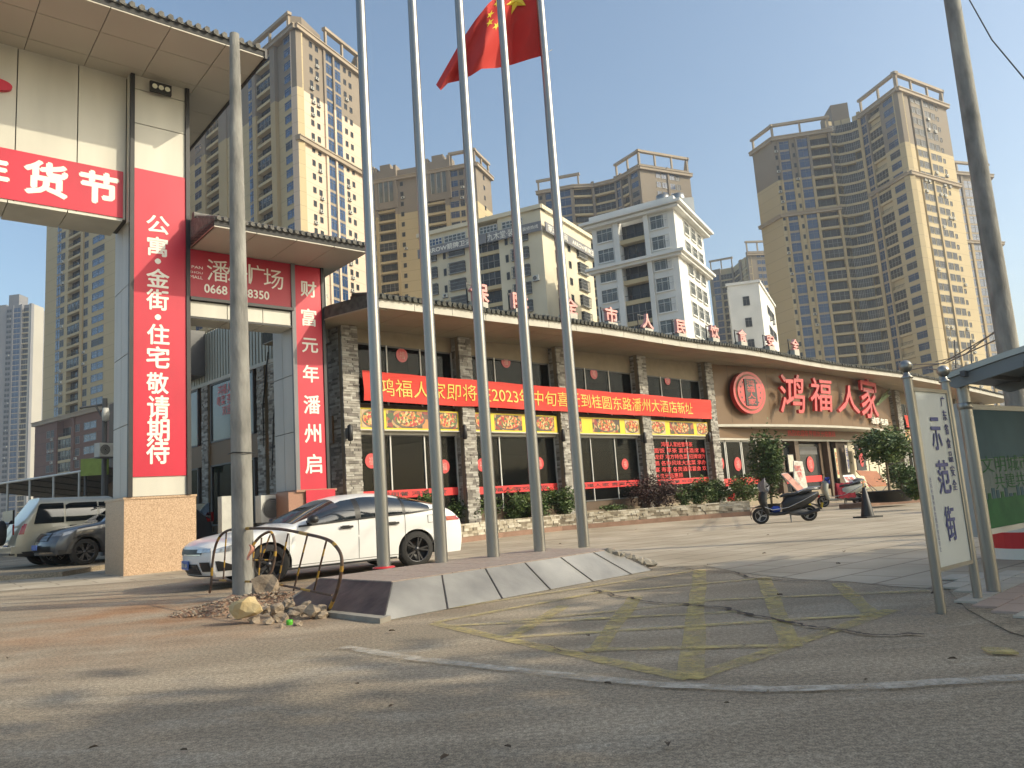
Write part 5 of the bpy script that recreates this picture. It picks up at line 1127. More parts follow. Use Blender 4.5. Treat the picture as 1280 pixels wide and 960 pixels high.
# ---- scooters
def scooter(name, label, loc, ang, shell, s=1., extras=None, seatm='plast'):
    e = empty(name, loc, label, 'scooter'); e.rotation_euler.z = ang; e.scale = (s, s, s)
    t, q = wheel_meshes(.215, .10, 'alloy', 3)
    for x in (0, 1.25):
        o = bpy.data.objects.new('wheel', t); COL.objects.link(o); o.parent = e; o.location = (x, 0, .215); r_ = bpy.data.objects.new('rim', q); COL.objects.link(r_); r_.parent = o
    def P(nm, mb, lab=None): return part(nm, mb, e, lab, local=True)
    mb = MB(); mb.tube([(0, -.07, .215), (.06, -.07, .40), (.14, 0, .62), (.22, 0, .92)], [.018, .02, .028, .024], 'alu_d', 8); mb.tube([(0, .07, .215), (.06, .07, .40), (.12, 0, .55)], .018, 'alu_d', 8); P('front_fork', mb)
    mb = MB(); mb.grid(lambda a, b: Vector((.0 + .26 * math.cos(R(200 - 170 * a)), (b - .5) * .13, .225 + .26 * math.sin(R(200 - 170 * a)))), 12, 3, shell); mb.extr([(.10, -.065, .46), (.0, -.065, .50), (-.2, -.05, .42), (-.05, -.06, .44)], (0, .12, 0), shell); P('front_mudguard', mb)
    def sec(path, m):   # lofted sections: (x, z, half width, half height)
        mb = MB(); vs = []; n = 12
        for x, z, hw, hh, tilt in path:
            for k in range(n):
                an = 2 * math.pi * k / n; cy = math.copysign(abs(math.cos(an)) ** .7, math.cos(an)) * hw; cz = math.copysign(abs(math.sin(an)) ** .7, math.sin(an)) * hh; vs.append((x - cz * math.sin(tilt), cy, z + cz * math.cos(tilt)))
        mb.add(vs, [(i * n + k, i * n + (k + 1) % n, (i + 1) * n + (k + 1) % n, (i + 1) * n + k) for i in range(len(path) - 1) for k in range(n)], m, True); mb.add(vs[:n], [tuple(range(n))], m); mb.add(vs[-n:], [tuple(range(n))], m); return mb
    P('leg_shield', sec([(.20, .24, .12, .08, 1.2), (.13, .42, .18, .09, 1.3), (.09, .62, .20, .11, 1.35), (.13, .80, .17, .11, 1.3), (.18, .92, .13, .09, 1.3), (.19, .99, .08, .05, 1.3)], shell))
    P('floor_board', sec([(.18, .26, .13, .05, 0), (.40, .24, .15, .045, 0), (.62, .25, .15, .05, 0), (.75, .30, .13, .07, 0)], shell))
    P('rear_body', sec([(.58, .38, .11, .16, 0), (.70, .48, .16, .22, 0), (.95, .52, .18, .21, 0), (1.2, .57, .17, .18, 0), (1.42, .65, .12, .12, 0), (1.56, .72, .06, .05, 0)], shell))
    P('seat', sec([(.56, .70, .09, .03, 0), (.70, .735, .13, .045, 0), (.95, .74, .14, .05, 0), (1.15, .78, .14, .045, 0), (1.38, .80, .11, .03, 0)], seatm))
    P('engine', sec([(.75, .25, .07, .05, 0), (.95, .26, .10, .10, 0), (1.15, .25, .10, .09, 0), (1.3, .23, .05, .05, 0)], 'alu_d'))
    mb = MB(); mb.tube([(.95, -.12, .2), (1.15, -.15, .2), (1.5, -.16, .30)], [.02, .045, .05], 'alloy_d', 10); P('exhaust', mb)
    mb = MB(); mb.tube([(.24, -.33, 1.02), (.20, -.2, .98), (.19, 0, .97), (.20, .2, .98), (.24, .33, 1.02)], .014, 'plast', 8)
    for sg in (-1, 1): mb.tube([(.24, sg * .33, 1.02), (.22, sg * .23, .99)], .02, 'rubber', 8)
    P('handlebar', mb)
    for sg in (-1, 1):
        mb = MB(); mb.tube([(.20, sg * .2, .99), (.19, sg * .25, 1.14)], .006, 'plast', 5); rock(mb, (.19, sg * .27, 1.18), (.02, .06, .04), 'plast', 0, ICO1, 0); P('mirror', mb)
    mb = MB(); rock(mb, (.08, 0, .90), (.06, .08, .06), 'lamp', 0, ICO2, 0, True); P('headlight', mb)
    mb = MB(); mb.tube([(1.05, -.14, .80), (1.25, -.15, .86), (1.5, -.12, .86), (1.58, 0, .86), (1.5, .12, .86), (1.25, .15, .86), (1.05, .14, .80)], .012, 'chrome', 7); P('grab_rail', mb)
    mb = MB(); mb.box((1.55, 0, .64), (.03, .16, .07), 'tail', rot=Matrix.Rotation(.3, 3, 'Y')); P('tail_light', mb)
    mb = MB(); mb.extr([(1.30, -.09, .48), (1.52, -.09, .42), (1.60, -.09, .30), (1.57, -.09, .29), (1.48, -.09, .38)], (0, .18, 0), 'plast'); mb.box((1.61, 0, .40), (.012, .2, .14), 'yellow', rot=Matrix.Rotation(.3, 3, 'Y')); P('rear_mudguard', mb)
    mb = MB(); mb.tube([(.78, -.05, .22), (.74, -.20, .0)], .014, 'alu_d', 6); mb.tube([(.78, .05, .22), (.82, .2, .0)], .014, 'alu_d', 6); P('kickstand', mb)
    mb = MB(); mb.tube([(.10, -.19, .45), (.3, -.20, .36), (.7, -.19, .40), (1.1, -.19, .56), (1.5, -.14, .74)], .011, 'chrome', 6); P('side_trim', mb)
    if extras: extras(P, e)
    return e
fw1, rw1 = at_z(951, 653.5), at_z(1001, 652.5); d1 = rw1 - fw1
def ex1(P, e):
    mb = MB(); rock(mb, (.42, 0, .36), (.13, .11, .09), 'bluec', 3, ICO2, .2); P('blue_bag', mb, 'blue bag on the floor board')
    mb = MB(); rock(mb, (.15, .0, .96), (.13, .24, .20), 'sgrey', 5, ICO2, .4); P('handlebar_cover', mb, 'grey cover over the handlebar')
    mb = MB(); mb.tube([(1.0, -.17, .78), (1.3, -.18, .90), (1.6, -.15, .90)], .014, 'chrome', 6); P('side_rail', mb)
dep = fw1.y; sc1 = .95
scooter('black_scooter', 'black scooter with silver side rails and a blue bag on the forecourt', at_z(952, 655), R(-8), 'plast', 1.0, ex1)
def ex2(P, e):
    mb = MB(); mb.grid(lambda a, b: Vector((.50 + .62 * a, -.20 + .40 * b, .83 - .55 * (2 * abs(b - .5)) ** 2.2 + .02 * math.sin(a * 20))), 14, 12, 'redc'); P('red_seat_cloth', mb, 'dark red cloth over the seat')
    mb = MB(); rock(mb, (.20, -.05, .95), (.08, .16, .15), 'bluec', 8, ICO2, .4); P('blue_hand_cover', mb, 'blue cover over the handlebar')
    mb = MB(); rock(mb, (1.35, 0, .90), (.20, .15, .07), 'sgrey', 2, ICO2, .1, True); P('rear_pad', mb)
scooter('grey_scooter', 'pale grey scooter with a dark red cloth on its seat near the restaurant door', at_z(1030, 634), R(-4), 'scgrey', 1.06, ex2)

# ================================================================ PLANTER, SHRUBS, TERRACE
kp = [at_z(a, b) for a, b in [(566, 680), (624, 672), (700, 663.5), (800, 655), (900, 647), (938, 644.5)]]
KP = [kp[0] + (kp[0] - kp[1]) * 1.6] + kp
plant = empty('stone_planter', KP[0], 'long low planter wall of stacked stone with a brown kerb in front of the restaurant', 'planter')
mb = MB(); kb = MB()
for a, b in zip(KP[:-1], KP[1:]):
    d = (b - a).normalized(); nrm = Vector((d.y, -d.x, 0)); f = Fr(a, math.degrees(math.atan2(d.x, d.y))); L_ = (b - a).length
    f.n = Vector((f.u.y, -f.u.x, 0)); n_s = 1
    stones(mb, f, 0, L_, 0, .15, .52, 'stone_y', hh=.07, ll=.26, dep=.05); kb.fbox(f, 0, L_ + .02, -.10, .14, 0, .15, 'kerb')
part('stone_cladding', mb, plant, kind='stuff'); part('kerb', kb, plant)
mb = MB()
for a, b in zip(KP[:-1], KP[1:]):
    d = (b - a).normalized(); f = Fr(a, math.degrees(math.atan2(d.x, d.y))); L_ = (b - a).length; mb.fbox(f, 0, L_ + .03, -.28, .0, .02, .50, 'stone_y'); mb.fbox(f, 0, L_ + .03, -2.4, -.28, .02, .40, 'soil')
part('soil_bed', mb, plant)
terr = MB(); terr.prism([tuple(RF.pt(u, n, 0)[:2]) for u, n in ((20.5, 0), (72, 0), (72, 7.5), (44, 9), (30, 6.5), (20.5, 3.8))], 0, .035, 'paving'); struct('entrance_terrace', terr)
k2 = [at_z(a, b) for a, b in [(1062, 636), (1100, 632), (1150, 628), (1215, 622)]]
mb = MB()
for a, b in zip(k2[:-1], k2[1:]):
    d = (b - a).normalized(); f = Fr(a, math.degrees(math.atan2(d.x, d.y))); mb.fbox(f, 0, (b - a).length + .01, -.4, 0, 0, .16, 'kerb')
    if b.x > 14: stones(mb, f, 0, (b - a).length, -.4, .16, .45, 'stone_y', hh=.09)
solo('planter_kerb', mb, 'short brown kerb with a low stone edge right of the restaurant entrance', 'planter')
def shrub(a, b, wpx, hpx, mats, label, zb=.4, z=None, size=.055, n=2600, name='shrub', group='shrubs in the stone planter', dpt=0.):
    P = at_z(a, b, zb); P = P + (P - EYE).normalized() * dpt; s = P.y / FPX; rx, rz = wpx * s / 2, hpx * s / 2
    e = empty(name, P, label, 'shrub', group); mb = MB(); leaves(mb, (P.x, P.y, P.z + rz * 1.0), (rx, min(rx, .7), rz), n, size, mats, shell=.35, minz=P.z - .02); part('foliage', mb, e)
    mb = MB()
    for k in range(6): an = k * 1.05; mb.tube([P, P + Vector((math.cos(an) * rx * .3, math.sin(an) * .2, rz * .9)), P + Vector((math.cos(an) * rx * .7, math.sin(an) * .35, rz * 1.6))], [.02, .014, .006], 'bark', 5)
    part('stem', mb, e); return e
G1, G2 = ('leaf', 'leaf2'), ('leaf2', 'leaf')
for a, b, w_, h_, mt, lb, kw in [
    (455, 660, 60, 52, G1, 'green shrub beside the gate pillar, behind the roof of the white car', {}),
    (502, 658, 46, 44, G1, 'dark green shrub left of the second flagpole', {}),
    (530, 662, 40, 42, G2, 'spiky light green plant right behind the boot of the white car', dict(size=.08)),
    (575, 657, 44, 36, G1, 'green shrub just right of the second flagpole', {}),
    (602, 654, 44, 40, G1, 'green shrub in front of the second stone pillar', {}),
    (640, 651, 44, 38, G1, 'green shrub between the third and the fourth flagpole', {}),
    (668, 649, 40, 34, G2, 'light green shrub behind the fourth flagpole', {}),
    (703, 646, 42, 34, G1, 'green shrub in front of the third stone pillar', {}),
    (752, 640, 66, 10, G1, 'low creeping plants in front of the slatted blind window', dict(n=900)),
    (822, 635, 62, 42, ('leafp', 'leafp'), 'dark purple leaved round shrub in the planter', dict(n=3600)),
    (853, 633, 24, 22, G2, 'small yellow green shrub right of the purple shrub', dict(n=1000)),
    (876, 631, 34, 32, G1, 'green shrub before the right end of the red lettering window', {}),
    (899, 629, 30, 28, G1, 'leafy green shrub at the foot of the fifth stone pillar', {}),
    (930, 627, 40, 34, G1, 'dense green shrub behind the red bucket', {}),
]:
    shrub(a, b, w_, h_, mt, lb, **kw)
p = at_z(914, 626, .42); mb = MB(); mb.lathe([(.16, 0), (.20, .34), (.215, .36), (.20, .36), (.18, .3), (.0, .28)], p, 'redacr', n=18); solo('red_bucket', mb, 'red plastic bucket standing in the planter among the shrubs', 'bucket')
# potted trees
def leafy_tree(name, base, h, crx, crz, label, cat, pot=None, trunk_r=.035, n=4500, size=.06, mats=G1, cz=None, fork=5, group=None, kk=0):
    e = empty(name, base, label, cat, group); mb = MB(); z0 = pot[1] if pot else 0; top = base + Vector((.05, 0, h - crz)); mb.tube([base + Vector((0, 0, z0)), base + Vector((.03, .02, z0 + (h - crz) * .5)), top], [trunk_r, trunk_r * .85, trunk_r * .6], 'bark', 8)
    for k in range(fork): an = k * 6.28 / fork + .4; mb.tube([top - Vector((0, 0, crz * .5)), top + Vector((math.cos(an) * crx * .4, math.sin(an) * crx * .4, crz * .15)), top + Vector((math.cos(an) * crx * .8, math.sin(an) * crx * .8, crz * .45))], [trunk_r * .6, trunk_r * .4, trunk_r * .15], 'bark', 6)
    part('trunk', mb, e); mb = MB(); leaves(mb, tuple(top + Vector((0, 0, .05))), (crx, crx, crz), n, size, mats, shell=.4); part('crown', mb, e)
    if pot: mb = MB(); mb.lathe([(pot[0] * .75, 0), (pot[0], pot[1]), (pot[0] * 1.05, pot[1]), (pot[0] * .95, pot[1] * .9), (0, pot[1] * .85)], base, 'plast', n=22); part('pot', mb, e)
    return e
b1 = at_z(1114, 627, .16); leafy_tree('potted_tree', b1, 2.45, .86, .58, 'small round headed tree in a wide black pot right of the restaurant entrance', 'tree', (.85, .38), .05, 4200, .075)
b2 = at_z(1128, 622, .16); leafy_tree('potted_shrub', b2, 1.35, .75, .55, 'bushy green plant behind the round headed tree in the black pot', 'shrub', (.3, .3), .04, 2600, .06)
b3 = at_z(966, 640); leafy_tree('potted_tree', b3, 2.9, .58, 1.1, 'slim leafy tree standing behind the black scooter at the entrance', 'tree', (.32, .3), .05, 4600, .075)
for k, (a, b) in enumerate([(1150, 612), (1198, 612)]):
    shrub(a, b + 12, 34, 24, G1, ['green shrub between the wide pot and the street sign', 'green shrub seen between the street sign and the shelter post'][k], zb=.3)

# ================================================================ BOARDS, TABLE, CONE
def leaning_board(name, quad, label, cat, m, th=.03, txt=None, tm='redlet', legs=False, band=None):
    P = [at_y(a, b, Y) for a, b, Y in quad]; e = empty(name, Vector((P[3].x, P[3].y, 0)), label, cat); nn = (P[1] - P[0]).cross(P[3] - P[0]).normalized()
    if nn.dot(EYE - P[0]) < 0: nn = -nn
    mb = MB(); mb.extr(P, -nn * th, 'alu'); part('panel', mb, e); mb = MB(); c = sum(P, Vector()) / 4; mb.extr([c + (p - c) * .95 + nn * .004 for p in P], nn * .004, m); part('printed_face', mb, e)
    rt = (P[1] - P[0] + P[2] - P[3]).normalized(); w_ = (P[1] - P[0]).length; h = (P[3] - P[0]).length
    if band: mb = MB(); mb.disc(c + nn * .012 + Vector((0, 0, band)), w_ * .4, 'redacr', nn, 18, .003, ry=h * .1); part('picture', mb, e)
    if txt: mb = MB(); put_text(mb, txt, c + nn * .016, rt if rt.x > 0 else -rt, nn, w_ * .7, h * .6, tm, .01); part('lettering', mb, e)
    if legs:
        for q in (2, 3): mb = MB(); mb.tube([P[q - 2 if q == 2 else 1], Vector((P[q].x, P[q].y + .5, 0))], .015, 'alu_d', 6); part('leg', mb, e)
    return e
Y1 = 29.5
leaning_board('menu_stand', [(992, 576, 28.6), (1003, 577, 28.9), (1010, 611, 28.4), (993, 611, 28.0)], 'tall white menu stand with red pictures left of the restaurant door', 'menu board', 'skin', txt='招牌菜\n烧鹅\n早茶', band=-.35)
leaning_board('pink_menu_board', [(976, 592, 27.0), (984, 591, 27.2), (1008, 614, 26.6), (1000, 617, 26.4)], 'slanting pink menu board behind the black scooter', 'menu board', 'pink', legs=True)
leaning_board('white_menu_board', [(1053, 594, 31.8), (1067, 593, 32.2), (1078, 609, 31.6), (1061, 611, 31.2)], 'white slanting menu sheet beside the grey scooter, left of the yellow one', 'menu board', 'white', txt='菜单\n特价', legs=True)
leaning_board('yellow_menu_board', [(1069, 594, 31.6), (1080, 595, 31.9), (1087, 611, 31.2), (1077, 612, 30.9)], 'small slanting yellow menu sheet above the black cone', 'menu board', 'ltgreen', txt='今日', legs=True)
# folding table tipped towards the viewer
P = [at_y(1070, 588, 33.4), at_y(1096, 589, 33.8), at_y(1110, 606, 32.4), at_y(1088, 607, 32.0)]
e = empty('wooden_table', Vector((P[3].x, P[3].y, 0)), 'orange brown sloping display table with folding legs beside the potted tree', 'table')
mb = MB(); mb.extr(P, (0, 0, -.05), 'wood'); part('tabletop', mb, e)
for a, b in ((P[3], P[2]), (P[0], P[1])):
    mb = MB(); fa = Vector((a.x * .5 + b.x * .5, a.y * .5 + b.y * .5 + .2, 0)); mb.tube([a, Vector((b.x, b.y, 0))], .016, 'alu_d', 6); part('leg', mb, e); mb = MB(); mb.tube([b, Vector((a.x, a.y, 0))], .016, 'alu_d', 6); part('leg', mb, e)
# cone with a pole
cp = at_z(1085, 647); e = empty('black_cone', cp, 'black traffic cone with a faded stick through its top on the forecourt', 'traffic cone')
mb = MB(); mb.box(cp + Vector((0, 0, .02)), (.52, .52, .04), 'plast', .3); part('base', mb, e); mb = MB(); mb.lathe([(.17, .04), (.05, .78), (.035, .8), (0, .8)], cp, 'plast', n=18); part('cone', mb, e); mb = MB(); mb.tube([cp + Vector((-.08, 0, .2)), cp + Vector((.0, 0, .98))], .016, 'ytube', 6); part('stick', mb, e)
# yellow wet floor style stand behind the black scooter
yp = at_z(1012, 640); e = empty('yellow_stand', yp, 'narrow yellow folding stand behind the tail of the black scooter', 'stand')
mb = MB(); mb.hexa([yp + Vector((-.26, 0, .9)), yp + Vector((-.26, 0, .95)), yp + Vector((-.26, .1, .9)), yp + Vector((-.26, .1, .95)), yp + Vector((.0, -.12, 0)), yp + Vector((.16, -.12, 0)), yp + Vector((.0, -.09, 0)), yp + Vector((.16, -.09, 0))], 'yellow'); part('front_leaf', mb, e)
mb = MB(); mb.hexa([yp + Vector((-.26, .05, .9)), yp + Vector((-.26, .05, .95)), yp + Vector((-.26, .1, .9)), yp + Vector((-.26, .1, .95)), yp + Vector((-.05, .4, 0)), yp + Vector((.1, .4, 0)), yp + Vector((-.05, .43, 0)), yp + Vector((.1, .43, 0))], 'yellow'); part('rear_leaf', mb, e)

# rooftop characters
chs = '保障全市人民饮食安全'
for ch, xc, yc, hp in zip(chs, [598, 649, 712, 763, 808, 850, 892, 927, 962, 993], [366, 377, 383, 394, 402, 409, 415, 420, 426, 431], [30, 26, 25, 24, 23, 21, 20, 19, 18, 17]):
    u = 5
    for _ in range(8): u, z = RF.px(xc, yc, 1.2)
    h = .88 * hp * RF.pt(u, 1.2, 0).y / FPX; w_ = h * 1.15; e = empty('rooftop_character', RF.pt(u, 1.2, zs(u) + FH), '%s faded red character standing on the edge of the restaurant roof' % ('leftmost', 'second from the left', 'third from the left', 'fourth from the left', 'fifth from the left', 'fifth from the right', 'fourth from the right', 'third from the right', 'second from the right', 'rightmost')[[round(abs(xc - q)) for q in (598, 649, 712, 763, 808, 850, 892, 927, 962, 993)].index(0)], 'sign', 'rooftop characters')
    C_ = RF.pt(u, 1.2, z); mb = MB(); put_text(mb, ch, C_, RF.u, RF.n, w_, h * .92, 'pinklet', .03, .05, depth=.14); part('character', mb, e)
    mb = MB(); b0 = zs(max(u, 0)) + FH - .05
    for du in (-w_ * .45, w_ * .45): mb.fbox(RF, u + du - .02, u + du + .02, 1.0, 1.04, b0, z + h / 2, 'plast')
    for zz in (z - h * .45, z + h * .45): mb.fbox(RF, u - w_ * .45, u + w_ * .45, 1.0, 1.03, zz - .02, zz + .02, 'plast')
    mb.fbox(RF, u - w_ * .4, u + w_ * .4, .9, 1.3, b0, z - h / 2 + .02, 'fascia'); part('support_frame', mb, e)

# small things behind the gate: cabinet, air conditioner, low boxes
p = at_z(283, 690); mb = MB(); q = at_y(283, 640, 20.3)
mb.box((q.x, q.y, .85), (.34, .3, 1.7), 'acw', R(40)); e = solo('utility_cabinet', mb, 'pale grey metal utility cabinet standing behind the concrete pole', 'cabinet')
def ac(q, rz, label, s=1.):
    e = empty('air_conditioner', q, label, 'air conditioner'); e.rotation_euler.z = rz; mb = MB(); mb.box((0, 0, .35 * s), (.85 * s, .32, .7 * s), 'acw'); part('case', mb, e, local=True)
    mb = MB(); mb.disc((-.12 * s, -.16, .35 * s), .27 * s, 'plast', (0, -1, 0), 22, .01); part('fan_grille', mb, e, local=True); mb = MB(); mb.box((0, 0, -.03), (.8 * s, .3, .05), 'alu_d'); part('bracket', mb, e, local=True)
    mb = MB(); 
    for k in range(5): mb.lathe([(.05 * (k + 1) * s, -.012), (.05 * (k + 1) * s + .008, -.016), (.05 * (k + 1) * s + .01, -.01)], (-.12 * s, -.165, .35 * s), 'acw', (0, 1, 0), 20)
    part('guard', mb, e, local=True); return e
q = at_y(342, 652, 20.6); ac(Vector((q.x, q.y, max(q.z, .6))), R(45), 'outdoor air conditioner unit by the base of the short gate pillar', 1.0)
mb = MB(); f = SF
for k, (a, b) in enumerate([((335, 440), (330, 560)), ((352, 430), (340, 600)), ((338, 560), (372, 530))]):
    (u0, z0), (u1, z1) = SF.px(*a, -.1), SF.px(*b, -.1); mb.tube([SF.pt(u0, -.1, z0), SF.pt((u0 + u1) / 2 + .15, -.14, (z0 + z1) / 2 - .2), SF.pt(u1, -.1, z1)], .022, 'plast', 6)
part('wall_cables', mb, rest)

# ================================================================ STREET SIGN, SHELTER AND DRUM AT THE RIGHT
s0, s1 = at_z(1177, 767), at_z(1223, 751); sd_ = (s1 - s0).normalized(); sn = Vector((sd_.y, -sd_.x, 0)); TF = Fr(s0, math.degrees(math.atan2(sd_.x, sd_.y))); SW_ = (s1 - s0).length
e = empty('street_sign', s0, 'tall pale street sign with vertical blue characters between two steel posts with ball tops', 'sign')
zt = at_y(1134, 458, s0.y).z; zt1 = at_y(1181, 464, s1.y).z
for k, (p, z) in enumerate(((s0, zt), (s1, zt1))):
    mb = MB(); mb.tube([p, p + Vector((0, 0, zt - .10))], .036, 'steel', 16); po = part('post', mb, e); mb = MB(); c = p + Vector((0, 0, zt))
    mb.lathe([(0, -.055)] + [(.052 * math.sin(t * math.pi / 10), -.052 * math.cos(t * math.pi / 10)) for t in range(1, 10)] + [(0, .052)], c, 'steel', n=18); mb.lathe([(.045, -.10), (.05, -.09), (.03, -.075), (.022, -.05)], c, 'steel'); part('ball_finial', mb, po)
u0, u1 = .045, SW_ - .045; z1 = TF.px(1165, 491)[1]; z0 = TF.px(1195, 704)[1]
mb = MB(); mb.fbox(TF, u0 - .01, u1 + .01, -.03, .022, z0 - .03, z0, 'steel'); mb.fbox(TF, u0 - .01, u1 + .01, -.03, .022, z1, z1 + .03, 'steel'); mb.fbox(TF, u0 - .012, u0 + .012, -.03, .022, z0, z1, 'steel'); mb.fbox(TF, u1 - .012, u1 + .012, -.03, .022, z0, z1, 'steel'); part('frame', mb, e)
mb = MB(); mb.fbox(TF, u0, u1, -.02, .012, z0, z1, 'sgn'); part('panel', mb, e)
mb = MB()
for ch, xa, xb, ya, yb in (('示', 1161, 1179, 522, 562), ('范', 1169, 1190, 576, 616), ('街', 1179, 1197, 634, 674)):
    (ua, a1), (ub, a0) = TF.px(xa, ya, .014), TF.px(xb, yb, .014); put_text(mb, ch, TF.pt((ua + ub) / 2, .0145, (a0 + a1) / 2), TF.u, TF.n, ub - ua, a1 - a0, 'blue', .02)
for i, ch in enumerate('广东省食品安全'):
    yc = 502 + i * 17.3; xc = 1178 + i * 2.55; u_, z_ = TF.px(xc, yc, .014); put_text(mb, ch, TF.pt(u_, .0145, z_), TF.u, TF.n, .078, .09, 'blue', .01)
for i, ch in enumerate('茂名市潘州餐饮服务食品安全'):
    yc = 600 + i * 7.2; xc = 1163 + i * 1.05; u_, z_ = TF.px(xc, yc, .014); put_text(mb, ch, TF.pt(u_, .0145, z_), TF.u, TF.n, .034, .04, 'blue', .0)
part('lettering', mb, e)
# shelter
h0 = at_z(1243, 743); HF = Fr(h0, 52.)
e = empty('bus_shelter', h0, 'steel bus shelter with a curved canopy and a landscape advertising panel at the right edge', 'bus shelter')
zc = at_y(1200, 478, h0.y).z
mb = MB(); mb.tube([h0, h0 + Vector((0, 0, zc + .1))], .055, 'steel', 18); part('post', mb, e); mb = MB(); p2 = HF.pt(3.6, 0, 0); mb.tube([p2, p2 + Vector((0, 0, zc + .1))], .055, 'steel', 18); part('post', mb, e)
mb = MB(); mb.lathe([(.09, 0), (.09, .012), (.06, .03)], h0, 'steel'); mb.lathe([(.058, 0), (.064, .01), (.064, .05), (.058, .06)], h0 + Vector((0, 0, zc - .25)), 'steel'); part('post_collar', mb, e)
mb = MB(); 
def canopy(s, q): n = -.12 + 1.55 * q; return HF.pt(-.15 + 5.2 * s, n, zc + .02 + .20 * math.sin(q * math.pi * .55) )
mb.grid(canopy, 8, 14, 'shel'); mb.grid(lambda s, q: canopy(s, q) + Vector((0, 0, .05)), 8, 14, 'shel'); mb.grid(lambda s, q: canopy(s, 1) + Vector((0, 0, .05 * q)), 8, 1, 'steel'); mb.grid(lambda s, q: canopy(0, s) + Vector((0, 0, .05 * q)), 14, 1, 'steel'); part('canopy', mb, e)
for k in range(5):
    mb = MB(); uu = -.13 + k * 1.2; mb.extr([canopy((uu + .15) / 5.2, q / 10) - Vector((0, 0, .002)) for q in range(11)] + [canopy((uu + .15) / 5.2, 1) - Vector((0, 0, .02)), HF.pt(uu, 0, zc - .06), canopy((uu + .15) / 5.2, 0) - Vector((0, 0, .02))], HF.u * .03, 'shel'); part('canopy_rib', mb, e)
for n_ in (.1, .6, 1.0): mb = MB(); mb.fbox(HF, -.2, 4.8, n_ - .02, n_ + .02, zc + .03, zc + .08, 'alu_d'); part('canopy_beam', mb, e)
PF = Fr(HF.pt(.10, -.12, 0), 52.)
zt, zb = PF.px(1215, 512)[1], PF.px(1232, 662)[1]
mb = MB(); mb.fbox(PF, .0, 3.3, -.06, .02, zb - .05, zb, 'alu'); mb.fbox(PF, 0, 3.3, -.06, .02, zt, zt + .05, 'alu'); mb.fbox(PF, 0, .06, -.06, .02, zb, zt, 'alu'); mb.fbox(PF, 3.24, 3.3, -.06, .02, zb, zt, 'alu'); part('panel_frame', mb, e)
M['adv'] = mat('advert_sky', (.035, .10, .14), .6, scale=1.2, col2=(.06, .145, .19), spec=.15); M['advw'] = mat('advert_pale', (.15, .205, .215), .6, spec=.15, scale=2, col2=(.21, .26, .26)); M['advg'] = mat('advert_green', (.012, .11, .045), .6, spec=.15, scale=5, col2=(.03, .17, .06))  # print colours, darkened to carry the shade lying on the panel
hz = zt - zb; mb = MB(); mb.fbox(PF, .06, 3.24, -.05, .0, zb + hz * .58, zt, 'adv'); mb.fbox(PF, .06, 3.24, -.05, .0, zb + hz * .24, zb + hz * .58, 'advw'); mb.fbox(PF, .06, 3.24, -.05, .0, zb, zb + hz * .24, 'advg')
for k in range(30): h_ = random.uniform(.03, .12); mb.fbox(PF, .10 + k * .1, .17 + k * .1, .0, .003, zb + hz * .24, zb + hz * .24 + h_, 'adv' if k % 3 else 'advg')
pp = part('advert_print', mb, e); mb = MB(); put_text(mb, '文明城市', PF.pt(.95, .004, zb + hz * .53), PF.u, PF.n, 1.2, .16, 'advg', .0); put_text(mb, '共建共享', PF.pt(1.1, .004, zb + hz * .38), PF.u, PF.n, 1.0, .15, 'advg', .0); part('lettering', mb, pp)
# red and white drum
dp = at_z(1281, 699); e = empty('painted_drum', dp + Vector((.2, .2, 0)), 'round concrete drum painted white and red behind the shelter post', 'barrier'); c = dp + Vector((.2, .2, 0))
for z0, z1, mm in ((0, .13, 'white'), (.13, .32, 'redlet'), (.32, .45, 'white')): mb = MB(); mb.lathe([(0, z0), (.40, z0), (.40, z1), (0, z1)], c, mm, n=30, smooth=False); part('painted_band', mb, e)
# right hand concrete pole and cables
rp = at_y(1262, 450, 13.5); rt_ = at_y(1190, 0, 13.5); ax = (rt_ - rp); rb = Vector((rp.x - ax.x / ax.z * rp.z, rp.y, 0))
e = empty('concrete_pole', rb, 'thick concrete utility pole rising behind the shelter at the right edge', 'utility pole'); mb = MB(); tp = rb + (rt_ - rb) * 1.35; mb.tube([rb, rb + (tp - rb) * .5, tp], [.185, .155, .115], 'conc', 22); part('shaft', mb, e)
mb = MB(); mb.tube([at_y(1195, -30, 14.), at_y(1240, 50, 12.5), at_y(1290, 110, 11)], .012, 'plast', 5); solo('overhead_cable', mb, 'single black overhead cable crossing the sky in the top right corner', 'cable')
mb = MB()
for k, (a, b) in enumerate([((1130, 464), (1262, 405)), ((1140, 456), (1255, 420)), ((1150, 460), (1258, 440)), ((1170, 452), (1265, 398))]): p, q = at_y(*a, 34), at_y(*b, 18); mb.tube([p, (p + q) / 2 - Vector((0, 0, .3)), q], .02, 'alu_d', 5)
for x in (1195, 1215, 1235): mb.tube([at_y(x, 460, 30), at_y(x - 2, 425, 30)], .03, 'alu_d', 5)
solo('cable_bundle', mb, 'tangle of thin grey cables strung above the shelter canopy', 'cable')
# far motorcycles between the sign and the shelter
scooter('dark_scooter', 'dark scooter parked far off, seen between the street sign and the shelter post', at_z(1205, 616), R(60), 'redc', 1.1)

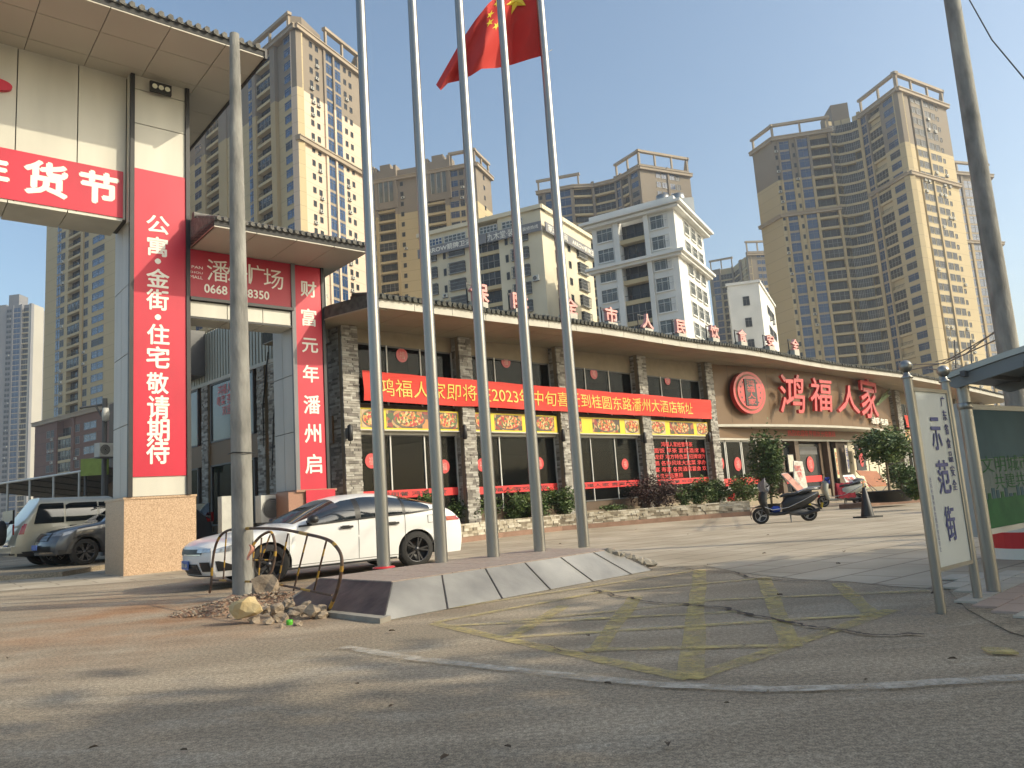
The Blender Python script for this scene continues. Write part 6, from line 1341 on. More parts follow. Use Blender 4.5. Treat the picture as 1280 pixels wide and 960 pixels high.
# ================================================================ LITTER AND LEAVES
lm_ = MB(); lm_.add([(-.04, 0, .002), (-.015, -.02, .014), (.02, -.016, .016), (.045, .002, .004), (.018, .018, .018), (-.016, .02, .012), (0, 0, .004)], [(0, 1, 6), (1, 2, 6), (2, 3, 6), (3, 4, 6), (4, 5, 6), (5, 0, 6)], 'leafdry'); lme = lm_.mesh('fallen_leaf')
for k, (a, b) in enumerate([(490, 789), (735, 795), (446, 855), (489, 883), (116, 935), (556, 948), (635, 934), (930, 807), (1083, 850), (1190, 824), (835, 931), (908, 879), (1168, 742), (975, 744), (885, 706), (1055, 690), (955, 692), (1048, 705), (700, 680), (860, 668), (960, 669), (795, 662), (760, 855), (10, 823), (230, 938)]):
    o = bpy.data.objects.new('fallen_leaf', lme); COL.objects.link(o); o.location = at_z(a, b, .018); s = random.uniform(.35, .85) if b > 780 else random.uniform(.6, 1.1); o.scale = (s, s, s * 1.2); o.rotation_euler.z = random.random() * 6; tag(o, 'small dry brown fallen leaf lying on the ground', 'leaf', 'fallen leaves on the ground')
p = at_z(1248, 817, .016); mb = MB(); mb.extr([at_z(1226, 811, .013), at_z(1262, 812, .013), at_z(1274, 818, .013), at_z(1236, 817, .013)], (0, 0, .012), 'mark_y'); solo('manhole_cover', mb, 'small faded yellow square cover set in the pavement by the street sign', 'cover')
# street trees on the near side of the road: they stand outside the frame and throw the shade on the road
for k, (x, y, h, cr) in enumerate([(10.5, -2.9, 11., 4.4), (15.4, 2.5, 8., 3.2), (15.6, 5.5, 7.2, 2.9), (20.5, 7.4, 7.5, 2.9), (12.0, -6.0, 9.0, 4.0)]):
    leafy_tree('street_tree', Vector((x, y, 0)), h, cr, cr * .62, ['tallest street tree, nearest to the camera on its right', 'broad street tree beside the tallest one, right of the camera', 'lower street tree right of the bus shelter', 'street tree farther right along the near kerb', 'street tree behind the camera on its right'][k], 'tree', None, .2, 20000, .28, G1, fork=7, group='street trees on the near side of the road')

# ================================================================ TOWERS AND FAR BUILDINGS
UM = {}
def unit(kind, w_, h):
    key = (kind, round(w_, 1), h)
    if key in UM: return UM[key]
    w_ = key[1]; mb = MB(); B = lambda x0, x1, y0, y1, z0, z1, m: mb.box(((x0 + x1) / 2, (y0 + y1) / 2, (z0 + z1) / 2), (x1 - x0, y1 - y0, z1 - z0), m)
    x = w_ / 2
    if kind in ('blue', 'dark', 'small', 'grey'):
        g_ = {'blue': 'glass_b', 'dark': 'glass_k', 'small': 'glass_d', 'grey': 'glass_g'}[kind]; fm = 'talu' if kind != 'small' else 'alu_d'
        mb.add([(-x, -.02, 0), (x, -.02, 0), (x, -.02, h), (-x, -.02, h)], [(0, 1, 2, 3)], g_)
        B(-x, x, -.10, 0, -.06, 0.03, fm); B(-x, x, -.10, 0, h - .03, h + .03, fm); B(-x - .02, -x + .02, -.10, 0, 0, h, fm); B(x - .02, x + .02, -.10, 0, 0, h, fm)
        if kind != 'small':
            B(-.02, .02, -.08, 0, 0, h, fm); B(-x, x, -.08, 0, h * .7, h * .7 + .03, fm)
    elif kind == 'strip':      # glazed bay with its own spandrel
        mb.add([(-x, -.02, .55), (x, -.02, .55), (x, -.02, 2.95), (-x, -.02, 2.95)], [(0, 1, 2, 3)], 'glass_b'); B(-x, x, -.05, 0, 0, .55, 'tband'); B(-x, x, -.12, 0, .5, .55, 'talu'); B(-x, x, -.12, 0, 2.2, 2.24, 'talu'); B(-.02, .02, -.1, 0, .55, 2.95, 'talu')
    elif kind in ('balc', 'balcg', 'balcb'):     # open bay: parapet beam in front, doors deep inside
        B(-x, x, .0, 1.25, -.18, .12, 'tcream'); B(-x, x, .0, .14, .12, .45, 'tcream')
        mb.add([(-x, 1.2, .12), (x, 1.2, .12), (x, 1.2, 2.82), (-x, 1.2, 2.82)], [(0, 1, 2, 3)], 'glass_d'); 
        for k in (-.33, 0, .33): B(x * 2 * k - .03, x * 2 * k + .03, 1.1, 1.2, .12, 2.6, 'alu_d')
        B(-x, x, .04, .10, 1.15, 1.22, 'plast')
        n = max(3, int(w_ / .5))
        for k in range(n + 1): xx = -x + 2 * x * k / n; B(xx - .02, xx + .02, .05, .09, .45, 1.15, 'plast')
        if kind == 'balcb': mb.add([(-x, .12, .45), (x, .12, .45), (x, .12, 2.75), (-x, .12, 2.75)], [(0, 1, 2, 3)], 'glass_d'); [B(-x + 2 * x * k / 4 - .04, -x + 2 * x * k / 4 + .04, .03, .12, .45, 2.75, 'talu') for k in range(5)]; B(-x, x, .03, .12, 1.6, 1.65, 'talu')
    elif kind == 'acbox': B(-.42, .42, -.42, 0, 0, .62, 'acw'); B(-.22, .22, -.43, -.42, .1, .52, 'plast'); B(-.5, .5, -.45, 0, -.06, 0, 'alu_d')
    elif kind == 'cage':       # window with projecting steel cage
        mb.add([(-x, -.02, 0), (x, -.02, 0), (x, -.02, h), (-x, -.02, h)], [(0, 1, 2, 3)], 'glass_d'); B(-x, x, -.55, 0, -.12, 0, 'grille'); B(-x, x, -.55, 0, h, h + .05, 'grille')
        n = int(w_ / .22)
        for k in range(n + 1): xx = -x + 2 * x * k / n; B(xx - .02, xx + .02, -.55, -.51, 0, h, 'grille')
        for zz in (h * .33, h * .66): B(-x, x, -.55, -.51, zz, zz + .04, 'grille'); B(-x, -x + .04, -.55, 0, zz, zz + .04, 'grille'); B(x - .04, x, -.55, 0, zz, zz + .04, 'grille')
    elif kind == 'trim':       # white framed window of the white block
        mb.add([(-x, -.02, 0), (x, -.02, 0), (x, -.02, h), (-x, -.02, h)], [(0, 1, 2, 3)], 'glass_g'); B(-x - .12, x + .12, -.22, 0, -.22, -.05, 'wbuild'); B(-x - .1, x + .1, -.16, 0, h, h + .15, 'wbuild')
        B(-x - .1, -x, -.14, 0, -.05, h, 'wbuild'); B(x, x + .1, -.14, 0, -.05, h, 'wbuild')
        n = max(2, int(w_ / .7))
        for k in range(1, n): xx = -x + 2 * x * k / n; B(xx - .03, xx + .03, -.08, 0, 0, h, 'alu')
        B(-x, x, -.08, 0, h * .68, h * .68 + .06, 'alu'); 
        for k in range(int(w_ / .3)): xx = -x + .15 + k * .3; B(xx - .012, xx + .012, -.20, -.18, 0, h * .5, 'grille')
        B(-x, x, -.20, -.17, h * .5, h * .5 + .03, 'grille')
    UM[key] = mb.mesh({'blue': 'window', 'dark': 'window', 'small': 'small_window', 'grey': 'window', 'strip': 'glazed_bay', 'balc': 'balcony', 'balcg': 'balcony', 'balcb': 'balcony', 'acbox': 'outdoor_unit', 'cage': 'caged_window', 'trim': 'window'}[kind]); return UM[key]
class Tower:
    def __init__(s, name, label, base, cat='building', group=None): s.e = empty(name, base, label, cat, group); s.n = {}; s.P = []
    def face(s, A, B, z0, z1, bays, floor=3.0, zwin=0, wall=('tcream', 'ttaupe'), ztop=None, dep=1.3, cornices=(), skip=None, name='wall'):
        "A left, B right as seen; bays = (weight, kind)"
        A, B = Vector((A[0], A[1], 0)), Vector((B[0], B[1], 0)); L_ = (B - A).length; f = Fr(A, math.degrees(math.atan2(B.x - A.x, B.y - A.y))); rz = math.atan2(B.y - A.y, B.x - A.x); tot = sum(b[0] for b in bays); u = 0; zc = ztop if ztop is not None else z1 + 1
        W = MB(); C2 = MB()
        W.fbox(f, 0, L_, -dep - .3, -dep, z0, z1, wall[0])
        nfl = int((z1 - z0 - .6) / floor)
        for wgt, kind in bays:
            wd = L_ * wgt / tot; solid = kind not in ('balc', 'balcg', 'balcb'); pil = .35 if kind == 'pil' else (.0 if kind != 'in' else -.5)
            if solid:
                wm = 'tyel' if kind == 'pil' and wall[0] == 'tcream' else wall[0]
                W.fbox(f, u, u + wd, -dep, pil, z0, min(zc, z1), wm)
                if zc < z1: W.fbox(f, u, u + wd, -dep, pil - .002, zc, z1, wall[1])
            if kind not in ('wall', 'pil', 'in'):
                k0, _, k1 = kind.partition(':'); ww = {'small': min(.9, wd * .5), 'strip': wd * .96}.get(k0, wd * .8 if solid else wd); hh = {'small': 1.2}.get(k0, 1.75)
                if k0 in ('cage', 'trim'): hh = 1.8; ww = wd * .82
                for i in range(nfl):
                    z = z0 + .3 + i * floor
                    if z < zwin or z + 2.6 > z1 - .3: continue
                    zo = {'strip': 0, 'balc': 0, 'balcg': 0, 'balcb': 0}.get(k0, .9); kk = k0
                    if k0 == 'balc': kk = random.choice(('balc', 'balc', 'balcb', 'balcg'))
                    if k0 == 'balcb': kk = random.choice(('balcb', 'balcb', 'balcb', 'balcb', 'balc'))
                    if k0 == 'blue' and random.random() < .12: kk = 'dark'
                    s.P.append((unit(kk, ww, hh), f.pt(u + wd / 2, pil + .003 if solid else 0, z + zo), rz))
                    if k0 in ('small', 'dark') and random.random() < .22: s.P.append((unit('acbox', 1, 1), f.pt(u + wd * random.uniform(.3, .7), pil + .003, z + zo - .95), rz))
            u += wd
        for zz, h, pr in cornices: C2.fbox(f, -pr * .9, L_ + pr * .9, -.5, pr + .36, zz, zz + h, 'tband'); C2.fbox(f, -pr, L_ + pr, -.5, pr + .55, zz + h, zz + h + .25, 'tband')
        part(name, W, s.e)
        if cornices: part('cornice', C2, s.e)
        return f, L_
    def done(s):
        cnt = {}
        s.P.sort(key=lambda t: (t[1] - EYE).length)
        extra = MB()
        for me, loc, rz in s.P:
            nm = me.name.split('.')[0]; cnt[nm] = cnt.get(nm, 0) + 1
            if cnt[nm] <= 298: inst(nm, me, s.e, loc, rz)
            else:
                q = Matrix.Rotation(rz, 3, 'Z'); vs = [q @ v.co + loc for v in me.vertices]
                for m_i in range(len(me.materials)):
                    fs = [tuple(p.vertices) for p in me.polygons if p.material_index == m_i]
                    if fs: extra.add(vs, fs, me.materials[m_i])
        if extra.v: part('more_windows', extra, s.e, kind='stuff')
    def pergola(s, pts, z, h, m='tband', step=6.5):
        mb = MB()
        for a, b in zip(pts[:-1], pts[1:]):
            a, b = Vector((a[0], a[1], 0)), Vector((b[0], b[1], 0)); f = Fr(a, math.degrees(math.atan2(b.x - a.x, b.y - a.y))); L_ = (b - a).length
            mb.fbox(f, -.3, L_ + .3, -.9, .1, z + h - .7, z + h, m); n = max(1, round(L_ / step))
            for k in range(n + 1): uu = min(L_ - .3, max(.3, L_ * k / n)); mb.fbox(f, uu - .25, uu + .25, -.7, -.2, z, z + h - .7, m)
        part('roof_frame', mb, s.e)
    def block(s, poly, z0, z1, m, name='roof_block'):
        mb = MB(); mb.prism([(p[0], p[1]) for p in poly], z0, z1, m); part(name, mb, s.e)
def rb(q, d, dx=0.):
    v = Vector((q.x, q.y, 0)).normalized() * d; return Vector((q.x + v.x + dx, q.y + v.y, 0))
def back(A, B, d):   # points behind a face by d
    A, B = Vector((A[0], A[1])), Vector((B[0], B[1])); t = (B - A).normalized(); return A + Vector((-t.y, t.x)) * d, B + Vector((-t.y, t.x)) * d

# --- T6 big curved tower at the right
Z6 = 98.; q = [at_z(a, b, Z6) for a, b in [(940, 190), (965, 172), (1037, 161), (1076, 152), (1122, 118), (1183, 140)]]
T = Tower('apartment_tower', 'tall cream tower with a concave curved front at the right, tallest beside the concrete pole', (q[2].x, q[2].y, 0), group='cream apartment towers'); tp = Z6 - 13
cz = ((Z6 - 1.2, .8, .5), (Z6 - 24, .7, .35)); kw = dict(zwin=18, ztop=tp)
T.face(q[0], q[1], 0, Z6, [(1, 'wall')], cornices=cz, **kw)
T.face(q[1], q[2], 0, Z6, [(.8, 'small'), (.35, 'pil'), (1.9, 'strip'), (.35, 'pil'), (.9, 'small'), (.35, 'pil'), (2.0, 'strip'), (.5, 'pil'), (3.6, 'balc'), (.5, 'pil')], cornices=cz, **kw)
mid = q[2].lerp(q[3], .5) + Vector((-.2, 1.6, 0))
cv = [q[2], q[2].lerp(mid, .5) + Vector((.2, .5, 0)), mid, mid.lerp(q[3], .5) + Vector((.1, .5, 0)), q[3]]
for i, (a, b) in enumerate(zip(cv[:-1], cv[1:])): T.face(a, b, 0, Z6 + 3, [(1, 'balcb')] if i < 3 else [(.8, 'balcb'), (.35, 'pil')], **dict(kw, ztop=200))
T.face(q[3], q[4], 0, Z6 + 2, [(1.3, 'strip'), (.3, 'pil'), (2.6, 'balcb'), (.6, 'wall'), (3.1, 'blue'), (.4, 'wall')], cornices=((Z6 + .8, .8, .5), (Z6 - 22, .7, .35)), **kw)
T.face(q[4], q[5], 0, Z6 + 2, [(2.0, 'wall'), (.4, 'in'), (.9, 'dark'), (1.3, 'dark'), (.3, 'pil'), (1.5, 'dark'), (1.1, 'dark'), (1.0, 'small'), (1.8, 'wall')], cornices=((Z6 + .8, .8, .5), (Z6 - 22, .7, .35)), **kw)
bk5, bk0 = rb(q[5], 22, -2), rb(q[0], 26, 2); T.block([q[0] + Vector((1.5, 1.5, 0)), q[1] + Vector((1, 2, 0)), q[2] + Vector((0, 3, 0)), q[3] + Vector((0, 3.5, 0)), q[4] + Vector((0, 2.5, 0)), q[5] + Vector((-1.6, 1, 0)), bk5, bk0], 0, Z6 - .3, 'tcream', 'rear_wall')
T.face(q[5], bk5, 0, Z6 + 2, [(1, 'wall')], **kw); T.pergola([q[0], q[1], q[2]], Z6, 4); T.pergola([q[3], q[4], q[5], bk5], Z6 + 2, 4.5); T.block([q[2] + Vector((2, 2, 0)), q[3] + Vector((-1, 4, 0)), q[3] + Vector((0, 12, 0)), q[2] + Vector((3, 12, 0))], Z6 - 1, Z6 + 8, 'ttaupe'); T.done()
# --- T7 behind it at the right edge
Z7 = 96.; q = [at_z(a, b, Z7) for a, b in [(1178, 214), (1238, 219), (1252, 221)]]
T = Tower('apartment_tower', 'cream tower partly behind the thick concrete pole at the right edge', (q[1].x, q[1].y, 0), group='cream apartment towers')
T.face(q[0], q[1], 0, Z7, [(1.0, 'pil'), (1.6, 'strip'), (.35, 'pil'), (1.6, 'strip'), (.35, 'pil'), (1.0, 'blue'), (1.0, 'small'), (.8, 'wall')], zwin=18, ztop=Z7 - 12, cornices=((Z7 - 1, .8, .5), (Z7 - 24, .7, .35)))
T.face(q[1], q[2] + Vector((0, 14, 0)), 0, Z7, [(1, 'wall')], zwin=18, ztop=Z7 - 12, cornices=((Z7 - 1, .8, .5), (Z7 - 24, .7, .35))); T.block([q[0] + Vector((0, 2, 0)), q[1] + Vector((-1, 2, 0)), q[1] + Vector((0, 18, 0)), q[0] + Vector((0, 20, 0))], 0, Z7 - .3, 'tcream', 'rear_wall'); T.pergola([q[0], q[1], q[2] + Vector((0, 14, 0))], Z7, 4); T.done()
# --- T5 curved tower behind the white block
Z5 = 97.; q = [at_z(a, b, Z5) for a, b in [(672, 240), (716, 232), (770, 224), (799, 208), (862, 218)]]
T = Tower('apartment_tower', 'cream tower with open roof frames rising behind the white block', (q[2].x, q[2].y, 0), group='cream apartment towers'); kw = dict(zwin=54, ztop=Z5 - 12)
cz = ((Z5 - 1, .8, .5),); T.face(q[0], q[1], 0, Z5, [(.8, 'small'), (.3, 'pil'), (1.7, 'strip'), (.3, 'pil'), (1.7, 'strip'), (.4, 'pil')], cornices=cz, **kw)
mid = q[1].lerp(q[2], .5) + Vector((0, 1.8, 0))
for a, b, bs in ((q[1], mid, [(3, 'balc'), (.4, 'pil')]), (mid, q[2], [(4, 'balcb'), (.4, 'pil')])): T.face(a, b, 0, Z5 + 1, bs, cornices=cz, **kw)
T.face(q[2], q[3], 0, Z5 + 1, [(1.2, 'strip'), (.4, 'pil'), (2.0, 'balc'), (.6, 'pil'), (2.4, 'blue'), (.3, 'wall')], cornices=cz, **kw)
T.face(q[3], q[4], 0, Z5 + 1, [(2.6, 'wall'), (.9, 'blue'), (1.1, 'blue'), (.3, 'pil'), (1.1, 'blue'), (.9, 'dark'), (1.8, 'wall')], cornices=cz, **kw)
T.block([q[0] + Vector((1, 2, 0)), q[1] + Vector((0, 3, 0)), q[2] + Vector((0, 4, 0)), q[3] + Vector((0, 2.5, 0)), q[4] + Vector((-1.5, 1, 0)), rb(q[4], 22, -2), rb(q[0], 24, 2)], 0, Z5 - .3, 'tcream', 'rear_wall')
T.pergola([q[0], q[1] + Vector((2, -.5, 0))], Z5, 4); T.pergola([q[2] + Vector((0, 1, 0)), q[3], q[4], q[4] + Vector((2, 12, 0))], Z5 + 1, 4.5); T.done()
# --- T8 far small tower between the white blocks
Z8 = 96.; q = [at_z(a, b, Z8) for a, b in [(888, 338), (916, 333), (934, 317), (962, 316)]]
T = Tower('apartment_tower', 'farthest small cream tower seen above the small white block', (q[1].x, q[1].y, 0), group='cream apartment towers'); kw = dict(zwin=54, ztop=Z8 - 12)
T.face(q[0], q[1], 0, Z8, [(.4, 'wall'), (1.5, 'strip'), (.4, 'pil'), (2.6, 'balc'), (.4, 'pil')], **kw); T.face(q[1], q[2], 0, Z8, [(2, 'balcb'), (.5, 'pil'), (2, 'balc')], **kw); T.face(q[2], q[3], 0, Z8 + 1, [(2, 'wall'), (1, 'blue'), (1, 'blue'), (.6, 'small'), (.6, 'wall')], cornices=((Z8 - 1, .8, .5),), **kw)
T.block([q[0] + Vector((0, 3, 0)), q[1] + Vector((0, 4, 0)), q[2] + Vector((0, 4, 0)), q[3] + Vector((0, 4, 0)), rb(q[3], 25, -1), rb(q[0], 25, 2)], 0, Z8 - .3, 'tcream', 'rear_wall'); T.pergola([q[0], q[1]], Z8, 4.5, step=6); T.pergola([q[2], q[3]], Z8 + 1, 4.5, step=6); T.done()
# --- T4 between the second and the fourth flagpole
Z4 = 94.; q = [at_z(a, b, Z4) for a, b in [(440, 232), (594, 204), (613, 222)]]
T = Tower('apartment_tower', 'cream tower with two crowned gables seen between the flagpoles', (q[1].x, q[1].y, 0), group='cream apartment towers'); kw = dict(zwin=36, ztop=Z4 - 11)
f, L_ = T.face(q[0], q[1], 0, Z4, [(2.2, 'blue'), (.8, 'dark'), (.8, 'blue'), (.4, 'pil'), (2.9, 'balc'), (.4, 'pil'), (1.5, 'small'), (2.6, 'wall'), (.4, 'pil'), (3.2, 'balc'), (.6, 'pil'), (1.7, 'blue'), (.8, 'dark'), (1.3, 'blue'), (.6, 'wall')], cornices=((Z4 - 1, .8, .5),), **kw)
T.face(q[1], q[2], 0, Z4, [(1, 'wall'), (1, 'small'), (1, 'wall')], cornices=((Z4 - 1, .8, .5), (Z4 - 20, .7, .35)), **kw)
b_ = rb(q[2], 12, -1); T.block([q[0] + Vector((0, 3, 0)), q[1] + Vector((-1, 3, 0)), q[2] + Vector((-1.5, 2, 0)), b_, rb(q[0], 26, 2)], 0, Z4 - .3, 'tcream', 'rear_wall')
for ua, ub in ((.20, .37), (.62, .80)):
    mb = MB(); a, b = L_ * ua, L_ * ub
    mb.fbox(f, a, b, -4, .5, Z4 - 9, Z4 + 2.5, 'ttaupe'); mb.fbox(f, a + (b - a) * .25, b - (b - a) * .25, -4, .5, Z4 + 2.5, Z4 + 4.2, 'ttaupe'); mb.fbox(f, a - .2, a + .6, -4, .7, Z4 - 9, Z4 + 3.6, 'ttaupe'); mb.fbox(f, b - .6, b + .2, -4, .7, Z4 - 9, Z4 + 3.6, 'ttaupe')
    for k in range(3): c = a + (b - a) * (.25 + .25 * k); mb.fbox(f, c - .55, c + .55, .5, .56, Z4 - 7, Z4 - .5, 'glass_g'); mb.fbox(f, c - .6, c - .5, .5, .6, Z4 - 7, Z4 - .5, 'alu')
    part('crowned_gable', mb, T.e)
T.block([f.pt(L_ * .37, -.2, 0), f.pt(L_ * .62, -.2, 0), f.pt(L_ * .62, -9, 0), f.pt(L_ * .37, -9, 0)], Z4 - .5, Z4 + 2.2, 'ttaupe')
T.pergola([q[0], q[0].lerp(q[1], .18)], Z4, 4.5); T.pergola([q[0].lerp(q[1], .80), q[1], q[2]], Z4, 4.5); T.done()
# --- T3 big tower behind the gate
Z3 = 103.; F_, G_ = at_z(369, 30, Z3), at_z(450, 92, Z3); L0 = at_z(319, 50, Z3); far_l = F_ + (L0 - F_).normalized() * 50; far_l = at_y(236, 120, 182); far_l.z = Z3
T = Tower('apartment_tower', 'tallest cream tower behind the gate with a pink lit side and blue bay windows', (F_.x, F_.y, 0), group='cream apartment towers'); kw = dict(zwin=24, ztop=Z3 - 14)
lf = Vector((far_l.x, far_l.y, 0)); m1 = F_.lerp(lf, .36); m1b = m1 + (F_ - lf).normalized().cross(Vector((0, 0, 1))) * -3
cz = ((Z3 - 1.2, .8, .5), (Z3 - 26, .8, .4))
T.face(lf, F_.lerp(lf, .40), 0, Z3 - 2, [(1.2, 'wall'), (1.9, 'blue'), (.8, 'pil'), (2.9, 'balc'), (1.6, 'pil'), (1.3, 'wall'), (1.5, 'small'), (1.4, 'wall')], cornices=((Z3 - 3, .8, .5),), **kw)
T.face(F_.lerp(lf, .40), F_, 0, Z3, [(1.0, 'strip'), (.7, 'pil'), (3.0, 'balc'), (.9, 'pil'), (1.4, 'in'), (2.2, 'blue'), (.25, 'wall')], cornices=((Z3 - 1.2, .8, .5),), **kw)
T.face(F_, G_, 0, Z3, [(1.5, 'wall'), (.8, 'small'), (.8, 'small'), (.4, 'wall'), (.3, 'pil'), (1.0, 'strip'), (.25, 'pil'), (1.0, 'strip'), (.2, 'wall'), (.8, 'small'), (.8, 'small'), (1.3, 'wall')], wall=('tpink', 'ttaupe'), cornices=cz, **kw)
T.block([lf + Vector((1, 3, 0)), F_ + Vector((0, 3, 0)), G_ + Vector((-2, 1, 0)), G_ + Vector((-8, 16, 0)), lf + Vector((6, 26, 0))], 0, Z3 - 3, 'tcream', 'rear_wall')
T.face(G_, G_ + Vector((-8, 16, 0)), 0, Z3, [(1, 'wall')], **kw)
T.pergola([F_.lerp(lf, .38), F_.lerp(lf, .06)], Z3, 4.5); T.pergola([F_.lerp(G_, .45), G_, G_ + Vector((-5, 10, 0))], Z3, 5); T.pergola([lf, lf.lerp(F_, .3)], Z3 - 2, 4)
T.block([F_ + Vector((-3, 4, 0)), F_ + Vector((0, 5, 0)), F_.lerp(G_, .35) + Vector((-1, 5, 0)), F_ + Vector((-5, 15, 0))], Z3 - .5, Z3 + 5, 'ttaupe'); T.done()
# --- T2 seen through the gate
a2, b2 = at_y(58, 300, 205), at_y(172, 300, 176); Z2 = 108.
T = Tower('apartment_tower', 'cream tower with a red brown base seen through the gate opening at the left', (b2.x, b2.y, 0), group='cream apartment towers'); kw = dict(zwin=34, ztop=Z2 - 12)
T.face(a2, b2, 30, Z2, [(1.45, 'wall'), (.5, 'strip'), (.55, 'dark'), (.3, 'wall'), (1.6, 'balc'), (.3, 'pil'), (.55, 'dark'), (.25, 'wall'), (1.6, 'blue'), (3.2, 'wall')], **dict(kw, zwin=30))
T.face(a2 + (b2 - a2) * -.02 + Vector((-.5, -1.5, 0)), b2 + Vector((-.5, -1.5, 0)), 0, 30, [(1.45, 'wall'), (.5, 'dark'), (.55, 'dark'), (.3, 'pil'), (1.6, 'balcb'), (.3, 'pil'), (.55, 'dark'), (.25, 'wall'), (1.6, 'blue'), (3.2, 'wall')], zwin=3, wall=('tbrown', 'tbrown'), cornices=((29, .8, .4),), name='podium_wall')
T.block([a2 + Vector((1, 2, 0)), b2 + Vector((0, 2, 0)), b2 + Vector((5, 22, 0)), a2 + Vector((5, 24, 0))], 0, Z2, 'tcream', 'rear_wall'); T.done()
# --- T1 far grey tower at the left edge
Z1 = 128.; q = [at_z(a, b, Z1) for a, b in [(-60, 390), (8, 383), (40, 379), (55, 385)]]
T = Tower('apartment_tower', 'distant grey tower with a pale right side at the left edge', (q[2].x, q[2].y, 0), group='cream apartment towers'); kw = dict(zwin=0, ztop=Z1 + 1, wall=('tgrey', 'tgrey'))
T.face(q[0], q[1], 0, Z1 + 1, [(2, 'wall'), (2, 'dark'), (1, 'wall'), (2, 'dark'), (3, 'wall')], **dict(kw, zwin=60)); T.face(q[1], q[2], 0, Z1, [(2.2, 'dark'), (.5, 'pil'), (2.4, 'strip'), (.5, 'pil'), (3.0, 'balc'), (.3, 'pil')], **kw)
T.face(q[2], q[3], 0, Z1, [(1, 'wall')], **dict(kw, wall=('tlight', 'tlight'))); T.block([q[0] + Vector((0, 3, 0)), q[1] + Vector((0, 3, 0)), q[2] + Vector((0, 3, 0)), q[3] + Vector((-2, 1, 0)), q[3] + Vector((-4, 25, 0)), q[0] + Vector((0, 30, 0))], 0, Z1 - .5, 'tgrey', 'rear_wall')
T.block([q[1] + Vector((0, 2, 0)), q[1].lerp(q[2], .4) + Vector((0, 2, 0)), q[1].lerp(q[2], .4) + Vector((0, 10, 0)), q[1] + Vector((0, 10, 0))], Z1 - 1, Z1 + 7, 'tgrey'); T.done()

# --- yellow block with roof signs
ZY = 48.; A_, B_ = at_z(524, 298, ZY), at_z(675, 261, ZY); C_ = at_z(738, 300, ZY)
T = Tower('apartment_block', 'older pale yellow block with grey advertising bands and caged windows behind the flagpoles', (B_.x, B_.y, 0)); kw = dict(zwin=9, wall=('ybuild', 'ybuild'), dep=1.3)
f, L_ = T.face(A_, B_, 0, ZY, [(.5, 'wall'), (1.6, 'cage'), (.4, 'wall'), (.6, 'small'), (2.2, 'cage'), (.5, 'wall'), (.5, 'small'), (2.5, 'balcb'), (.5, 'wall'), (.6, 'small'), (2.2, 'cage'), (1.2, 'wall')], **kw)
g2, L2 = T.face(B_, C_, 0, ZY, [(1.2, 'wall'), (.9, 'cage'), (.5, 'wall'), (.6, 'small'), (.5, 'wall'), (1.3, 'cage'), (.8, 'wall')], **kw)
T.block([A_ + Vector((.4, 2, 0)), B_ + Vector((0, 2, 0)), C_ + Vector((-2, 1, 0)), C_ + Vector((-14, 22, 0)), rb(A_, 22, 2)], 0, ZY - .2, 'ybuild', 'rear_wall')
mb = MB(); mb.fbox(f, -.3, L_ + .3, -1.5, .5, ZY, ZY + .7, 'ybuild'); mb.fbox(g2, -.3, L2 + .3, -1.5, .5, ZY, ZY + .7, 'ybuild'); part('parapet', mb, T.e)
zbt = f.px(600, 303)[1]; zs0, zs1 = f.px(676, 290)[1], f.px(676, 278)[1]
e = empty('roof_sign_band', f.pt(L_, .8, zs0), 'long grey advertising band with white lettering wrapping the yellow block', 'sign')
for a, b in ((0, .58), (.59, 1.0)):
    mb = MB(); mb.fbox(f, L_ * a, L_ * b + (.3 if b == 1 else 0), .62, .8, zs0, zs1, 'sgrey'); part('panel', mb, e)
mb = MB(); mb.fbox(g2, .0, L2 + 2.2, .62, .8, zs0, zs1, 'sgrey'); part('panel', mb, e)
mb = MB(); hz = zs1 - zs0
put_text(mb, 'ARROW箭牌卫浴', f.pt(L_ * .26, .83, (zs0 + zs1) / 2 + .1), f.u, f.n, L_ * .40, hz * .62, 'white', .02); put_text(mb, '九木堂·装饰', f.pt(L_ * .72, .83, (zs0 + zs1) / 2), f.u, f.n, L_ * .26, hz * .8, 'white', .01); put_text(mb, '装修热线', f.pt(L_ * .93, .83, (zs0 + zs1) / 2), f.u, f.n, L_ * .12, hz * .4, 'white', .01)
put_text(mb, '家装·空间', g2.pt(L2 * .22, .83, (zs0 + zs1) / 2), g2.u, g2.n, L2 * .36, hz * .7, 'white', .01); put_text(mb, 'ARROW箭牌卫浴', g2.pt(L2 * .76, .83, (zs0 + zs1) / 2), g2.u, g2.n, L2 * .52, hz * .6, 'white', .02); part('lettering', mb, e)
for a, b, m_ in ((.06, .20, 'glass_b'), (.22, .40, 'grille'), (.52, .66, 'grille'), (.70, .86, 'grille')):
    mb = MB(); z0, z1 = zs1 + .3, ZY - .8; mb.fbox(f, L_ * a, L_ * b, -.1, .08, z0, z1, 'glass_b' if m_ == 'glass_b' else 'glass_g')
    for k in range(6): uu = L_ * (a + (b - a) * k / 5); mb.fbox(f, uu - .05, uu + .05, .08, .2, z0, z1, 'alu')
    for zz in (z0, (z0 + z1) / 2, z1 - .1): mb.fbox(f, L_ * a, L_ * b, .08, .18, zz, zz + .1, 'alu')
    part('roof_window', mb, T.e)
T.done()
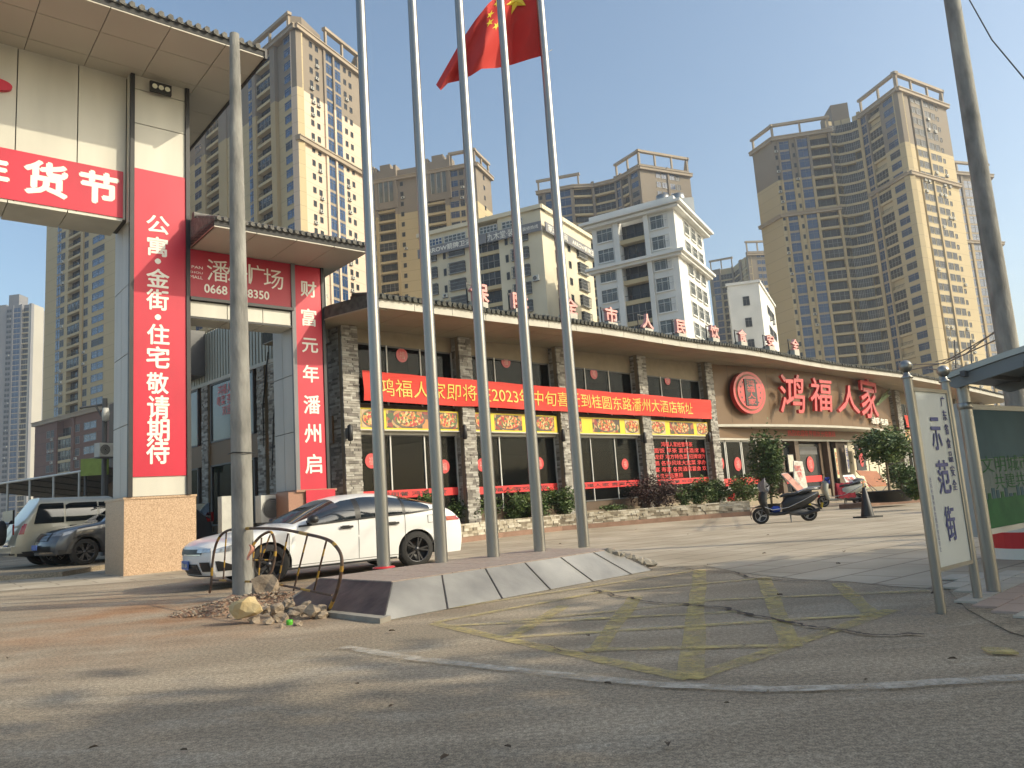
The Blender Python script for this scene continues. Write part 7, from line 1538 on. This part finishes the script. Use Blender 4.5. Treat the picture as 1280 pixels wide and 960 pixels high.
for k, (ff, u, z) in enumerate([(f, .935, 36.), (f, .53, 30.), (g2, .42, 33.), (g2, .42, 30.), (f, .16, 27.)]):
    e = ac(ff.pt((L_ if ff is f else L2) * u, .25, z), math.atan2(ff.u.y, ff.u.x), ['air conditioner high on the right of the yellow block front', 'air conditioner in the middle of the yellow block front', 'upper air conditioner on the lit side of the yellow block', 'lower air conditioner on the lit side of the yellow block', 'air conditioner low on the left of the yellow block front'][k], 1.3)
# --- white block
ZW = 40.; A_, B_ = at_z(739, 283, ZW), at_z(841, 256, ZW); C_ = at_z(878, 292, ZW)
T = Tower('apartment_block', 'white block with framed windows and mouldings, brightly lit on its right side', (B_.x, B_.y, 0)); kw = dict(zwin=9, wall=('wbuild', 'wbuild'))
bays = [(.4, 'wall'), (2.1, 'trim'), (.6, 'pil'), (2.8, 'balc'), (.5, 'pil'), (2.2, 'trim'), (.5, 'wall')]
f, L_ = T.face(A_, B_, 0, ZW, bays, **kw); g2, L2 = T.face(B_, C_, 0, ZW, [(1.6, 'wall'), (1.1, 'trim'), (.2, 'wall'), (1.1, 'trim'), (.2, 'wall'), (1.0, 'trim'), (.6, 'wall')], **kw)
T.block([A_ + Vector((.4, 2, 0)), B_ + Vector((0, 2, 0)), C_ + Vector((-1.6, .5, 0)), C_ + Vector((-8, 15, 0)), rb(A_, 16, 2)], 0, ZW - .2, 'wbuild', 'rear_wall')
mb = MB()
for zz, pr in ((ZW - .6, .9), (ZW - .1, 1.4), (ZW - 7.4, .7), (ZW - 7.0, 1.1)):
    mb.fbox(f, -pr, L_ + pr, -.4, pr, zz, zz + .4, 'wbuild'); mb.fbox(g2, -pr, L2 + pr, -.4, pr + .003, zz + .002, zz + .398, 'wbuild')
mb.fbox(f, -.2, L_ + .2, -.6, .2, ZW + .3, ZW + 1.3, 'wbuild'); mb.fbox(g2, -.2, L2 + .2, -.6, .2, ZW + .3, ZW + 1.297, 'wbuild'); part('cornice', mb, T.e)
p = B_.lerp(C_, .7) + Vector((-1, 4, 0)); T.block([p + Vector((-4, -1, 0)), p + Vector((2, -1.5, 0)), p + Vector((2, 5, 0)), p + Vector((-4, 5, 0))], ZW, ZW + 5.5, 'wbuild', 'stair_head')
for k, dx in enumerate((-2.2, .2)): mb = MB(); mb.lathe([(0, 0), (1.0, 0), (1.1, .8), (1.0, 1.5), (0, 1.8)], p + Vector((dx, 1, ZW + 5.5 - p.z)), 'steel', n=20); part('water_tank', mb, T.e)
T.done()
# --- small white block
ZM = 39.; A_, B_ = at_z(909, 358, ZM), at_z(948, 353, ZM); C_ = at_z(968, 384, ZM)
T = Tower('apartment_block', 'small plain white block with one column of dark windows left of the curved tower', (B_.x, B_.y, 0)); kw = dict(zwin=6, wall=('wbuild', 'wbuild'), floor=4.2)
f, L_ = T.face(A_, B_, 0, ZM, [(1.7, 'wall'), (1.0, 'dark'), (1.3, 'wall')], **kw); g2, L2 = T.face(B_, C_, 0, ZM, [(1.5, 'wall'), (1, 'dark'), (1, 'dark'), (.5, 'wall')], **kw)
mb = MB(); mb.fbox(f, -.3, L_ + .3, -.4, .3, ZM, ZM + .5, 'wbuild'); mb.fbox(g2, -.3, L2 + .3, -.4, .3, ZM, ZM + .497, 'wbuild'); part('parapet', mb, T.e)
T.block([A_ + Vector((.4, 2, 0)), B_ + Vector((0, 2, 0)), C_ + Vector((-1.6, .5, 0)), C_ + Vector((-6, 14, 0)), rb(A_, 14, 1)], 0, ZM - .2, 'wbuild', 'rear_wall'); T.done()

# --- car park shelter, green sign and hanging unit at the left
e = empty('parking_shelter', at_y(60, 660, 34), 'long low car park shelter with a dark roof on thin white posts behind the cars', 'shelter')
A_, B_ = at_y(-40, 612, 38), at_y(134, 583, 30.5); dd = (B_ - A_); dd.z = 0; bk_ = Vector((-dd.y, dd.x, 0)).normalized() * 6
mb = MB(); zt = (A_.z + B_.z) / 2; P = [Vector((A_.x, A_.y, zt)), Vector((B_.x, B_.y, zt)), Vector((B_.x, B_.y, zt - .9)) + bk_, Vector((A_.x, A_.y, zt - .9)) + bk_]; mb.extr(P, (0, 0, .05), 'tile'); part('roof', mb, e); mb = MB(); mb.tube([P[0], P[1]], .05, 'alu', 6); part('front_rail', mb, e)
for k in range(7): q_ = P[0].lerp(P[1], k / 6); mb = MB(); mb.tube([Vector((q_.x, q_.y, 0)), q_], .05, 'alu', 6); part('post', mb, e); mb = MB(); q2 = P[3].lerp(P[2], k / 6); mb.tube([q_, q2], .04, 'alu_d', 5); part('rafter', mb, e)
mb = MB(); mb.extr([Vector((P[3].x, P[3].y, 0)), Vector((P[2].x, P[2].y, 0)), P[2] - Vector((0, 0, .1)), P[3] - Vector((0, 0, .1))], bk_.normalized() * .2, 'brown_d'); part('rear_wall', mb, e)
a, b = at_y(102, 574, 29), at_y(135, 593, 29); mb = MB(); mb.box(((a.x + b.x) / 2, 29, (a.z + b.z) / 2), (abs(b.x - a.x), .12, abs(a.z - b.z)), 'green'); mb.tube([Vector((b.x - .1, 29.1, 0)), Vector((b.x - .1, 29.1, a.z + .4))], .06, 'alu_d', 6); mb.tube([Vector((a.x + .1, 29.1, 0)), Vector((a.x + .1, 29.1, a.z))], .05, 'alu_d', 6); solo('green_sign', mb, 'small yellow green sign board beside the tall gate pillar above the parked cars', 'sign')
a = at_y(130, 600, 28.); mb = MB(); mb.tube([Vector((a.x, 28, 0)), Vector((a.x, 28, at_y(134, 498, 28).z))], .09, 'alu_d', 8); q_ = at_y(134, 505, 28); mb.tube([q_, at_y(100, 510, 28)], .04, 'alu_d', 6); mb.tube([at_y(120, 508, 28), at_y(133, 530, 28)], .04, 'alu_d', 6); mb.lathe([(0, 0), (.12, .05), (.14, .3), (.1, .5), (0, .5)], at_y(132, 527, 27.8), 'acw', n=10); solo('camera_post', mb, 'thin dark post with a bracket arm just left of the tall gate pillar', 'post')
ac(at_y(131, 571, 27.7), R(60), 'white air conditioner case on the thin post left of the tall gate pillar', .7)
# ================================================================ HAZE
hb = MB(); hb.box((0, 200, 69), (1000, 860, 140), 'white'); HZ = bpy.data.materials.new('haze_air'); HZ.use_nodes = True; N = HZ.node_tree.nodes; N.remove(N['Principled BSDF']); pv = N.new('ShaderNodeVolumePrincipled'); pv.inputs['Color'].default_value = (.80, .86, .93, 1); pv.inputs['Density'].default_value = .0005; pv.inputs['Anisotropy'].default_value = .55
HZ.node_tree.links.new(pv.outputs[0], N['Material Output'].inputs['Volume']); hb.m = [HZ]; solo('haze', hb, 'thin pale haze in the air over the whole scene', 'haze', kind='stuff')
